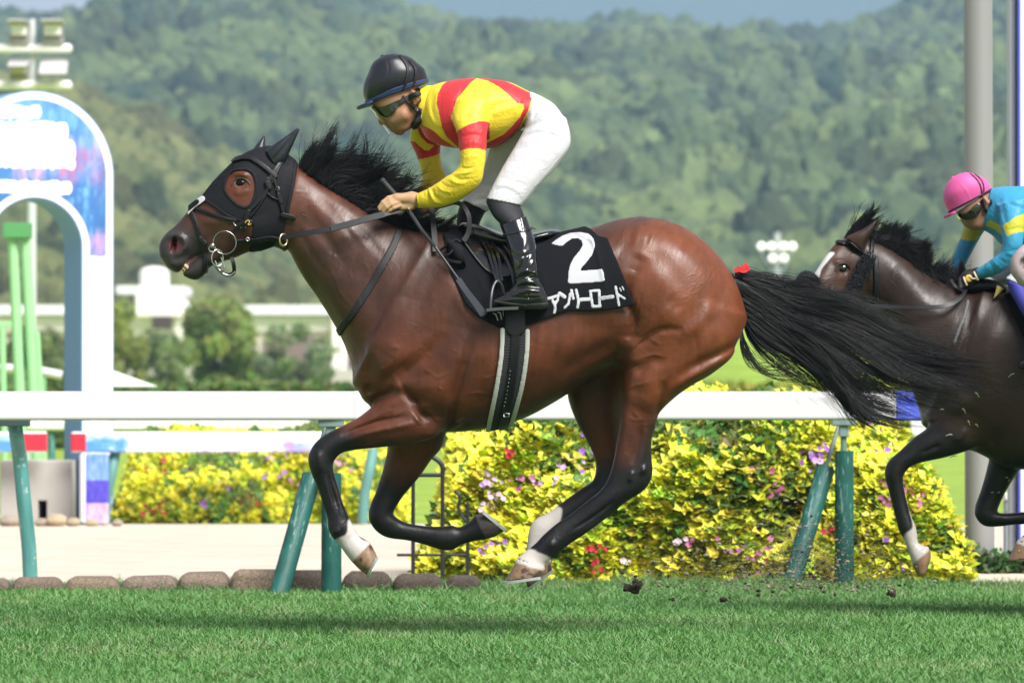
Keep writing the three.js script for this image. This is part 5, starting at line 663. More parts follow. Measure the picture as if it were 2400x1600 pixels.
{
  const sc = thing('number_cloth', 'black saddle cloth with white number 2 and katakana name under the saddle', 'saddle cloth', at(1300, 650));
  const cf = horseField(D0); // smooth body under the cloth, with the folds of the cloth itself
  for (const [p, w, a] of [[[[1375, 545], [1398, 600], [1420, 700]], 5, 5], [[[1390, 700], [1440, 690]], 6, 4], [[[1120, 640], [1150, 720]], 8, 3], [[[1260, 620], [1290, 720]], 9, 3], [[[1180, 745], [1290, 720], [1400, 715]], 7, 3], [[[1340, 540], [1400, 575]], 4, 3]]) cf.mark(p, w, a, 0);
  const weave = noiseTex(64, (i, j) => { const v = 120 + 60 * ((i + j) % 4 < 2 ? 1 : -1) + 40 * hash3(i, j, 2); return [v, v, v]; }); weave.repeat.set(30, 30);
  mesh('cloth', nets(cf, [1020, 510, 1500, 790, -0.42, 0.42], 0.0055, { off: 0.016, inner: 0.012, region: clothSd }), M(0.005, 0.0055, 0.008, 0.9, { specularIntensity: 0.4, bumpMap: weave, bumpScale: 0.0006 }), sc);
  const print = M(0.44, 0.445, 0.48, 0.75), z3 = (q) => q.map(([a, b]) => [840 + a * 0.28061, 380 + b * 0.28061]);
  const glyph = (name, sd) => mesh(name, nets(cf, [1120, 540, 1490, 780, 0.05, 0.42], 0.0034, { off: 0.0185, inner: 0.005, region: sd }), print, sc);
  glyph('number_print', polySd(z3([[1605, 690], [1640, 660], [1700, 620], [1770, 596], [1850, 590], [1920, 606], [1962, 650], [1972, 710], [1948, 785], [1895, 855], [1862, 892], [1848, 918], [1940, 912], [2028, 905], [2040, 930], [2050, 1000], [2030, 1012], [1900, 1022], [1760, 1030], [1743, 1015], [1745, 940], [1762, 865], [1795, 805], [1842, 750], [1866, 705], [1858, 668], [1825, 645], [1780, 650], [1740, 675], [1700, 710], [1650, 706]]), false));
  const st = (p, w = 35) => lineSd(z3(p), w * 0.28061, false);
  glyph('lettering', anySd(st([[1584, 1150], [1664, 1126]], 28), st([[1664, 1126], [1660, 1160], [1644, 1186]], 24), st([[1618, 1168], [1634, 1200], [1640, 1232], [1632, 1266]], 26)));
  glyph('lettering', anySd(st([[1676, 1108], [1715, 1135]]), st([[1716, 1225], [1748, 1195], [1762, 1112]], 24))); glyph('lettering', anySd(st([[1772, 1082], [1788, 1150]], 27), st([[1812, 1080], [1832, 1170], [1824, 1222]], 27)));
  glyph('lettering', st([[1848, 1160], [1915, 1155]])); glyph('lettering', anySd(st([[1928, 1088], [2002, 1084], [2006, 1212]], 26), st([[1928, 1088], [1948, 1216], [2010, 1212]], 26))); glyph('lettering', st([[2026, 1147], [2112, 1134]])); glyph('lettering', anySd(st([[2138, 1052], [2166, 1205]], 24), st([[2152, 1112], [2212, 1150]], 22), st([[2172, 1062], [2184, 1088]], 14), st([[2192, 1052], [2206, 1080]], 14)));
  glyph('small_number', anySd(st([[1128, 1272], [1148, 1276], [1166, 1328]], 13), st([[1168, 1262], [1186, 1266], [1198, 1322]], 13), st([[1208, 1250], [1212, 1290]], 10)));
}
const SADDLE = [[1070, 536, 1082, 574, 0.03], [1082, 522, 1096, 572, 0.10], [1100, 521, 1112, 574, 0.14], [1140, 532, 1146, 580, 0.16], [1185, 548, 1188, 584, 0.165], [1240, 547, 1244, 574, 0.165], [1290, 538, 1294, 560, 0.14], [1312, 540, 1313, 550, 0.06]];
{
  const sd = thing('racing_saddle', 'small glossy black racing saddle with stirrups and white edged girth', 'saddle', at(1190, 600));
  const sf = new Field(D0); sf.add(SADDLE, { p: 2.4 }); mesh('seat', nets(sf, [1050, 500, 1330, 600, -0.2, 0.2], 0.0045), gloss, sd);
  const cloth = horseField(D0);
  const flapSd = polySd([[1082, 560], [1096, 582], [1118, 612], [1140, 636], [1165, 648], [1192, 650], [1204, 636], [1200, 606], [1184, 578], [1160, 560], [1110, 552]]);
  mesh('flap', nets(cloth, [1060, 530, 1230, 680, -0.42, 0.42], 0.0045, { off: 0.026, inner: 0.009, region: flapSd }), gloss, sd);
  mesh('flap_piping', nets(cloth, [1060, 530, 1230, 680, -0.42, 0.42], 0.0035, { off: 0.029, inner: 0.008, region: (x, y) => Math.abs(flapSd(x, y) + 2) - 1.5 }), M(0.10, 0.10, 0.105, 0.3), sd);
  const onCloth = (px, py, o = 0.032) => { const p = cloth.surf(px, py, o); return p; };
  for (const dx of [0, 9, 20]) mesh('stirrup_leather', W(strap([[1126 + dx, 562], [1138 + dx, 580], [1150 + dx, 610], [1158 + dx * 0.8, 640], [1165 + dx * 0.6, 662]].map(([a, b], i) => onCloth(a, b, 0.036 + i * 0.006)), 0.011, 0.005, V(0, 0.1, 1), 28)), gloss, sd);
  mesh('stirrup_leather', W(strap([[1152, 578], [1172, 590], [1190, 618], [1202, 652], [1206, 676]].map(([a, b]) => onCloth(a, b, 0.036)), 0.012, 0.004, V(0, 0.1, 1), 24)), gloss, sd);
  for (const s of [1, -1]) { const zs = s * 0.335, I = (a, b, z = 0) => at(a, b, D0 - zs - z); mesh('stirrup_iron', W(join([tube([I(1150, 722, 0.03), I(1151, 700, 0.03), I(1156, 672, 0.012), I(1164, 659, 0), I(1172, 662, -0.01), I(1180, 684, -0.03), I(1188, 716, -0.045)], 0.006, 40, 8), strap([I(1140, 727), I(1170, 724), I(1215, 722)], 0.10, 0.012, V(0, 1, 0), 10)])), M(0.10, 0.10, 0.105, 0.35, { metalness: 0.6 }), sd); }
  const gb = [1120, 730, 1260, 1015, -0.42, 0.42], g = (name, pts, w, off, mat) => mesh(name, nets(cloth, gb, 0.005, { off, inner: off - 0.003, region: lineSd(pts, w) }), mat, sd);
  const rib = noiseTex(64, (i, j) => { const v = j % 16 < 8 ? 60 : 200; return [v, v, v]; }); rib.repeat.set(20, 20);
  g('girth', [[1207, 745], [1205, 800], [1195, 880], [1180, 950], [1166, 1006]], 52, 0.016, M(0.016, 0.017, 0.022, 0.8, { bumpMap: rib, bumpScale: 0.003 }));
  g('girth_edge', [[1178, 775], [1176, 830], [1166, 900], [1152, 970], [1144, 1008]], 11, 0.019, M(0.40, 0.40, 0.37, 0.7)); g('girth_edge', [[1236, 778], [1234, 830], [1224, 900], [1208, 962], [1196, 1000]], 11, 0.019, M(0.40, 0.40, 0.37, 0.7));
  g('girth_strap', [[1208, 735], [1208, 800], [1200, 880], [1188, 950], [1178, 1000]], 22, 0.023, leather); g('girth_strap', [[1208, 735], [1208, 768]], 46, 0.024, leather);
  const bk = new THREE.TorusGeometry(0.015, 0.0028, 8, 4, Math.PI * 2).rotateZ(Math.PI / 4).scale(1, 0.6, 1), bp = cloth.surf(1187, 972, 0.03); mesh('girth_buckle', W(bk.translate(bp.x, bp.y, bp.z)), steel, sd);
  const hs = []; for (let i = 0; i < 10; i++) { const p = cloth.surf(1196 - i * 1.1 - i * i * 0.05, 870 + i * 9, 0.0245); hs.push(new THREE.SphereGeometry(0.0022, 6, 5).translate(p.x, p.y, p.z)); } mesh('strap_hole', W(join(hs)), M(0.3, 0.3, 0.3, 0.6), sd);
  // the roll and straps before the flap
  const rollF = new Field(D0); rollF.add([[1046, 556, 1052, 590, 0.03, 0.2], [1064, 566, 1070, 616, 0.05, 0.21], [1084, 574, 1092, 626, 0.04, 0.22]], { p: 2.3 }); mesh('knee_roll', nets(rollF, [1030, 540, 1110, 640, 0.1, 0.3], 0.0045), blackCloth, sd);
  mesh('strap_loop', W(tube([onCloth(1032, 590), onCloth(1050, 578, 0.06), onCloth(1070, 566, 0.07), onCloth(1082, 572, 0.07)], 0.006, 20)), leather, sd); mesh('strap_loop', W(tube([onCloth(1034, 594, 0.05), onCloth(1042, 603, 0.06), onCloth(1056, 598, 0.07), onCloth(1066, 582, 0.08)], 0.006, 20)), leather, sd); mesh('strap_end', W(strap([onCloth(1048, 610, 0.05), onCloth(1066, 616, 0.06), onCloth(1082, 618, 0.06)], 0.012, 0.004)), leather, sd);
}
// ---------- the rider in red and yellow ----------
const YELLOW = [0.70, 0.53, 0.022], RED = [0.52, 0.018, 0.026], SKIN = [0.31, 0.155, 0.09];
const cloth2 = noiseTex(128, (i, j) => { const v = 128 + 50 * (fbm(i / 9, j / 9, 2) - 0.5) * 2 + ((i + j) % 2 ? 8 : -8); return [v, v, v]; }); cloth2.repeat.set(4, 4);
const creaseH = tiled((i, j) => { const w = fbm(i / 60, j / 60, 2) * 40, a = 1 - Math.abs(2 * fbm((i + w) / 30, (j + i * 0.5) / 90, 6) - 1), b = 1 - Math.abs(2 * fbm((i - j * 0.6) / 70 + 8, (j + w) / 24, 9) - 1); return 0.5 * Math.pow(a, 4) + 0.35 * Math.pow(b, 4) + 0.15 * vnoise(i / 2, j / 2, 1); }, 512);
const crease = noiseTex(512, (i, j) => { const v = clamp(Math.round(255 * creaseH(i, j)), 0, 255); return [v, v, v]; }); crease.repeat.set(2, 2);
const silk = MV(0.55, { bumpMap: crease, bumpScale: 0.0035, sheen: 0.15, sheenColor: col(1, 1, 1) });
function faceField(spans, nose, d, z = 0) { const f = new Field(d); f.add(spans, { k: 0.012, p: 2.2, z }); return f; }
const rider = thing('person', 'jockey in red and yellow silks and black helmet crouched over the bay horse', 'person', at(1230, 460));
{
  const TORSO_J = [[1002, 204, 986, 300, 0.075], [1034, 193, 1003, 326, 0.13], [1085, 184, 1045, 343, 0.18], [1140, 184, 1108, 350, 0.19], [1190, 191, 1162, 343, 0.178], [1228, 208, 1202, 319, 0.162], [1253, 221, 1232, 293, 0.148]];
  const ARM_N = [[1062, 240, 1150, 228, 0.07, 0.135], [1058, 283, 1144, 278, 0.066, 0.18], [1073, 320, 1141, 318, 0.058, 0.205], [1077, 355, 1139, 356, 0.053, 0.22], [1078, 380, 1135, 390, 0.05, 0.225], [1068, 399, 1126, 428, 0.049, 0.22], [1044, 415, 1093, 459, 0.047, 0.205], [1013, 436, 1053, 480, 0.042, 0.175], [992, 447, 1016, 487, 0.040, 0.145], [975, 455, 981, 488, 0.038, 0.12]];
  const ARM_F = [[965, 290, 1050, 312, 0.06, -0.13], [960, 326, 1034, 338, 0.058, -0.17], [974, 360, 1032, 362, 0.053, -0.19], [983, 388, 1037, 392, 0.05, -0.19], [988, 410, 1046, 412, 0.047, -0.18], [986, 428, 1036, 432, 0.043, -0.16], [977, 446, 1010, 456, 0.039, -0.13]];
  const PELVIS = [[1243, 214, 1230, 298, 0.142], [1272, 227, 1226, 322, 0.158], [1302, 247, 1222, 340, 0.165], [1326, 282, 1240, 350, 0.15]];
  const THIGH_N = [[1240, 262, 1326, 276, 0.10, 0.075], [1229, 300, 1337, 318, 0.10, 0.10], [1213, 332, 1332, 350, 0.094, 0.13], [1194, 364, 1302, 394, 0.085, 0.16], [1172, 402, 1263, 436, 0.076, 0.19], [1153, 438, 1234, 470, 0.067, 0.21], [1140, 465, 1222, 482, 0.062, 0.22]];
  const THIGH_F = [[1190, 300, 1300, 330, 0.10, -0.08], [1150, 345, 1262, 375, 0.09, -0.13], [1136, 385, 1222, 412, 0.08, -0.17], [1112, 430, 1178, 460, 0.068, -0.2], [1084, 468, 1142, 496, 0.06, -0.21]];
  const SHIN_N = [[1142, 462, 1216, 472, 0.056, 0.22], [1140, 475, 1219, 482, 0.055, 0.225], [1156, 507, 1227, 500, 0.052, 0.25], [1178, 530, 1230, 518, 0.042, 0.27], [1190, 550, 1238, 542, 0.036, 0.285]];
  const SHIN_F = [[1084, 470, 1142, 494, 0.05, -0.21], [1074, 492, 1134, 502, 0.05, -0.22], [1070, 530, 1122, 534, 0.048, -0.25], [1075, 570, 1130, 570, 0.045, -0.27]];
  const BOOT_N = [[1171, 526, 1235, 508, 0.056, 0.272], [1178, 545, 1245, 536, 0.056, 0.288], [1189, 575, 1256, 571, 0.054, 0.312], [1198, 608, 1259, 607, 0.050, 0.33], [1203, 640, 1263, 641, 0.046, 0.338], [1204, 664, 1269, 668, 0.045, 0.34], [1200, 690, 1276, 694, 0.044, 0.34]];
  const FOOT_N = [[1160, 699, 1161, 711, 0.034, 0.34], [1180, 689, 1182, 717, 0.046, 0.34], [1206, 672, 1208, 721, 0.048, 0.34], [1238, 664, 1239, 725, 0.046, 0.34], [1268, 668, 1268, 727, 0.042, 0.34], [1283, 690, 1282, 722, 0.03, 0.34]];
  const FACE = [[866, 236, 978, 200, 0.074], [873, 250, 984, 222, 0.075], [882, 262, 988, 240, 0.072], [892, 274, 985, 257, 0.066], [903, 288, 982, 273, 0.058], [914, 299, 976, 287, 0.050], [927, 308, 966, 299, 0.040], [938, 311, 956, 305, 0.024]];
  // body: one surface from the head to the feet, a little inside the clothes
  const bf = new Field(D0); for (const t of [TORSO_J, ARM_N, ARM_F, PELVIS, THIGH_N, THIGH_F, SHIN_N, SHIN_F, BOOT_N, FOOT_N]) bf.add(t, { k: 0.03 });
  const hf = new Field(D0); const head = (f) => {
    f.add(FACE, { k: 0.01, p: 2.2 }); f.add([[962, 282, 992, 220, 0.062], [985, 296, 1004, 212, 0.064], [1010, 300, 1020, 212, 0.06]], { k: 0.02 });
    const C = (x0, y0, x1, y1, a, b, z0 = 0, z1 = 0, k = 0.012) => f.cap(at(x0, y0, D0 - z0), at(x1, y1, D0 - z1), a, b, k);
    C(886, 266, 896, 283, 0.010, 0.014); C(896, 284, 907, 288, 0.015, 0.010); for (const s of [1, -1]) { C(905, 286, 909, 288, 0.011, 0.009, s * 0.013, s * 0.013); C(911, 296, 924, 298, 0.008, 0.004, s * 0.004, s * 0.024, 0.004); C(917, 303, 928, 303, 0.008, 0.004, s * 0.004, s * 0.022, 0.004); C(905, 262, 925, 258, 0.012, 0.016, s * 0.02, s * 0.058); C(922, 282, 945, 270, 0.014, 0.02, s * 0.046, s * 0.058, 0.03); }
    C(932, 307, 938, 309, 0.016, 0.013, 0, 0, 0.02);
    for (const s of [1, -1]) { const z = s * 0.076; C(966, 214, 976, 222, 0.008, 0.009, z, z + s * 0.008, 0.006); C(976, 222, 978, 234, 0.009, 0.008, z + s * 0.008, z + s * 0.004, 0.006); C(978, 234, 972, 243, 0.008, 0.007, z + s * 0.004, z, 0.006); C(968, 224, 970, 236, 0.008, 0.006, z - s * 0.002, z, 0.008); }
  };
  head(hf);
  const skin = (c, px, py, z, x, y) => { const n = fbm(x * 40, y * 40, z * 40); c[0] = SKIN[0] * (0.92 + 0.16 * n); c[1] = SKIN[1] * (0.92 + 0.16 * n); c[2] = SKIN[2] * (0.92 + 0.16 * n); blend(c, [0.36, 0.10, 0.085], sstep(3, -1, polyDist([[913, 297], [922, 299], [928, 303]], px, py) - 2) * 0.7); blend(c, [0.012, 0.010, 0.010], sstep(-3, 3, px - 984 + (py - 240) * 0.1) * sstep(275, 262, py)); };
  const bodyG = nets(bf, [950, 170, 1360, 740, -0.42, 0.45], 0.009, { off: -0.011, color: skin }), headG = nets(hf, [850, 190, 1030, 320, -0.11, 0.11], 0.003, { color: skin });
  const skinMat = MV(0.5, { specularIntensity: 0.6 }); const bodyAll = mergeGeometries([bodyG, headG]); mesh('body', W(bodyAll), skinMat, rider);
  // silks
  const jf = new Field(D0); jf.add(TORSO_J, { k: 0.02, p: 2.15 }).add(ARM_N, { k: 0.025, p: 2.1 }).add(ARM_F, { k: 0.02, p: 2.1 });
  const jm = (p, w, a, s = 1) => jf.mark(p, w, a, s);
  for (const [p, w, a] of [[[[1060, 262], [1064, 300], [1074, 325]], 5, -4], [[[1090, 215], [1070, 240], [1058, 280]], 6, -5], [[[1146, 280], [1152, 262], [1170, 250], [1220, 240]], 6, -5], [[[1150, 275], [1180, 262], [1222, 252]], 8, 4], [[[1066, 250], [1090, 232], [1110, 232]], 6, 4], [[[1082, 300], [1100, 270], [1110, 250]], 6, -3], [[[1075, 295], [1095, 280], [1120, 262]], 5, 3],
    [[[1080, 398], [1096, 402], [1112, 398]], 3.5, -4], [[[1066, 412], [1090, 412], [1110, 404]], 3.5, 4], [[[1054, 412], [1080, 426], [1108, 424]], 3, -3.5], [[[1048, 420], [1070, 434], [1094, 436]], 3, 3], [[[1030, 428], [1050, 442], [1078, 446]], 3, -3], [[[1022, 436], [1040, 452], [1062, 456]], 3, 3], [[[1004, 442], [1010, 460], [1022, 478], [1050, 482]], 3.5, 5], [[[1012, 445], [1020, 462], [1034, 472]], 3.5, -4], [[[1002, 440], [1004, 462], [1006, 486]], 2.6, -3.5], [[[985, 452], [992, 470], [994, 486]], 5, 2],
    [[[1080, 330], [1110, 322], [1138, 330]], 4, -2.5], [[[1082, 345], [1112, 340], [1136, 346]], 5, 2], [[[1140, 330], [1170, 318], [1200, 300]], 6, -3], [[[1145, 345], [1175, 330], [1210, 305]], 6, 3], [[[1225, 215], [1215, 250], [1206, 290]], 5, 3], [[[1235, 225], [1225, 260], [1218, 300]], 4, -4], [[[1188, 200], [1205, 225], [1215, 260]], 9, 2.5], [[[1020, 215], [1012, 250], [1020, 290]], 6, -5], [[[1005, 230], [1008, 270], [1025, 300]], 6, 4], [[[1030, 300], [1045, 320], [1065, 338]], 5, -4], [[[1000, 300], [1030, 322], [1060, 345]], 5, 3], [[[1120, 190], [1150, 210], [1172, 240]], 12, 3], [[[1090, 380], [1106, 372], [1128, 376]], 5, 3],
    [[[1055, 190], [1040, 215], [1030, 240]], 7, -4]]) jm(p, w, a);
  for (const [p, w, a] of [[[[990, 400], [1015, 398], [1040, 404]], 4, -4], [[[985, 412], [1012, 412], [1044, 418]], 4, 4], [[[984, 428], [1008, 424], [1034, 428]], 3.5, -3], [[[975, 345], [1000, 350], [1028, 346]], 6, 3]]) jm(p, w, a, -1);
  const redTorso = [polySd([[1050, 188], [1036, 203], [1027, 222], [1024, 245], [1030, 270], [1036, 300], [1046, 322], [1076, 349], [1076, 320], [1066, 300], [1058, 282], [1064, 258], [1072, 235], [1090, 215], [1104, 196], [1118, 184], [1110, 176], [1070, 178]], false), polySd([[1118, 184], [1144, 192], [1168, 206], [1190, 224], [1212, 246], [1226, 248], [1228, 258], [1220, 276], [1200, 300], [1180, 318], [1141, 338], [1141, 349], [1160, 346], [1190, 334], [1215, 305], [1238, 262], [1250, 222], [1236, 216], [1216, 206], [1196, 196], [1180, 188], [1150, 178], [1125, 176]], false), polySd([[976, 296], [990, 294], [1018, 310], [1036, 328], [1060, 342], [1076, 352], [1040, 345], [1000, 332], [984, 316]], false)];
  const bandN = polySd([[1068, 316], [1100, 298], [1124, 290], [1148, 292], [1148, 360], [1120, 354], [1100, 354], [1072, 362]], false), bandF = polySd([[945, 318], [960, 326], [990, 330], [1030, 336], [1036, 350], [1020, 360], [1000, 366], [974, 370]], false), yUnder = polySd([[1090, 360], [1130, 351], [1160, 350], [1196, 336], [1212, 318], [1218, 300], [1222, 320], [1190, 350], [1120, 370]], false);
  const silkColor = (c, px, py, z, x, y) => {
    let red = redTorso.some((f) => f(px, py) < 0); if (z > 0.12 && px < 1152 && py > 280) red = bandN(px, py) < 0 || (red && px < 1070 && py < 330);
    if (z < -0.13 && px < 1050) red = bandF(px, py) < 0;
    const k = red ? RED : YELLOW, n = 0.95 + 0.1 * fbm(x * 30, y * 30, z * 30); c[0] = k[0] * n; c[1] = k[1] * n; c[2] = k[2] * n;
  };
  mesh('silks', nets(jf, [930, 165, 1290, 500, -0.28, 0.3], 0.0034, { color: silkColor }), silk, rider);
  const cfz = new Field(D0); cfz.add([[985, 204, 978, 292, 0.07], [1000, 200, 992, 304, 0.079], [1012, 200, 1004, 310, 0.083]], {}); mesh('collar', nets(cfz, [970, 190, 1025, 320, -0.1, 0.1], 0.003), M(...YELLOW, 0.6), rider);
  const tf = new Field(D0); tf.add([[980, 240, 976, 288, 0.066], [994, 226, 988, 299, 0.072]], {}); mesh('neck_band', nets(tf, [965, 215, 1005, 310, -0.1, 0.1], 0.003), M(0.7, 0.66, 0.58, 0.8), rider);
  // breeches
  const pf = new Field(D0); pf.add(PELVIS, { k: 0.03, p: 2.2 }).add(THIGH_N, { k: 0.02, p: 2.2 }).add(THIGH_F, { k: 0.02, p: 2.2 });
  const pm = (p, w, a, s = 1) => pf.mark(p, w * 1.15, a * 0.75, s);
  for (const [p, w, a] of [[[[1240, 290], [1260, 262], [1290, 248]], 5, -5], [[[1236, 300], [1262, 276], [1300, 262]], 4, 3.5], [[[1232, 308], [1262, 292], [1308, 284]], 4, -4], [[[1226, 318], [1262, 306], [1312, 304]], 4, 3.5], [[[1222, 330], [1258, 318], [1312, 326], [1336, 332]], 4, -4.5], [[[1216, 340], [1256, 334], [1300, 344]], 4, 3], [[[1206, 356], [1250, 352], [1304, 370]], 4, -3.5], [[[1200, 366], [1240, 368], [1290, 384]], 5, 3], [[[1190, 384], [1222, 388], [1262, 406]], 4, -3],
    [[[1282, 300], [1306, 312], [1336, 324]], 2.5, -5], [[[1284, 308], [1310, 322], [1334, 334]], 3, 4], [[[1180, 400], [1212, 410], [1246, 424]], 5, 2.5], [[[1168, 420], [1200, 428], [1236, 442]], 4, -2.5], [[[1158, 440], [1190, 440], [1226, 458]], 4, 2.5], [[[1150, 456], [1185, 448], [1222, 472]], 3, -2.5], [[[1290, 300], [1276, 330], [1256, 366], [1232, 402], [1206, 440], [1192, 458]], 2.2, 2.4], [[[1334, 340], [1310, 376], [1280, 412], [1250, 446], [1228, 474]], 2.2, 2], [[[1250, 240], [1246, 270], [1240, 296]], 4, 3], [[[1262, 232], [1256, 262], [1250, 284]], 4, -4], [[[1285, 240], [1275, 262]], 5, -3], [[[1310, 262], [1296, 280]], 5, 3], [[[1320, 345], [1330, 300], [1316, 270]], 9, 2.5]]) pm(p, w, a);
  for (const [p, w, a] of [[[[1108, 470], [1130, 462], [1160, 470]], 4, -4], [[[1100, 480], [1125, 474], [1150, 486]], 4, 4], [[[1150, 375], [1180, 370], [1220, 360]], 6, -4], [[[1140, 395], [1170, 392], [1210, 385]], 6, 3], [[[1120, 430], [1145, 432], [1170, 440]], 5, -3]]) pm(p, w, a, -1);
  const whiteCloth = M(0.52, 0.515, 0.555, 0.75, { bumpMap: crease, bumpScale: 0.0028 });
  mesh('breeches', nets(pf, [1070, 200, 1350, 510, -0.3, 0.31], 0.0036), whiteCloth, rider);
  // socks, boots
  const sf = new Field(D0); sf.add(SHIN_N, { k: 0.02 }).add(SHIN_F, { k: 0.02 }); mesh('sock', nets(sf, [1060, 455, 1260, 600, 0.1, 0.36], 0.0045), M(0.007, 0.008, 0.012, 0.7), rider); mesh('sock', nets(sf, [1050, 455, 1260, 600, -0.36, -0.1], 0.0045), M(0.007, 0.008, 0.012, 0.7), rider);
  const bo = new Field(D0); bo.add(BOOT_N, { k: 0.02, p: 2.15 }).add(FOOT_N, { k: 0.025, p: 2.3 }); const bm = (p, w, a) => bo.mark(p, w, a); bo.mid = 0.3;
  for (const [p, w, a] of [[[[1205, 655], [1225, 640], [1262, 644]], 3.5, 6], [[[1204, 664], [1230, 652], [1266, 660]], 3, -6], [[[1206, 672], [1232, 664], [1268, 668]], 3.5, 6], [[[1204, 682], [1232, 674], [1272, 680]], 3, -6], [[[1200, 690], [1232, 684], [1274, 688]], 3.5, 5], [[[1240, 600], [1225, 625], [1210, 650]], 4, -5], [[[1232, 592], [1216, 618]], 5, 4], [[[1255, 610], [1240, 630], [1225, 645]], 4, 5], [[[1196, 590], [1215, 606], [1256, 596]], 4, -4], [[[1230, 560], [1226, 585], [1215, 600]], 6, 3], [[[1196, 700], [1220, 690], [1236, 690]], 3, 3], [[[1185, 700], [1210, 700], [1240, 702], [1275, 698]], 2, -3], [[[1236, 690], [1240, 704]], 2, -4], [[[1205, 540], [1212, 570]], 6, -3], [[[1250, 640], [1262, 652]], 3, 5], [[[1215, 660], [1250, 650]], 2.5, 4]]) bm(p, w, a);
  mesh('boot', nets(bo, [1150, 495, 1300, 740, 0.2, 0.42], 0.0034), gloss, rider);
  mesh('boot_strap', nets(bo, [1150, 495, 1300, 600, 0.2, 0.42], 0.0032, { off: 0.004, inner: 0.005, region: anySd(lineSd([[1178, 556], [1215, 549], [1250, 541]], 5), lineSd([[1172, 529], [1200, 518], [1236, 510]], 5), lineSd([[1222, 512], [1228, 545]], 9)) }), gloss, rider);
  const soF = (x, y) => Math.max(polySd([[1158, 706], [1185, 712], [1230, 717], [1284, 712], [1285, 724], [1268, 729], [1230, 728], [1184, 719], [1158, 713]], false)(x, y)); mesh('sole', nets(bo, [1150, 690, 1300, 740, 0.2, 0.42], 0.0034, { off: 0.005, inner: 0.02, region: soF }), M(0.02, 0.02, 0.02, 0.7), rider);
  const bf2 = new Field(D0); bf2.add(BOOT_N.map((s) => [s[0] - 96, s[1] + 22, s[2] - 104, s[3] + 22, s[4], -s[5]]), { k: 0.02 }).add(FOOT_N.map((s) => [s[0] - 100, s[1] + 20, s[2] - 100, s[3] + 20, s[4], -s[5]]), { k: 0.02 }); mesh('boot', nets(bf2, [1040, 520, 1220, 770, -0.42, -0.2], 0.006), gloss, rider);
  mesh('zip_pull', W(rod(at(1243, 532, D0 - 0.32), at(1256, 537, D0 - 0.32), 0.003, 0.002, 8)), leather, rider);
  // gloves
  const hand = (f, s, o, sc = 1) => { // s: side; o: offset of the hand
    const P = (x, y, z) => at(x + o[0], y + o[1], D0 - (z * sc) * s - o[2]), C = (a, b, ra, rb, k = 0.008) => f.cap(P(...a), P(...b), ra, rb, k);
    C([985, 470, 0.0], [968, 468, 0.0], 0.030, 0.031, 0.02); C([962, 464, 0.012], [930, 465, 0.022], 0.024, 0.021, 0.02); C([960, 478, -0.008], [932, 482, 0.0], 0.023, 0.018, 0.02); C([962, 485, 0.012], [940, 486, 0.016], 0.012, 0.012, 0.015);
    const finger = (a, b, c, d, r) => { C(a, b, r, r * 0.95, 0.006); C(b, c, r * 0.95, r * 0.88, 0.003); C(c, d, r * 0.88, r * 0.7, 0.003); };
    finger([932, 458, 0.012], [910, 464, 0.030], [897, 474, 0.036], [888, 486, 0.034], 0.0105); finger([932, 466, 0.022], [914, 472, 0.042], [902, 480, 0.046], [890, 491, 0.042], 0.0105); finger([933, 474, 0.030], [917, 479, 0.050], [907, 486, 0.052], [898, 496, 0.046], 0.0100); finger([936, 482, 0.030], [922, 487, 0.046], [914, 492, 0.046], [906, 499, 0.040], 0.0088);
    C([955, 486, 0.0], [938, 496, -0.012], 0.013, 0.011, 0.012); C([938, 496, -0.012], [922, 496, -0.02], 0.011, 0.0085, 0.006);
  };
  const tan = M(0.38, 0.235, 0.125, 0.7, { bumpMap: cloth2, bumpScale: 0.0012 });
  const gn = new Field(D0); hand(gn, 1, [0, 0, 0.105]); mesh('glove', nets(gn, [870, 440, 1000, 515, 0.04, 0.2], 0.0026), tan, rider);
  mesh('glove_button', W(new THREE.SphereGeometry(0.006, 10, 8).translate(...at(958, 489, D0 - 0.135).toArray())), tan, rider);
  const gf = new Field(D0); hand(gf, -1, [26, 14, -0.09]); mesh('glove', nets(gf, [890, 450, 1030, 530, -0.2, -0.03], 0.003), M(0.34, 0.17, 0.08, 0.7), rider);
  const wr = new Field(D0); wr.add([[974, 440, 1002, 455, 0.034, -0.125], [966, 458, 990, 470, 0.032, -0.1]], {}); mesh('wrist', nets(wr, [955, 430, 1015, 485, -0.18, -0.05], 0.004), M(...SKIN, 0.55), rider);
  // helmet
  const hel = new Field(D0); hel.add([[858, 243, 1002, 190, 0.088], [851, 222, 1000, 176, 0.103], [852, 198, 993, 160, 0.108], [862, 172, 978, 147, 0.101], [873, 147, 957, 132, 0.084], [892, 132, 930, 126, 0.050]], { p: 2.15 }); hel.mark([[905, 130], [912, 170], [900, 238]], 1.6, -1.5, 0); hel.mark([[870, 160], [860, 200], [856, 235]], 1.6, -1.2, 0);
  const cap1 = M(0.011, 0.013, 0.019, 0.36, { bumpMap: cloth2, bumpScale: 0.0015 }), navy = M(0.022, 0.045, 0.14, 0.55);
  mesh('helmet', nets(hel, [838, 118, 1015, 262, -0.13, 0.13], 0.0034, { clip: (x, y, z, px, py) => (py - (244 - (px - 858) * 0.325)) * hel.sc }), cap1, rider);
  mesh('helmet_band', nets(hel, [830, 170, 1015, 262, -0.13, 0.13], 0.003, { off: 0.005, inner: 0.012, region: (x, y) => Math.abs(y - (237 - (x - 858) * 0.325 + 6 * sstep(930, 870, x))) - 6.5 }), navy, rider);
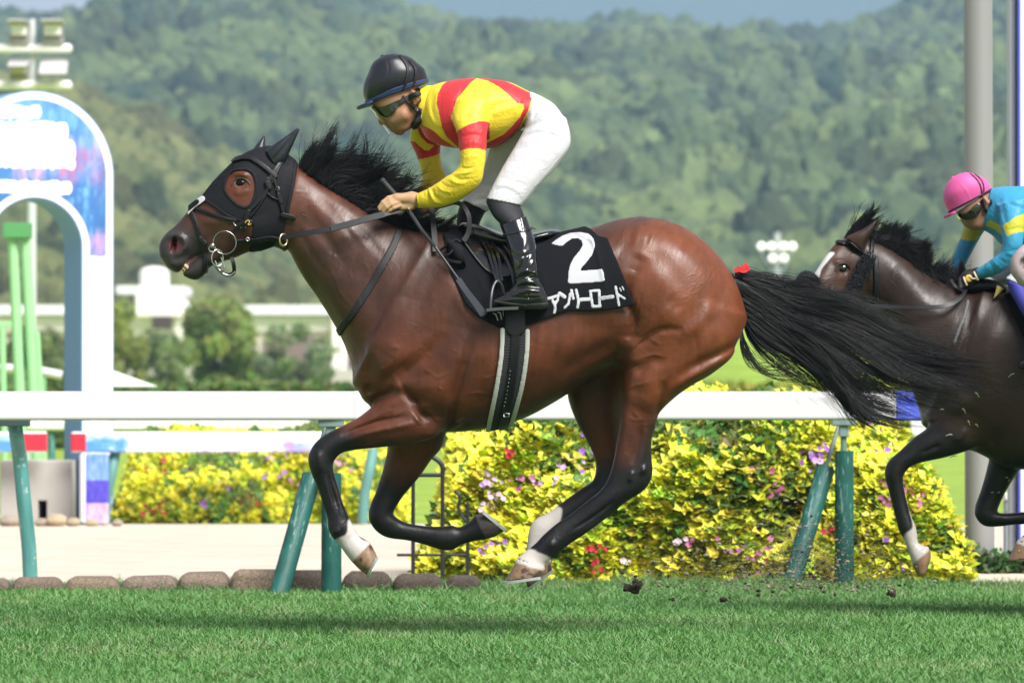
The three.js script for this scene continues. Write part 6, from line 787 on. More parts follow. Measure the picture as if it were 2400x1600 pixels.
  const pk = new THREE.Shape(); pk.absellipse(0, 0, 0.094, 0.062, -Math.PI / 2, Math.PI / 2); const pg = new THREE.ExtrudeGeometry(pk, { depth: 0.006, bevelEnabled: true, bevelSize: 0.004, bevelThickness: 0.003, bevelSegments: 2, curveSegments: 24 }); pg.scale(0.72, 1.35, 1); pg.rotateX(-Math.PI / 2); pg.rotateY(Math.PI); pg.rotateZ(0.34); { const p = at(874, 242); pg.translate(p.x, p.y, p.z); } mesh('peak', W(pg), navy, rider);
  mesh('helmet_button', W(new THREE.SphereGeometry(0.009, 14, 10).scale(1, 0.8, 1).translate(...at(896, 131.5).toArray())), cap1, rider);
  mesh('strap_band', nets(hel, [900, 120, 1010, 240, -0.13, 0.13], 0.0028, { off: 0.006, inner: 0.005, region: anySd(lineSd([[938, 132], [952, 150], [957, 170], [951, 200], [938, 224]], 7), lineSd([[962, 143], [974, 160], [976, 180], [968, 205], [956, 224]], 7)) }), M(0.008, 0.008, 0.012, 0.6), rider);
  // goggles, visor, chin strap
  mesh('goggles', nets(hf, [855, 235, 975, 300, -0.11, 0.11], 0.0028, { off: 0.012, inner: 0.014, region: polySd([[864, 250], [895, 252], [930, 238], [938, 236], [934, 252], [922, 266], [908, 276], [892, 272], [878, 262]]) }), new THREE.MeshPhysicalMaterial({ color: col(0.010, 0.016, 0.014), roughness: 0.08, clearcoat: 0.6 }), rider);
  mesh('goggle_band', nets(hf, [910, 210, 1000, 262, -0.12, 0.12], 0.003, { off: 0.009, inner: 0.007, region: lineSd([[934, 244], [955, 232], [990, 218]], 12) }), M(0.01, 0.01, 0.012, 0.7), rider);
  const vz = []; { const cPos = [], idx = [], n = 48; for (let i = 0; i <= n; i++) { const a = mix(-1.35, 1.35, i / n), zz = Math.sin(a) * 0.09, bx = 1 - Math.cos(a); for (const [px, py] of [[866 + bx * 70, 250 - bx * 22], [912 + bx * 56, 314 - bx * 24]]) { const p = at(px, py); cPos.push(p.x, p.y, zz); } if (i < n) { const q = i * 2; idx.push(q, q + 2, q + 1, q + 1, q + 2, q + 3); } } const g = new THREE.BufferGeometry(); g.setAttribute('position', new THREE.Float32BufferAttribute(cPos, 3)); g.setIndex(idx); g.computeVertexNormals(); mesh('visor', W(g), new THREE.MeshPhysicalMaterial({ color: col(0.96, 0.97, 0.98), roughness: 0.04, transmission: 1, thickness: 0, ior: 1.45, side: THREE.DoubleSide }), rider); }
  const strapF = anySd(lineSd([[946, 228], [960, 245], [976, 262], [982, 270]], 6), lineSd([[992, 205], [994, 230], [992, 255], [984, 270]], 8), lineSd([[984, 268], [980, 282], [972, 292]], 17));
  mesh('chin_strap', nets(hf, [930, 200, 1010, 312, -0.12, 0.12], 0.003, { off: 0.010, inner: 0.01, region: strapF }), M(0.008, 0.008, 0.010, 0.6), rider);
  const padF = new Field(D0); padF.add([[966, 288, 990, 268, 0.075], [964, 296, 992, 284, 0.07], [966, 303, 978, 300, 0.05]], { p: 2.6 }); mesh('chin_pad', nets(padF, [955, 260, 1000, 312, -0.1, 0.1], 0.0035), M(0.008, 0.008, 0.010, 0.75), rider);
  const bkl = box(0.016, 0.012, 0.01, 0, 0, 0, 0.003); bkl.rotateZ(-0.5); { const p = at(984, 256, D0 - 0.082); bkl.translate(p.x, p.y, p.z); } mesh('buckle', W(bkl), M(0.02, 0.02, 0.022, 0.35), rider);
  // hair under the helmet's back
  const hb = nets(hf, [955, 200, 1005, 262, -0.11, 0.11], 0.003, { off: 0.006, inner: 0.006, region: polySd([[978, 206], [992, 200], [996, 220], [994, 250], [986, 256], [985, 236], [984, 220], [974, 212]], false) }); mesh('hair', hb, M(0.012, 0.010, 0.009, 0.7), rider);
}
{
  const wh = thing('riding_whip', 'black riding whip held in the gloved hand along the saddle cloth', 'whip', at(1010, 560));
  const z = (a, b, zz) => at(a, b, D0 - zz);
  mesh('handle', W(join([rod(z(897, 424, 0.10), z(928, 459, 0.11), 0.0115, 0.0115, 16), new THREE.SphereGeometry(0.0135, 14, 10).translate(...z(897, 424, 0.10).toArray()), rod(z(928, 459, 0.11), z(958, 494, 0.12), 0.0115, 0.011, 16), ...[0, 1, 2, 3, 4].map((i) => new THREE.TorusGeometry(0.0115, 0.0016, 6, 16).rotateX(Math.PI / 2).rotateZ(Math.atan2(-35, 31) + Math.PI / 2 + 0.0).translate(...z(902 + i * 6, 430 + i * 7, 0.102).toArray()))])), M(0.016, 0.016, 0.02, 0.65), wh);
  mesh('shaft', W(join([rod(z(958, 494, 0.12), z(986, 536, 0.18), 0.010, 0.008), rod(z(986, 536, 0.18), z(1020, 578, 0.262), 0.008, 0.0062), rod(z(1020, 578, 0.262), z(1076, 656, 0.315), 0.0062, 0.0042)])), M(0.02, 0.022, 0.028, 0.4), wh);
  mesh('flap', W(join([strap([z(1074, 654, 0.315), z(1090, 678, 0.325), z(1112, 706, 0.33), z(1137, 738, 0.335)], 0.024, 0.010, V(0, 0.2, 1), 16), strap([z(1072, 660, 0.325), z(1088, 684, 0.335), z(1108, 712, 0.34), z(1128, 741, 0.345)], 0.006, 0.006, V(0, 0.2, 1), 16)])), M(0.022, 0.026, 0.036, 0.4), wh);
}
// ---------- the second horse with its rider, and the grey nose behind them ----------
{
  const d = 24, sft = (spans, f) => spans.map((s) => { const a = f(s[0], s[1]), b = f(s[2], s[3]); return [...a, ...b, s[4] * 1.0, s[5] ?? 0]; }), Z = -2;
  const T = (x, y) => [2168 + (x - 828) * 0.93, 985 + (y - 890) * 0.93], TH = (x, y) => { const [a, b] = T(x, y), k = sstep(800, 1050, y); return [a - 140 * k, b - 108 * k]; };
  const f = new Field(d); f.mid = Z;
  const N2 = [[2026, 556, 2046, 718, 0.088], [2074, 574, 2076, 758, 0.10], [2124, 607, 2104, 824, 0.13], [2186, 650, 2130, 890, 0.16], [2256, 672, 2150, 944, 0.185], [2312, 664, 2166, 990, 0.21]];
  const T2 = [[2312, 664, 2166, 990, 0.21], [2372, 672, 2200, 1034, 0.24], [2425, 684, 2285, 1058, 0.262], ...sft(TORSO.slice(3), T)];
  const H2 = [[2030, 556, 2046, 716, 0.086, 0], [1996, 555, 2008, 718, 0.096, 0], [1963, 568, 1985, 724, 0.10, 0.03], [1939, 595, 1962, 737, 0.098, 0.06], [1919, 626, 1938, 748, 0.088, 0.09], [1897, 656, 1914, 754, 0.072, 0.11], [1872, 686, 1894, 768, 0.062, 0.13], [1848, 714, 1875, 778, 0.056, 0.14], [1836, 736, 1852, 768, 0.045, 0.14]];
  const FA = [[2190, 940, 2330, 1010, 0.10, 0.10], [2178, 996, 2285, 1048, 0.08, 0.12], [2142, 1026, 2222, 1070, 0.062, 0.13], [2110, 1056, 2168, 1082, 0.05, 0.13], [2082, 1082, 2136, 1093, 0.046, 0.13], [2074, 1112, 2119, 1114, 0.044, 0.13], [2083, 1148, 2119, 1140, 0.036, 0.13], [2092, 1184, 2126, 1174, 0.031, 0.13], [2101, 1218, 2136, 1208, 0.034, 0.13], [2107, 1243, 2146, 1232, 0.038, 0.13], [2117, 1260, 2150, 1250, 0.034, 0.13], [2128, 1288, 2154, 1272, 0.033, 0.13], [2137, 1314, 2176, 1282, 0.043, 0.13]];
  const FAh = [[2136, 1312, 2175, 1279, 0.043, 0.13], [2144, 1335, 2183, 1303, 0.048, 0.13], [2152, 1352, 2172, 1338, 0.046, 0.13]];
  const FB = [[2320, 990, 2440, 1000, 0.09, -0.08], [2322, 1055, 2426, 1050, 0.08, -0.1], [2314, 1098, 2396, 1092, 0.07, -0.1], [2300, 1148, 2362, 1145, 0.052, -0.1], [2286, 1188, 2342, 1186, 0.047, -0.1], [2288, 1212, 2340, 1200, 0.046, -0.1], [2306, 1231, 2352, 1202, 0.042, -0.1], [2335, 1234, 2366, 1202, 0.034, -0.1], [2380, 1229, 2390, 1200, 0.03, -0.1], [2430, 1228, 2434, 1196, 0.03, -0.1], [2476, 1230, 2478, 1186, 0.036, -0.1], [2520, 1216, 2512, 1176, 0.036, -0.1]];
  const E2 = [[1982, 556, 2024, 592, 0.03, 0.07], [1998, 548, 2030, 570, 0.03, 0.075], [2024, 536, 2044, 546, 0.02, 0.08], [2050, 518, 2056, 521, 0.007, 0.085]];
  const z2 = { z: Z }; f.add(N2, { k: 0.05, z: Z }).add(T2, { k: 0.05, p: 2.25, z: Z }).add(H2, { k: 0.03, p: 2.2, z: Z }).add(FA, { k: 0.03, z: Z }).add(FB, { k: 0.03, z: Z }).add(E2, { k: 0.012, z: Z }).add(sft(HIND_NEAR, TH), { k: 0.045, z: Z }).add(sft(HIND_FAR, TH), { k: 0.03, z: Z }).add(FAh, { k: 0.004, z: Z }).add(sft(HOOF_HN, TH), { k: 0.004, z: Z }).add(sft(HOOF_HF, TH), { k: 0.004, z: Z });
  const m = (p, w, a) => f.mark(p, w, a * 1.7);
  for (const [p, w, a] of [[[[2195, 900], [2230, 930], [2250, 970]], 26, 12], [[[2170, 960], [2180, 990]], 12, 8], [[[2240, 720], [2220, 780], [2200, 850]], 26, 7], [[[2330, 740], [2300, 830], [2280, 900]], 30, 8], [[[2280, 700], [2262, 780], [2240, 860]], 10, -6], [[[2060, 700], [2095, 770], [2135, 850]], 12, -7], [[[2330, 1000], [2318, 1045]], 12, -8], [[[2100, 620], [2140, 680], [2190, 740]], 26, 6], [[[1950, 618], [1968, 614], [1988, 622]], 6, 7], [[[1955, 640], [1970, 638], [1985, 640]], 8, -6], [[[1940, 680], [1970, 690], [2000, 680]], 9, 5], [[[2355, 1070], [2330, 1130], [2310, 1180]], 6, 5], [[[2375, 1085], [2345, 1140]], 5, -5], [[[2200, 1040], [2150, 1062]], 5, -5], [[[2260, 1000], [2230, 1040]], 9, 6]]) m(p, w, a);
  const blackA = polySd([[2060, 1100], [2110, 1040], [2180, 1000], [2260, 1050], [2140, 1110], [2160, 1240], [2120, 1290], [2060, 1180]]), sockA = polySd([[2112, 1262], [2118, 1248], [2134, 1232], [2127, 1200], [2130, 1180], [2146, 1210], [2152, 1260], [2180, 1275], [2150, 1330], [2116, 1300]]), blaze = polySd([[1948, 592], [1952, 596], [1938, 612], [1922, 632], [1914, 652], [1905, 654], [1908, 640], [1924, 614], [1940, 594]]);
  const dark = (c, px, py, z, x, y) => { const n = fbm(x * 6, y * 6, z * 6), w = (fbm(x * 22, y * 22, z * 22) - 0.5) * 22; c[0] = mix(0.019, 0.036, n); c[1] = mix(0.0115, 0.019, n); c[2] = mix(0.0095, 0.014, n); blend(c, [0.062, 0.028, 0.018], sstep(2050, 1960, px) * 0.7); blend(c, [0.062, 0.028, 0.016], sstep(30, 0, polyDist([[2050, 700], [2080, 770]], px, py)) * 0.6); blend(c, BLACK, sstep(24, -14, blackA(px, py) + w)); if (px > 2270 && py > 1040) blend(c, BLACK, sstep(1050, 1100, py)); if (px > 2360 && py > 1130) blend(c, BLACK, 1);
    if (z > Z) { blend(c, WHITE_SOCK, sstep(3, -3, sockA(px, py) + w * 0.3)); if (px < 2200) blend(c, HORN, sstep(-2, 3, across(px, py, [2138, 1315], [2177, 1281]) + w * 0.2)); blend(c, [0.58, 0.57, 0.57], sstep(2, -2, blaze(px, py) + w * 0.1)); const a = T(1208, 1314), b = T(1279, 1336); if (px > 2340 && py > 1255) { blend(c, WHITE_SOCK, sstep(2440, 2400, px)); blend(c, HORN, sstep(-2, 3, across(px, py, [a[0] - 140, a[1] - 108], [b[0] - 140, b[1] - 108]) + w * 0.2)); } } };
  const h = thing('racehorse', 'dark brown racehorse with white blaze coming in at the right', 'horse', V(at(2400, 0, d).x, 0, Z));
  mesh('body', nets(f, [1810, 490, 3140, 1400, Z - 0.42, Z + 0.42], 0.0072, { color: dark }), coatMat, h);
  const e = f.surf(1971, 630, 0.001); { const g = new THREE.SphereGeometry(0.02, 20, 14); g.scale(1.15, 0.8, 0.6); g.rotateZ(0.3); g.translate(e.x, e.y, e.z - 0.003); mesh('eye', W(g), new THREE.MeshPhysicalMaterial({ color: col(0.004, 0.003, 0.003), roughness: 0.05, clearcoat: 1 }), h); mesh('eyelid', W(tube([[1954, 636], [1958, 624], [1970, 618], [1984, 622], [1990, 632]].map(([a, b]) => f.surf(a, b, 0.002)), 0.0045, 16, 6)), M(0.02, 0.014, 0.012, 0.5), h); }
  const mn = maneHair([[2046, 560], [2075, 572], [2105, 594], [2143, 625], [2172, 652], [2210, 672], [2250, 674]], 4200, (t) => t < 0.2 ? 60 : 88 - 22 * t, (t) => mix(1.4, 1.0, t), d, 0.3, 0.0016, 0.04, 60); mn.translate(0, 0, 0); mesh('mane', mn, hairMat, h);
  mesh('forelock', maneHair([[1978, 558], [2000, 553], [2016, 556]], 420, () => 84, () => 0.72, d, 0.2, 0.0022, 0.03, 9), hairMat, h);
  mesh('mane', maneHair([[2170, 650], [2210, 672], [2250, 674], [2290, 668]], 1400, () => 60, () => 2.9, d, 0.5, 0.0024, 0.06, 30), hairMat, h);
  { const H = new Hair(); for (let i = 0; i < 500; i++) { const y0 = 700 + rr(0, 60), pts = []; for (let k = 0; k <= 6; k++) pts.push(at(T(1740, 0)[0] + k * 60, y0 * 0.2 + T(0, 690 + rr(-30, 30))[1] * 0.8 + k * k * 4, d)); H.add(pts, 0.002, 0.0005); } mesh('tail', H.geo(), hairMat, h); }
  const br = thing('bridle', 'dark bridle with black sheepskin rolls on the dark brown horse', 'bridle', at(2000, 640, d)), hb = [1800, 530, 2110, 800, Z - 0.2, Z + 0.28];
  const S = (n, pts, w, off, mat = leather) => mesh(n, nets(f, hb, 0.004, { off, inner: off - 0.002, region: lineSd(pts, w) }), mat, br); S('browband', [[1961, 566], [1990, 573], [2012, 590], [2036, 602]], 9, 0.012); S('headpiece', [[2046, 560], [2040, 600], [2034, 606]], 9, 0.012); S('cheek_strap', [[2050, 605], [2052, 660], [2050, 712]], 12, 0.012);
  const fuzz = (name, pts, r, n) => { const H = new Hair(), c = new THREE.CatmullRomCurve3(pts); mesh(name, W(tube(pts, r * 0.86, 24, 14)), blackCloth, br); for (let i = 0; i < n; i++) { const p = c.getPoint(rnd()), n2 = V(gauss(), gauss(), gauss()).normalize(), q = p.clone().addScaledVector(n2, r * 0.8); H.add([q, p.clone().addScaledVector(n2, r * 1.02), p.clone().addScaledVector(n2, r * 1.16).add(V(gauss() * 0.004, gauss() * 0.004, 0))], 0.002, 0.001); } mesh('sheepskin_pile', H.geo(), M(0.018, 0.02, 0.024, 0.95), br); };
  { const s = (x, y, o) => f.surf(x, y, o); fuzz('sheepskin_cheek', [s(2034, 604, 0.02), s(2016, 640, 0.024), s(1996, 676, 0.024), s(1980, 704, 0.02)], 0.033, 1500); fuzz('sheepskin_noseband', [at(1878, 668, d + 0.02), at(1890, 652, d - 0.1), at(1908, 662, d - 0.22)].map((p, i) => p), 0.030, 1800); }
  mesh('rein', W(strap([at(1960, 716, d - 0.15), at(2060, 718, d - 0.16), at(2160, 720, d - 0.2), at(2220, 716, d - 0.2), at(2250, 700, d - 0.16), at(2266, 676, d - 0.1)], 0.018, 0.006, V(0, 0.3, 1), 40)), leather, br); mesh('rein', W(strap([at(2230, 655, d - 0.14), at(2242, 672, d - 0.16), at(2260, 682, d - 0.14)], 0.012, 0.004, V(0, 0.3, 1), 16)), leather, br);
  const nsb = thing('neck_strap', 'grey neck strap across the shoulder of the dark brown horse', 'strap', at(2250, 740, d)); mesh('band', nets(f, [2200, 680, 2280, 840, Z - 0.3, Z + 0.32], 0.0045, { off: 0.007, inner: 0.006, region: lineSd([[2264, 706], [2254, 740], [2240, 772], [2228, 806]], 8) }), M(0.10, 0.10, 0.11, 0.6), nsb);
  const cl = thing('number_cloth', 'plain black saddle cloth on the dark brown horse at the right edge', 'saddle cloth', at(2420, 760, d)); mesh('cloth', nets(f, [2330, 640, 2800, 930, Z - 0.42, Z + 0.42], 0.008, { off: 0.016, inner: 0.012, region: polySd([[2346, 690], [2420, 670], [2720, 670], [2780, 830], [2600, 860], [2480, 890], [2420, 850], [2385, 790], [2364, 740]], false) }), blackCloth, cl);
  const wth = thing('wither_pad', 'black fleece pad over the withers of the dark brown horse', 'pad', at(2300, 670, d)); { const pf = new Field(d); pf.add([[2256, 664, 2262, 694, 0.10], [2290, 652, 2296, 692, 0.14], [2330, 656, 2334, 690, 0.15], [2352, 668, 2354, 690, 0.13]], { z: Z }); mesh('fleece', nets(pf, [2240, 630, 2370, 710, Z - 0.2, Z + 0.2], 0.006), blackCloth, wth); const g = new THREE.ConeGeometry(0.02, 0.06, 6); g.rotateZ(2.6); const p = at(2338, 686, d - 0.17); g.translate(p.x, p.y, p.z); mesh('yellow_tab', W(g), M(0.6, 0.45, 0.15, 0.7), wth); }
  // grass bits thrown on the dark coat
  [[2236, 905, 26, 0.7], [2250, 962, 20, 2.2], [2280, 925, 22, -0.9], [2358, 880, 24, 0.6], [2200, 960, 14, 0.1], [2150, 925, 16, 0.3], [2216, 1019, 24, 0.2], [2262, 990, 18, -1.1], [2280, 996, 14, -0.7], [2362, 1120, 10, -0.3], [2368, 1127, 10, 0.7], [2328, 1155, 8, 0], [2344, 1155, 8, 0.1], [2248, 1072, 26, 0.25], [2290, 1262, 10, 1.2]].forEach(([x, y, L, a], i) => { const c = f.surf(x, y, 0.012), u = V(Math.cos(a), Math.sin(a), 0).multiplyScalar(L * 0.65 * d / F / 2); const g = strap([c.clone().sub(u), c.clone().add(V(0, 0.004, 0.006)), c.clone().add(u)], 0.0038, 0.001, V(0, 0.2, 1), 8); tag(mesh(numbered('torn_grass'), g, M(...(i % 3 ? [0.24, 0.32, 0.11] : [0.34, 0.35, 0.25]), 0.7), scene), 'loose torn blade of grass flying over the dark brown horse', 'torn grass', 'torn grass flying over the second horse'); });

  // rider two
  const R = thing('person', 'jockey in light blue and yellow silks and pink cap at the right edge', 'person', at(2340, 560, d));
  const TJ = [[2322, 442, 2302, 536, 0.075], [2346, 437, 2328, 552, 0.13], [2380, 436, 2352, 575, 0.18], [2430, 437, 2408, 600, 0.19], [2490, 446, 2470, 606, 0.178], [2540, 470, 2512, 590, 0.155]], AN = [[2340, 480, 2412, 462, 0.068, 0.14], [2344, 515, 2406, 500, 0.062, 0.18], [2348, 545, 2402, 540, 0.056, 0.2], [2351, 572, 2398, 572, 0.051, 0.21], [2344, 592, 2388, 600, 0.049, 0.2], [2326, 606, 2360, 630, 0.046, 0.18], [2306, 620, 2328, 647, 0.042, 0.15], [2287, 632, 2296, 655, 0.038, 0.11]], AF = [[2286, 500, 2330, 522, 0.062, -0.13], [2262, 526, 2308, 542, 0.056, -0.17], [2251, 560, 2292, 568, 0.051, -0.18], [2237, 595, 2274, 602, 0.046, -0.17], [2231, 620, 2261, 628, 0.042, -0.15], [2240, 643, 2254, 648, 0.036, -0.12]], PV = [[2525, 462, 2508, 600, 0.15], [2580, 500, 2530, 620, 0.165], [2604, 540, 2540, 640, 0.15]], TN = [[2540, 520, 2600, 600, 0.10, 0.12], [2480, 560, 2530, 650, 0.09, 0.16], [2420, 600, 2462, 672, 0.075, 0.2], [2358, 652, 2410, 680, 0.06, 0.23]], TF = [[2530, 520, 2580, 610, 0.10, -0.12], [2440, 580, 2490, 660, 0.085, -0.16], [2370, 615, 2400, 668, 0.07, -0.19], [2318, 644, 2350, 668, 0.05, -0.2]], SN = [[2360, 658, 2412, 676, 0.056, 0.24], [2372, 690, 2420, 690, 0.054, 0.26], [2400, 740, 2450, 735, 0.054, 0.31], [2420, 820, 2468, 820, 0.048, 0.34]], FT = [[2390, 848, 2390, 862, 0.034, 0.34], [2420, 832, 2422, 866, 0.046, 0.34], [2460, 822, 2462, 872, 0.045, 0.34], [2488, 836, 2488, 870, 0.04, 0.34]];
  const FC = [[2243, 498, 2322, 448, 0.074], [2248, 508, 2326, 470, 0.074], [2256, 517, 2326, 488, 0.07], [2264, 527, 2324, 504, 0.062], [2274, 535, 2318, 520, 0.054], [2286, 540, 2312, 532, 0.04], [2294, 541, 2304, 539, 0.025]];
  const hf = new Field(d); hf.mid = Z; hf.add(FC, { k: 0.01, p: 2.2, z: Z }); hf.add([[2302, 530, 2330, 470, 0.062], [2322, 540, 2342, 462, 0.062]], { k: 0.02, z: Z }); const C = (a, b, r, q, k = 0.01) => hf.cap(at(a[0], a[1], d - (a[2] ?? 0)), at(b[0], b[1], d - (b[2] ?? 0)), r, q, k); C([2258, 512], [2266, 524], 0.011, 0.014); for (const s of [1, -1]) { C([2270, 527, s * 0.013], [2273, 529, s * 0.013], 0.011, 0.009); C([2278, 533, 0], [2287, 533, s * 0.02], 0.006, 0.004, 0.006); C([2309, 464, s * 0.078], [2317, 474, s * 0.086], 0.009, 0.009, 0.006); C([2317, 474, s * 0.086], [2312, 488, s * 0.078], 0.009, 0.007, 0.006); }
  const bf = new Field(d); for (const t of [TJ, AN, AF, PV, TN, TF, SN, FT]) bf.add(t, { k: 0.03, z: Z }); mesh('body', W(mergeGeometries([nets(bf, [2215, 420, 2640, 900, Z - 0.42, Z + 0.42], 0.012, { off: -0.012 }), nets(hf, [2235, 430, 2350, 550, Z - 0.11, Z + 0.11], 0.0034)])), M(0.31, 0.165, 0.10, 0.5), R);
  const jf = new Field(d); jf.mid = Z; jf.add(TJ, { k: 0.02, z: Z }).add(AN, { k: 0.025, z: Z }).add(AF, { k: 0.02, z: Z }); for (const [p, w, a] of [[[[2338, 470], [2344, 500], [2348, 530]], 5, -6], [[[2352, 450], [2345, 480], [2340, 500]], 7, 4], [[[2360, 470], [2380, 480], [2400, 482]], 4, 4], [[[2352, 478], [2375, 490], [2396, 494]], 3, -4], [[[2352, 545], [2375, 538], [2400, 542]], 4, -3], [[[2356, 590], [2375, 588], [2392, 580]], 3, -4], [[[2346, 594], [2366, 602], [2382, 600]], 3, 4], [[[2330, 606], [2345, 618], [2358, 620]], 3, -3], [[[2318, 612], [2332, 628], [2342, 634]], 3, 3], [[[2311, 614], [2318, 630], [2324, 645]], 3, -3]]) jf.mark(p, w, a);
  const bN = polySd([[2340, 532], [2370, 512], [2402, 500], [2410, 540], [2390, 546], [2366, 550], [2350, 558]], false), bF = polySd([[2245, 552], [2268, 520], [2310, 532], [2296, 560], [2276, 562]], false), bT = polySd([[2308, 528], [2330, 540], [2352, 560], [2356, 545], [2340, 530], [2318, 516]], false);
  mesh('silks', nets(jf, [2215, 420, 2580, 665, Z - 0.3, Z + 0.3], 0.0045, { color: (c, px, py, z) => { const y = (z > Z + 0.14 ? bN(px, py) < 0 : z < Z - 0.12 ? bF(px, py) < 0 : bT(px, py) < 0); const k = y ? [0.48, 0.46, 0.025] : [0.026, 0.27, 0.46]; c[0] = k[0]; c[1] = k[1]; c[2] = k[2]; } }), silk, R);
  const pf = new Field(d); pf.add(PV, { k: 0.03, z: Z }).add(TN, { k: 0.02, z: Z }).add(TF, { k: 0.02, z: Z }); mesh('breeches', nets(pf, [2300, 440, 2640, 700, Z - 0.3, Z + 0.31], 0.006), M(0.52, 0.515, 0.555, 0.75, { bumpMap: crease, bumpScale: 0.003 }), R);
  const sk = new Field(d); sk.add(SN.slice(0, 3), { z: Z }); mesh('sock', nets(sk, [2345, 640, 2460, 760, Z + 0.1, Z + 0.4], 0.005, {}), M(0.05, 0.05, 0.36, 0.7), R); const bt = new Field(d); bt.add(SN.slice(1), { z: Z, k: 0.02 }).add(FT, { z: Z, k: 0.02 }); mesh('boot', nets(bt, [2360, 720, 2500, 890, Z + 0.2, Z + 0.42], 0.006, { off: 0.003, clip: (x, y) => y - (CAMH + (HY - 742) * d / F) }), gloss, R);
  const hl = new Field(d); hl.mid = Z; hl.add([[2226, 500, 2324, 446, 0.088], [2214, 474, 2322, 436, 0.10], [2212, 456, 2314, 424, 0.104], [2219, 434, 2300, 413, 0.096], [2231, 418, 2284, 407, 0.078], [2247, 408, 2270, 404, 0.046]], { p: 2.15, z: Z }); hl.mark([[2238, 420], [2262, 450], [2280, 490]], 1.5, 1.5, 0); hl.mark([[2222, 450], [2226, 480], [2240, 500]], 1.5, 1.5, 0);
  const pink = M(0.68, 0.095, 0.32, 0.6, { bumpMap: cloth2, bumpScale: 0.001 }), line = (x) => 504 - (x - 2222) * 0.53; mesh('helmet', nets(hl, [2200, 395, 2335, 515, Z - 0.13, Z + 0.13], 0.0036, { clip: (x, y, z, px, py) => (py - line(px) - 4) * hl.sc }), pink, R); mesh('helmet_band', nets(hl, [2200, 395, 2335, 515, Z - 0.13, Z + 0.13], 0.003, { off: 0.004, inner: 0.006, region: (x, y) => Math.abs(y - (line(x) - 6)) - 2.6 }), M(0.05, 0.015, 0.03, 0.6), R); mesh('helmet_band', nets(hl, [2270, 395, 2335, 480, Z - 0.13, Z + 0.13], 0.003, { off: 0.004, inner: 0.005, region: anySd(lineSd([[2270, 405], [2286, 420], [2296, 438], [2300, 462]], 4), lineSd([[2284, 408], [2298, 422], [2304, 440], [2302, 462]], 4)) }), M(0.05, 0.015, 0.03, 0.6), R);
  const pk = new THREE.Shape(); pk.absellipse(0, 0, 0.09, 0.06, -Math.PI / 2, Math.PI / 2); const pg = new THREE.ExtrudeGeometry(pk, { depth: 0.006, bevelEnabled: true, bevelSize: 0.004, bevelThickness: 0.003, bevelSegments: 2, curveSegments: 24 }); pg.scale(0.5, 1.4, 1); pg.rotateX(-Math.PI / 2); pg.rotateY(Math.PI); pg.rotateZ(0.46); { const p = at(2236, 500, d); pg.translate(p.x, p.y, p.z); } mesh('peak', W(pg), pink, R); mesh('helmet_button', W(new THREE.SphereGeometry(0.011, 12, 8).translate(...at(2236, 418, d).toArray())), pink, R);
  mesh('goggles', nets(hf, [2235, 465, 2310, 530, Z - 0.11, Z + 0.11], 0.003, { off: 0.014, inner: 0.015, region: polySd([[2244, 502], [2262, 500], [2284, 480], [2296, 480], [2297, 494], [2288, 508], [2276, 514], [2262, 516], [2250, 512]]) }), new THREE.MeshPhysicalMaterial({ color: col(0.012, 0.011, 0.010), roughness: 0.07, clearcoat: 0.8 }), R); mesh('chin_strap', nets(hf, [2290, 450, 2345, 545, Z - 0.12, Z + 0.12], 0.003, { off: 0.01, inner: 0.009, region: anySd(lineSd([[2298, 472], [2308, 494], [2318, 512], [2314, 528]], 6), lineSd([[2322, 462], [2324, 500], [2316, 526]], 8)) }), M(0.008, 0.008, 0.01, 0.6), R);
  const gf = new Field(d), q = (x, y, z) => at(x, y, d - z); gf.cap(q(2292, 644, 0.10), q(2272, 654, 0.09), 0.034, 0.036, 0.02).cap(q(2272, 652, 0.09), q(2258, 660, 0.08), 0.034, 0.028, 0.02); for (let i = 0; i < 4; i++) { const y = 650 + i * 6; gf.cap(q(2264, y, 0.09 + i * 0.006), q(2252, y + 6, 0.10 + i * 0.004), 0.012, 0.011, 0.006).cap(q(2252, y + 6, 0.10 + i * 0.004), q(2254, y + 14, 0.08), 0.011, 0.009, 0.003); } gf.cap(q(2270, 664, 0.08), q(2258, 676, 0.06), 0.013, 0.01, 0.008); mesh('glove', nets(gf, [2235, 625, 2310, 695, Z - 0.0, Z + 0.18], 0.003), M(0.014, 0.013, 0.013, 0.6), R); mesh('glove_trim', W(join([strap([q(2260, 648, 0.13), q(2264, 660, 0.135), q(2268, 668, 0.13)], 0.008, 0.004), strap([q(2284, 636, 0.14), q(2290, 648, 0.145), q(2294, 656, 0.14)], 0.008, 0.004), strap([q(2272, 646, 0.138), q(2282, 652, 0.142), q(2292, 652, 0.142)], 0.006, 0.004)])), M(0.5, 0.42, 0.32, 0.6), R); mesh('glove_patch', W(new THREE.SphereGeometry(0.017, 12, 8).scale(1, 1, 0.35).translate(...q(2272, 652, 0.132).toArray())), M(0.6, 0.38, 0.06, 0.5), R);
}
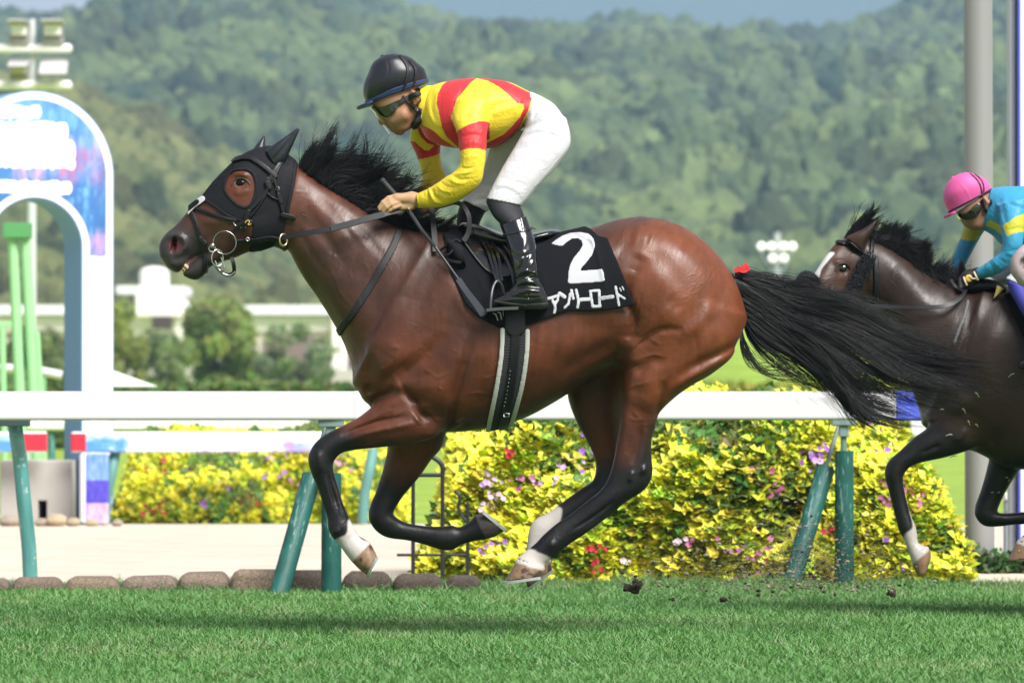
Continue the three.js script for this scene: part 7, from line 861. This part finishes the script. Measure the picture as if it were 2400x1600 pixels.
{ // only the nose of a grey horse shows, running between the lens and the second rider
  const d = 23.2, Z = D0 - d, o = (spans) => spans.map((s) => [s[0] + 1997, s[1] + 38, s[2] + 1997, s[3] + 38, s[4], s[5] ?? 0]), f = new Field(d); f.mid = Z;
  for (const [t, k, p] of [[NECK, 0.05, 2], [TORSO, 0.05, 2.25], [HEAD, 0.03, 2.2], [JAW, 0.012, 2], [EAR_NEAR, 0.012, 2], [FORE_NEAR, 0.03, 2], [FORE_FAR, 0.03, 2], [HIND_NEAR, 0.045, 2], [HIND_FAR, 0.03, 2], [HOOF_FN, 0.004, 2], [HOOF_FF, 0.004, 2], [HOOF_HN, 0.004, 2], [HOOF_HF, 0.004, 2]]) f.add(o(t), { k, p, z: Z });
  f.mark([[380, 575], [392, 556], [415, 552], [432, 562], [436, 580], [424, 594], [400, 598]].map(([a, b]) => [a + 1997, b + 38]), 6, 8, 0); f.mark([[402, 572], [415, 574]].map(([a, b]) => [a + 1997, b + 38]), 11, -26, 0);
  const ns = polySd([[392, 575], [398, 564], [412, 560], [426, 566], [430, 578], [420, 590], [404, 592]].map(([a, b]) => [a + 1997, b + 38]));
  const h = thing('racehorse', 'grey pink nosed horse of which only the muzzle enters at the right edge', 'horse', V(at(2700, 0, d).x, 0, Z)); mesh('body', nets(f, [2350, 300, 3800, 1440, Z - 0.42, Z + 0.42], 0.012, { color: (c, px, py, z, x, y) => { const n = fbm(x * 8, y * 8, z * 8); c[0] = mix(0.34, 0.46, n); c[1] = mix(0.29, 0.42, n); c[2] = mix(0.31, 0.44, n); blend(c, [0.46, 0.30, 0.30], sstep(2410, 2380, px) * 0.5); blend(c, [0.03, 0.025, 0.03], sstep(3, -3, ns(px, py))); if (py > 1150) blend(c, [0.05, 0.05, 0.05], 1); } }), coatMat, h);
}
// ---------- earth thrown up by the hooves ----------
{
  seed = 606; const kinds = [0, 1, 2].map((i) => lumpy(1, 2, 0.6, 2.4, i * 4.4)), soil = M(0.045, 0.030, 0.02, 1);
  const clod = (px, py, r, d, label, n = 1) => { const T = thing('earth_clod', label, 'clod', at(px, py, d)); const L = []; for (let i = 0; i < n; i++) { const g = kinds[i % 3].clone(), k = r * d / F * rr(0.4, 1); g.scale(k, k * rr(0.6, 1), k); g.rotateZ(rr(0, 6)); g.translate(gauss() * r * d / F * 0.6, gauss() * r * d / F * 0.45, gauss() * 0.02); L.push(g); } mesh('lump', join(L), soil, T); };
  clod(1490, 1378, 14, 22.6, 'largest brown earth clod on the turf behind the hind hooves', 9); clod(2090, 1385, 11, 23.6, 'crumbling earth clod below the white foreleg of the dark horse', 7); clod(1700, 1403, 8, 22.8, 'small flying earth clod left of the padded brace', 4); clod(1576, 1406, 5, 22.6, 'smallest earth clod flying low near the hind hooves', 2); clod(1776, 1396, 5, 23, 'small earth clod just below the slanting padded brace', 2); clod(1958, 1392, 5, 23.3, 'small earth clod under the upright padded post', 2);
  const N = 4200, im = new THREE.InstancedMesh(kinds[0], M(1, 1, 1, 1), N), m = new THREE.Matrix4(), q = new THREE.Quaternion(), c = new THREE.Color(); for (let i = 0; i < N; i++) { const near = rnd() < 0.2, px = near ? rr(1450, 1850) : 1900 + gauss() * 130, py = near ? 1385 - Math.abs(gauss()) * 70 : 1385 - Math.abs(gauss()) * 80 + gauss() * 6, d = rr(23, 26.5), p = at(px, py, d), k = (rnd() < 0.035 ? rr(0.004, 0.007) : rr(0.001, 0.0024)); p.y = Math.max(0.02, p.y); m.compose(p, q, V(k * rr(1, 2), k, k)); im.setMatrixAt(i, m); const l = rnd() < 0.7; c.setRGB(l ? 0.22 : 0.03, l ? 0.19 : 0.022, l ? 0.14 : 0.016); im.setColorAt(i, c); } im.name = 'flying_dirt'; tag(im, 'fine spray of earth and sand thrown up round the right padded posts', 'dirt'); im.userData.kind = 'stuff'; scene.add(im);
}
renderer.render(scene, camera);
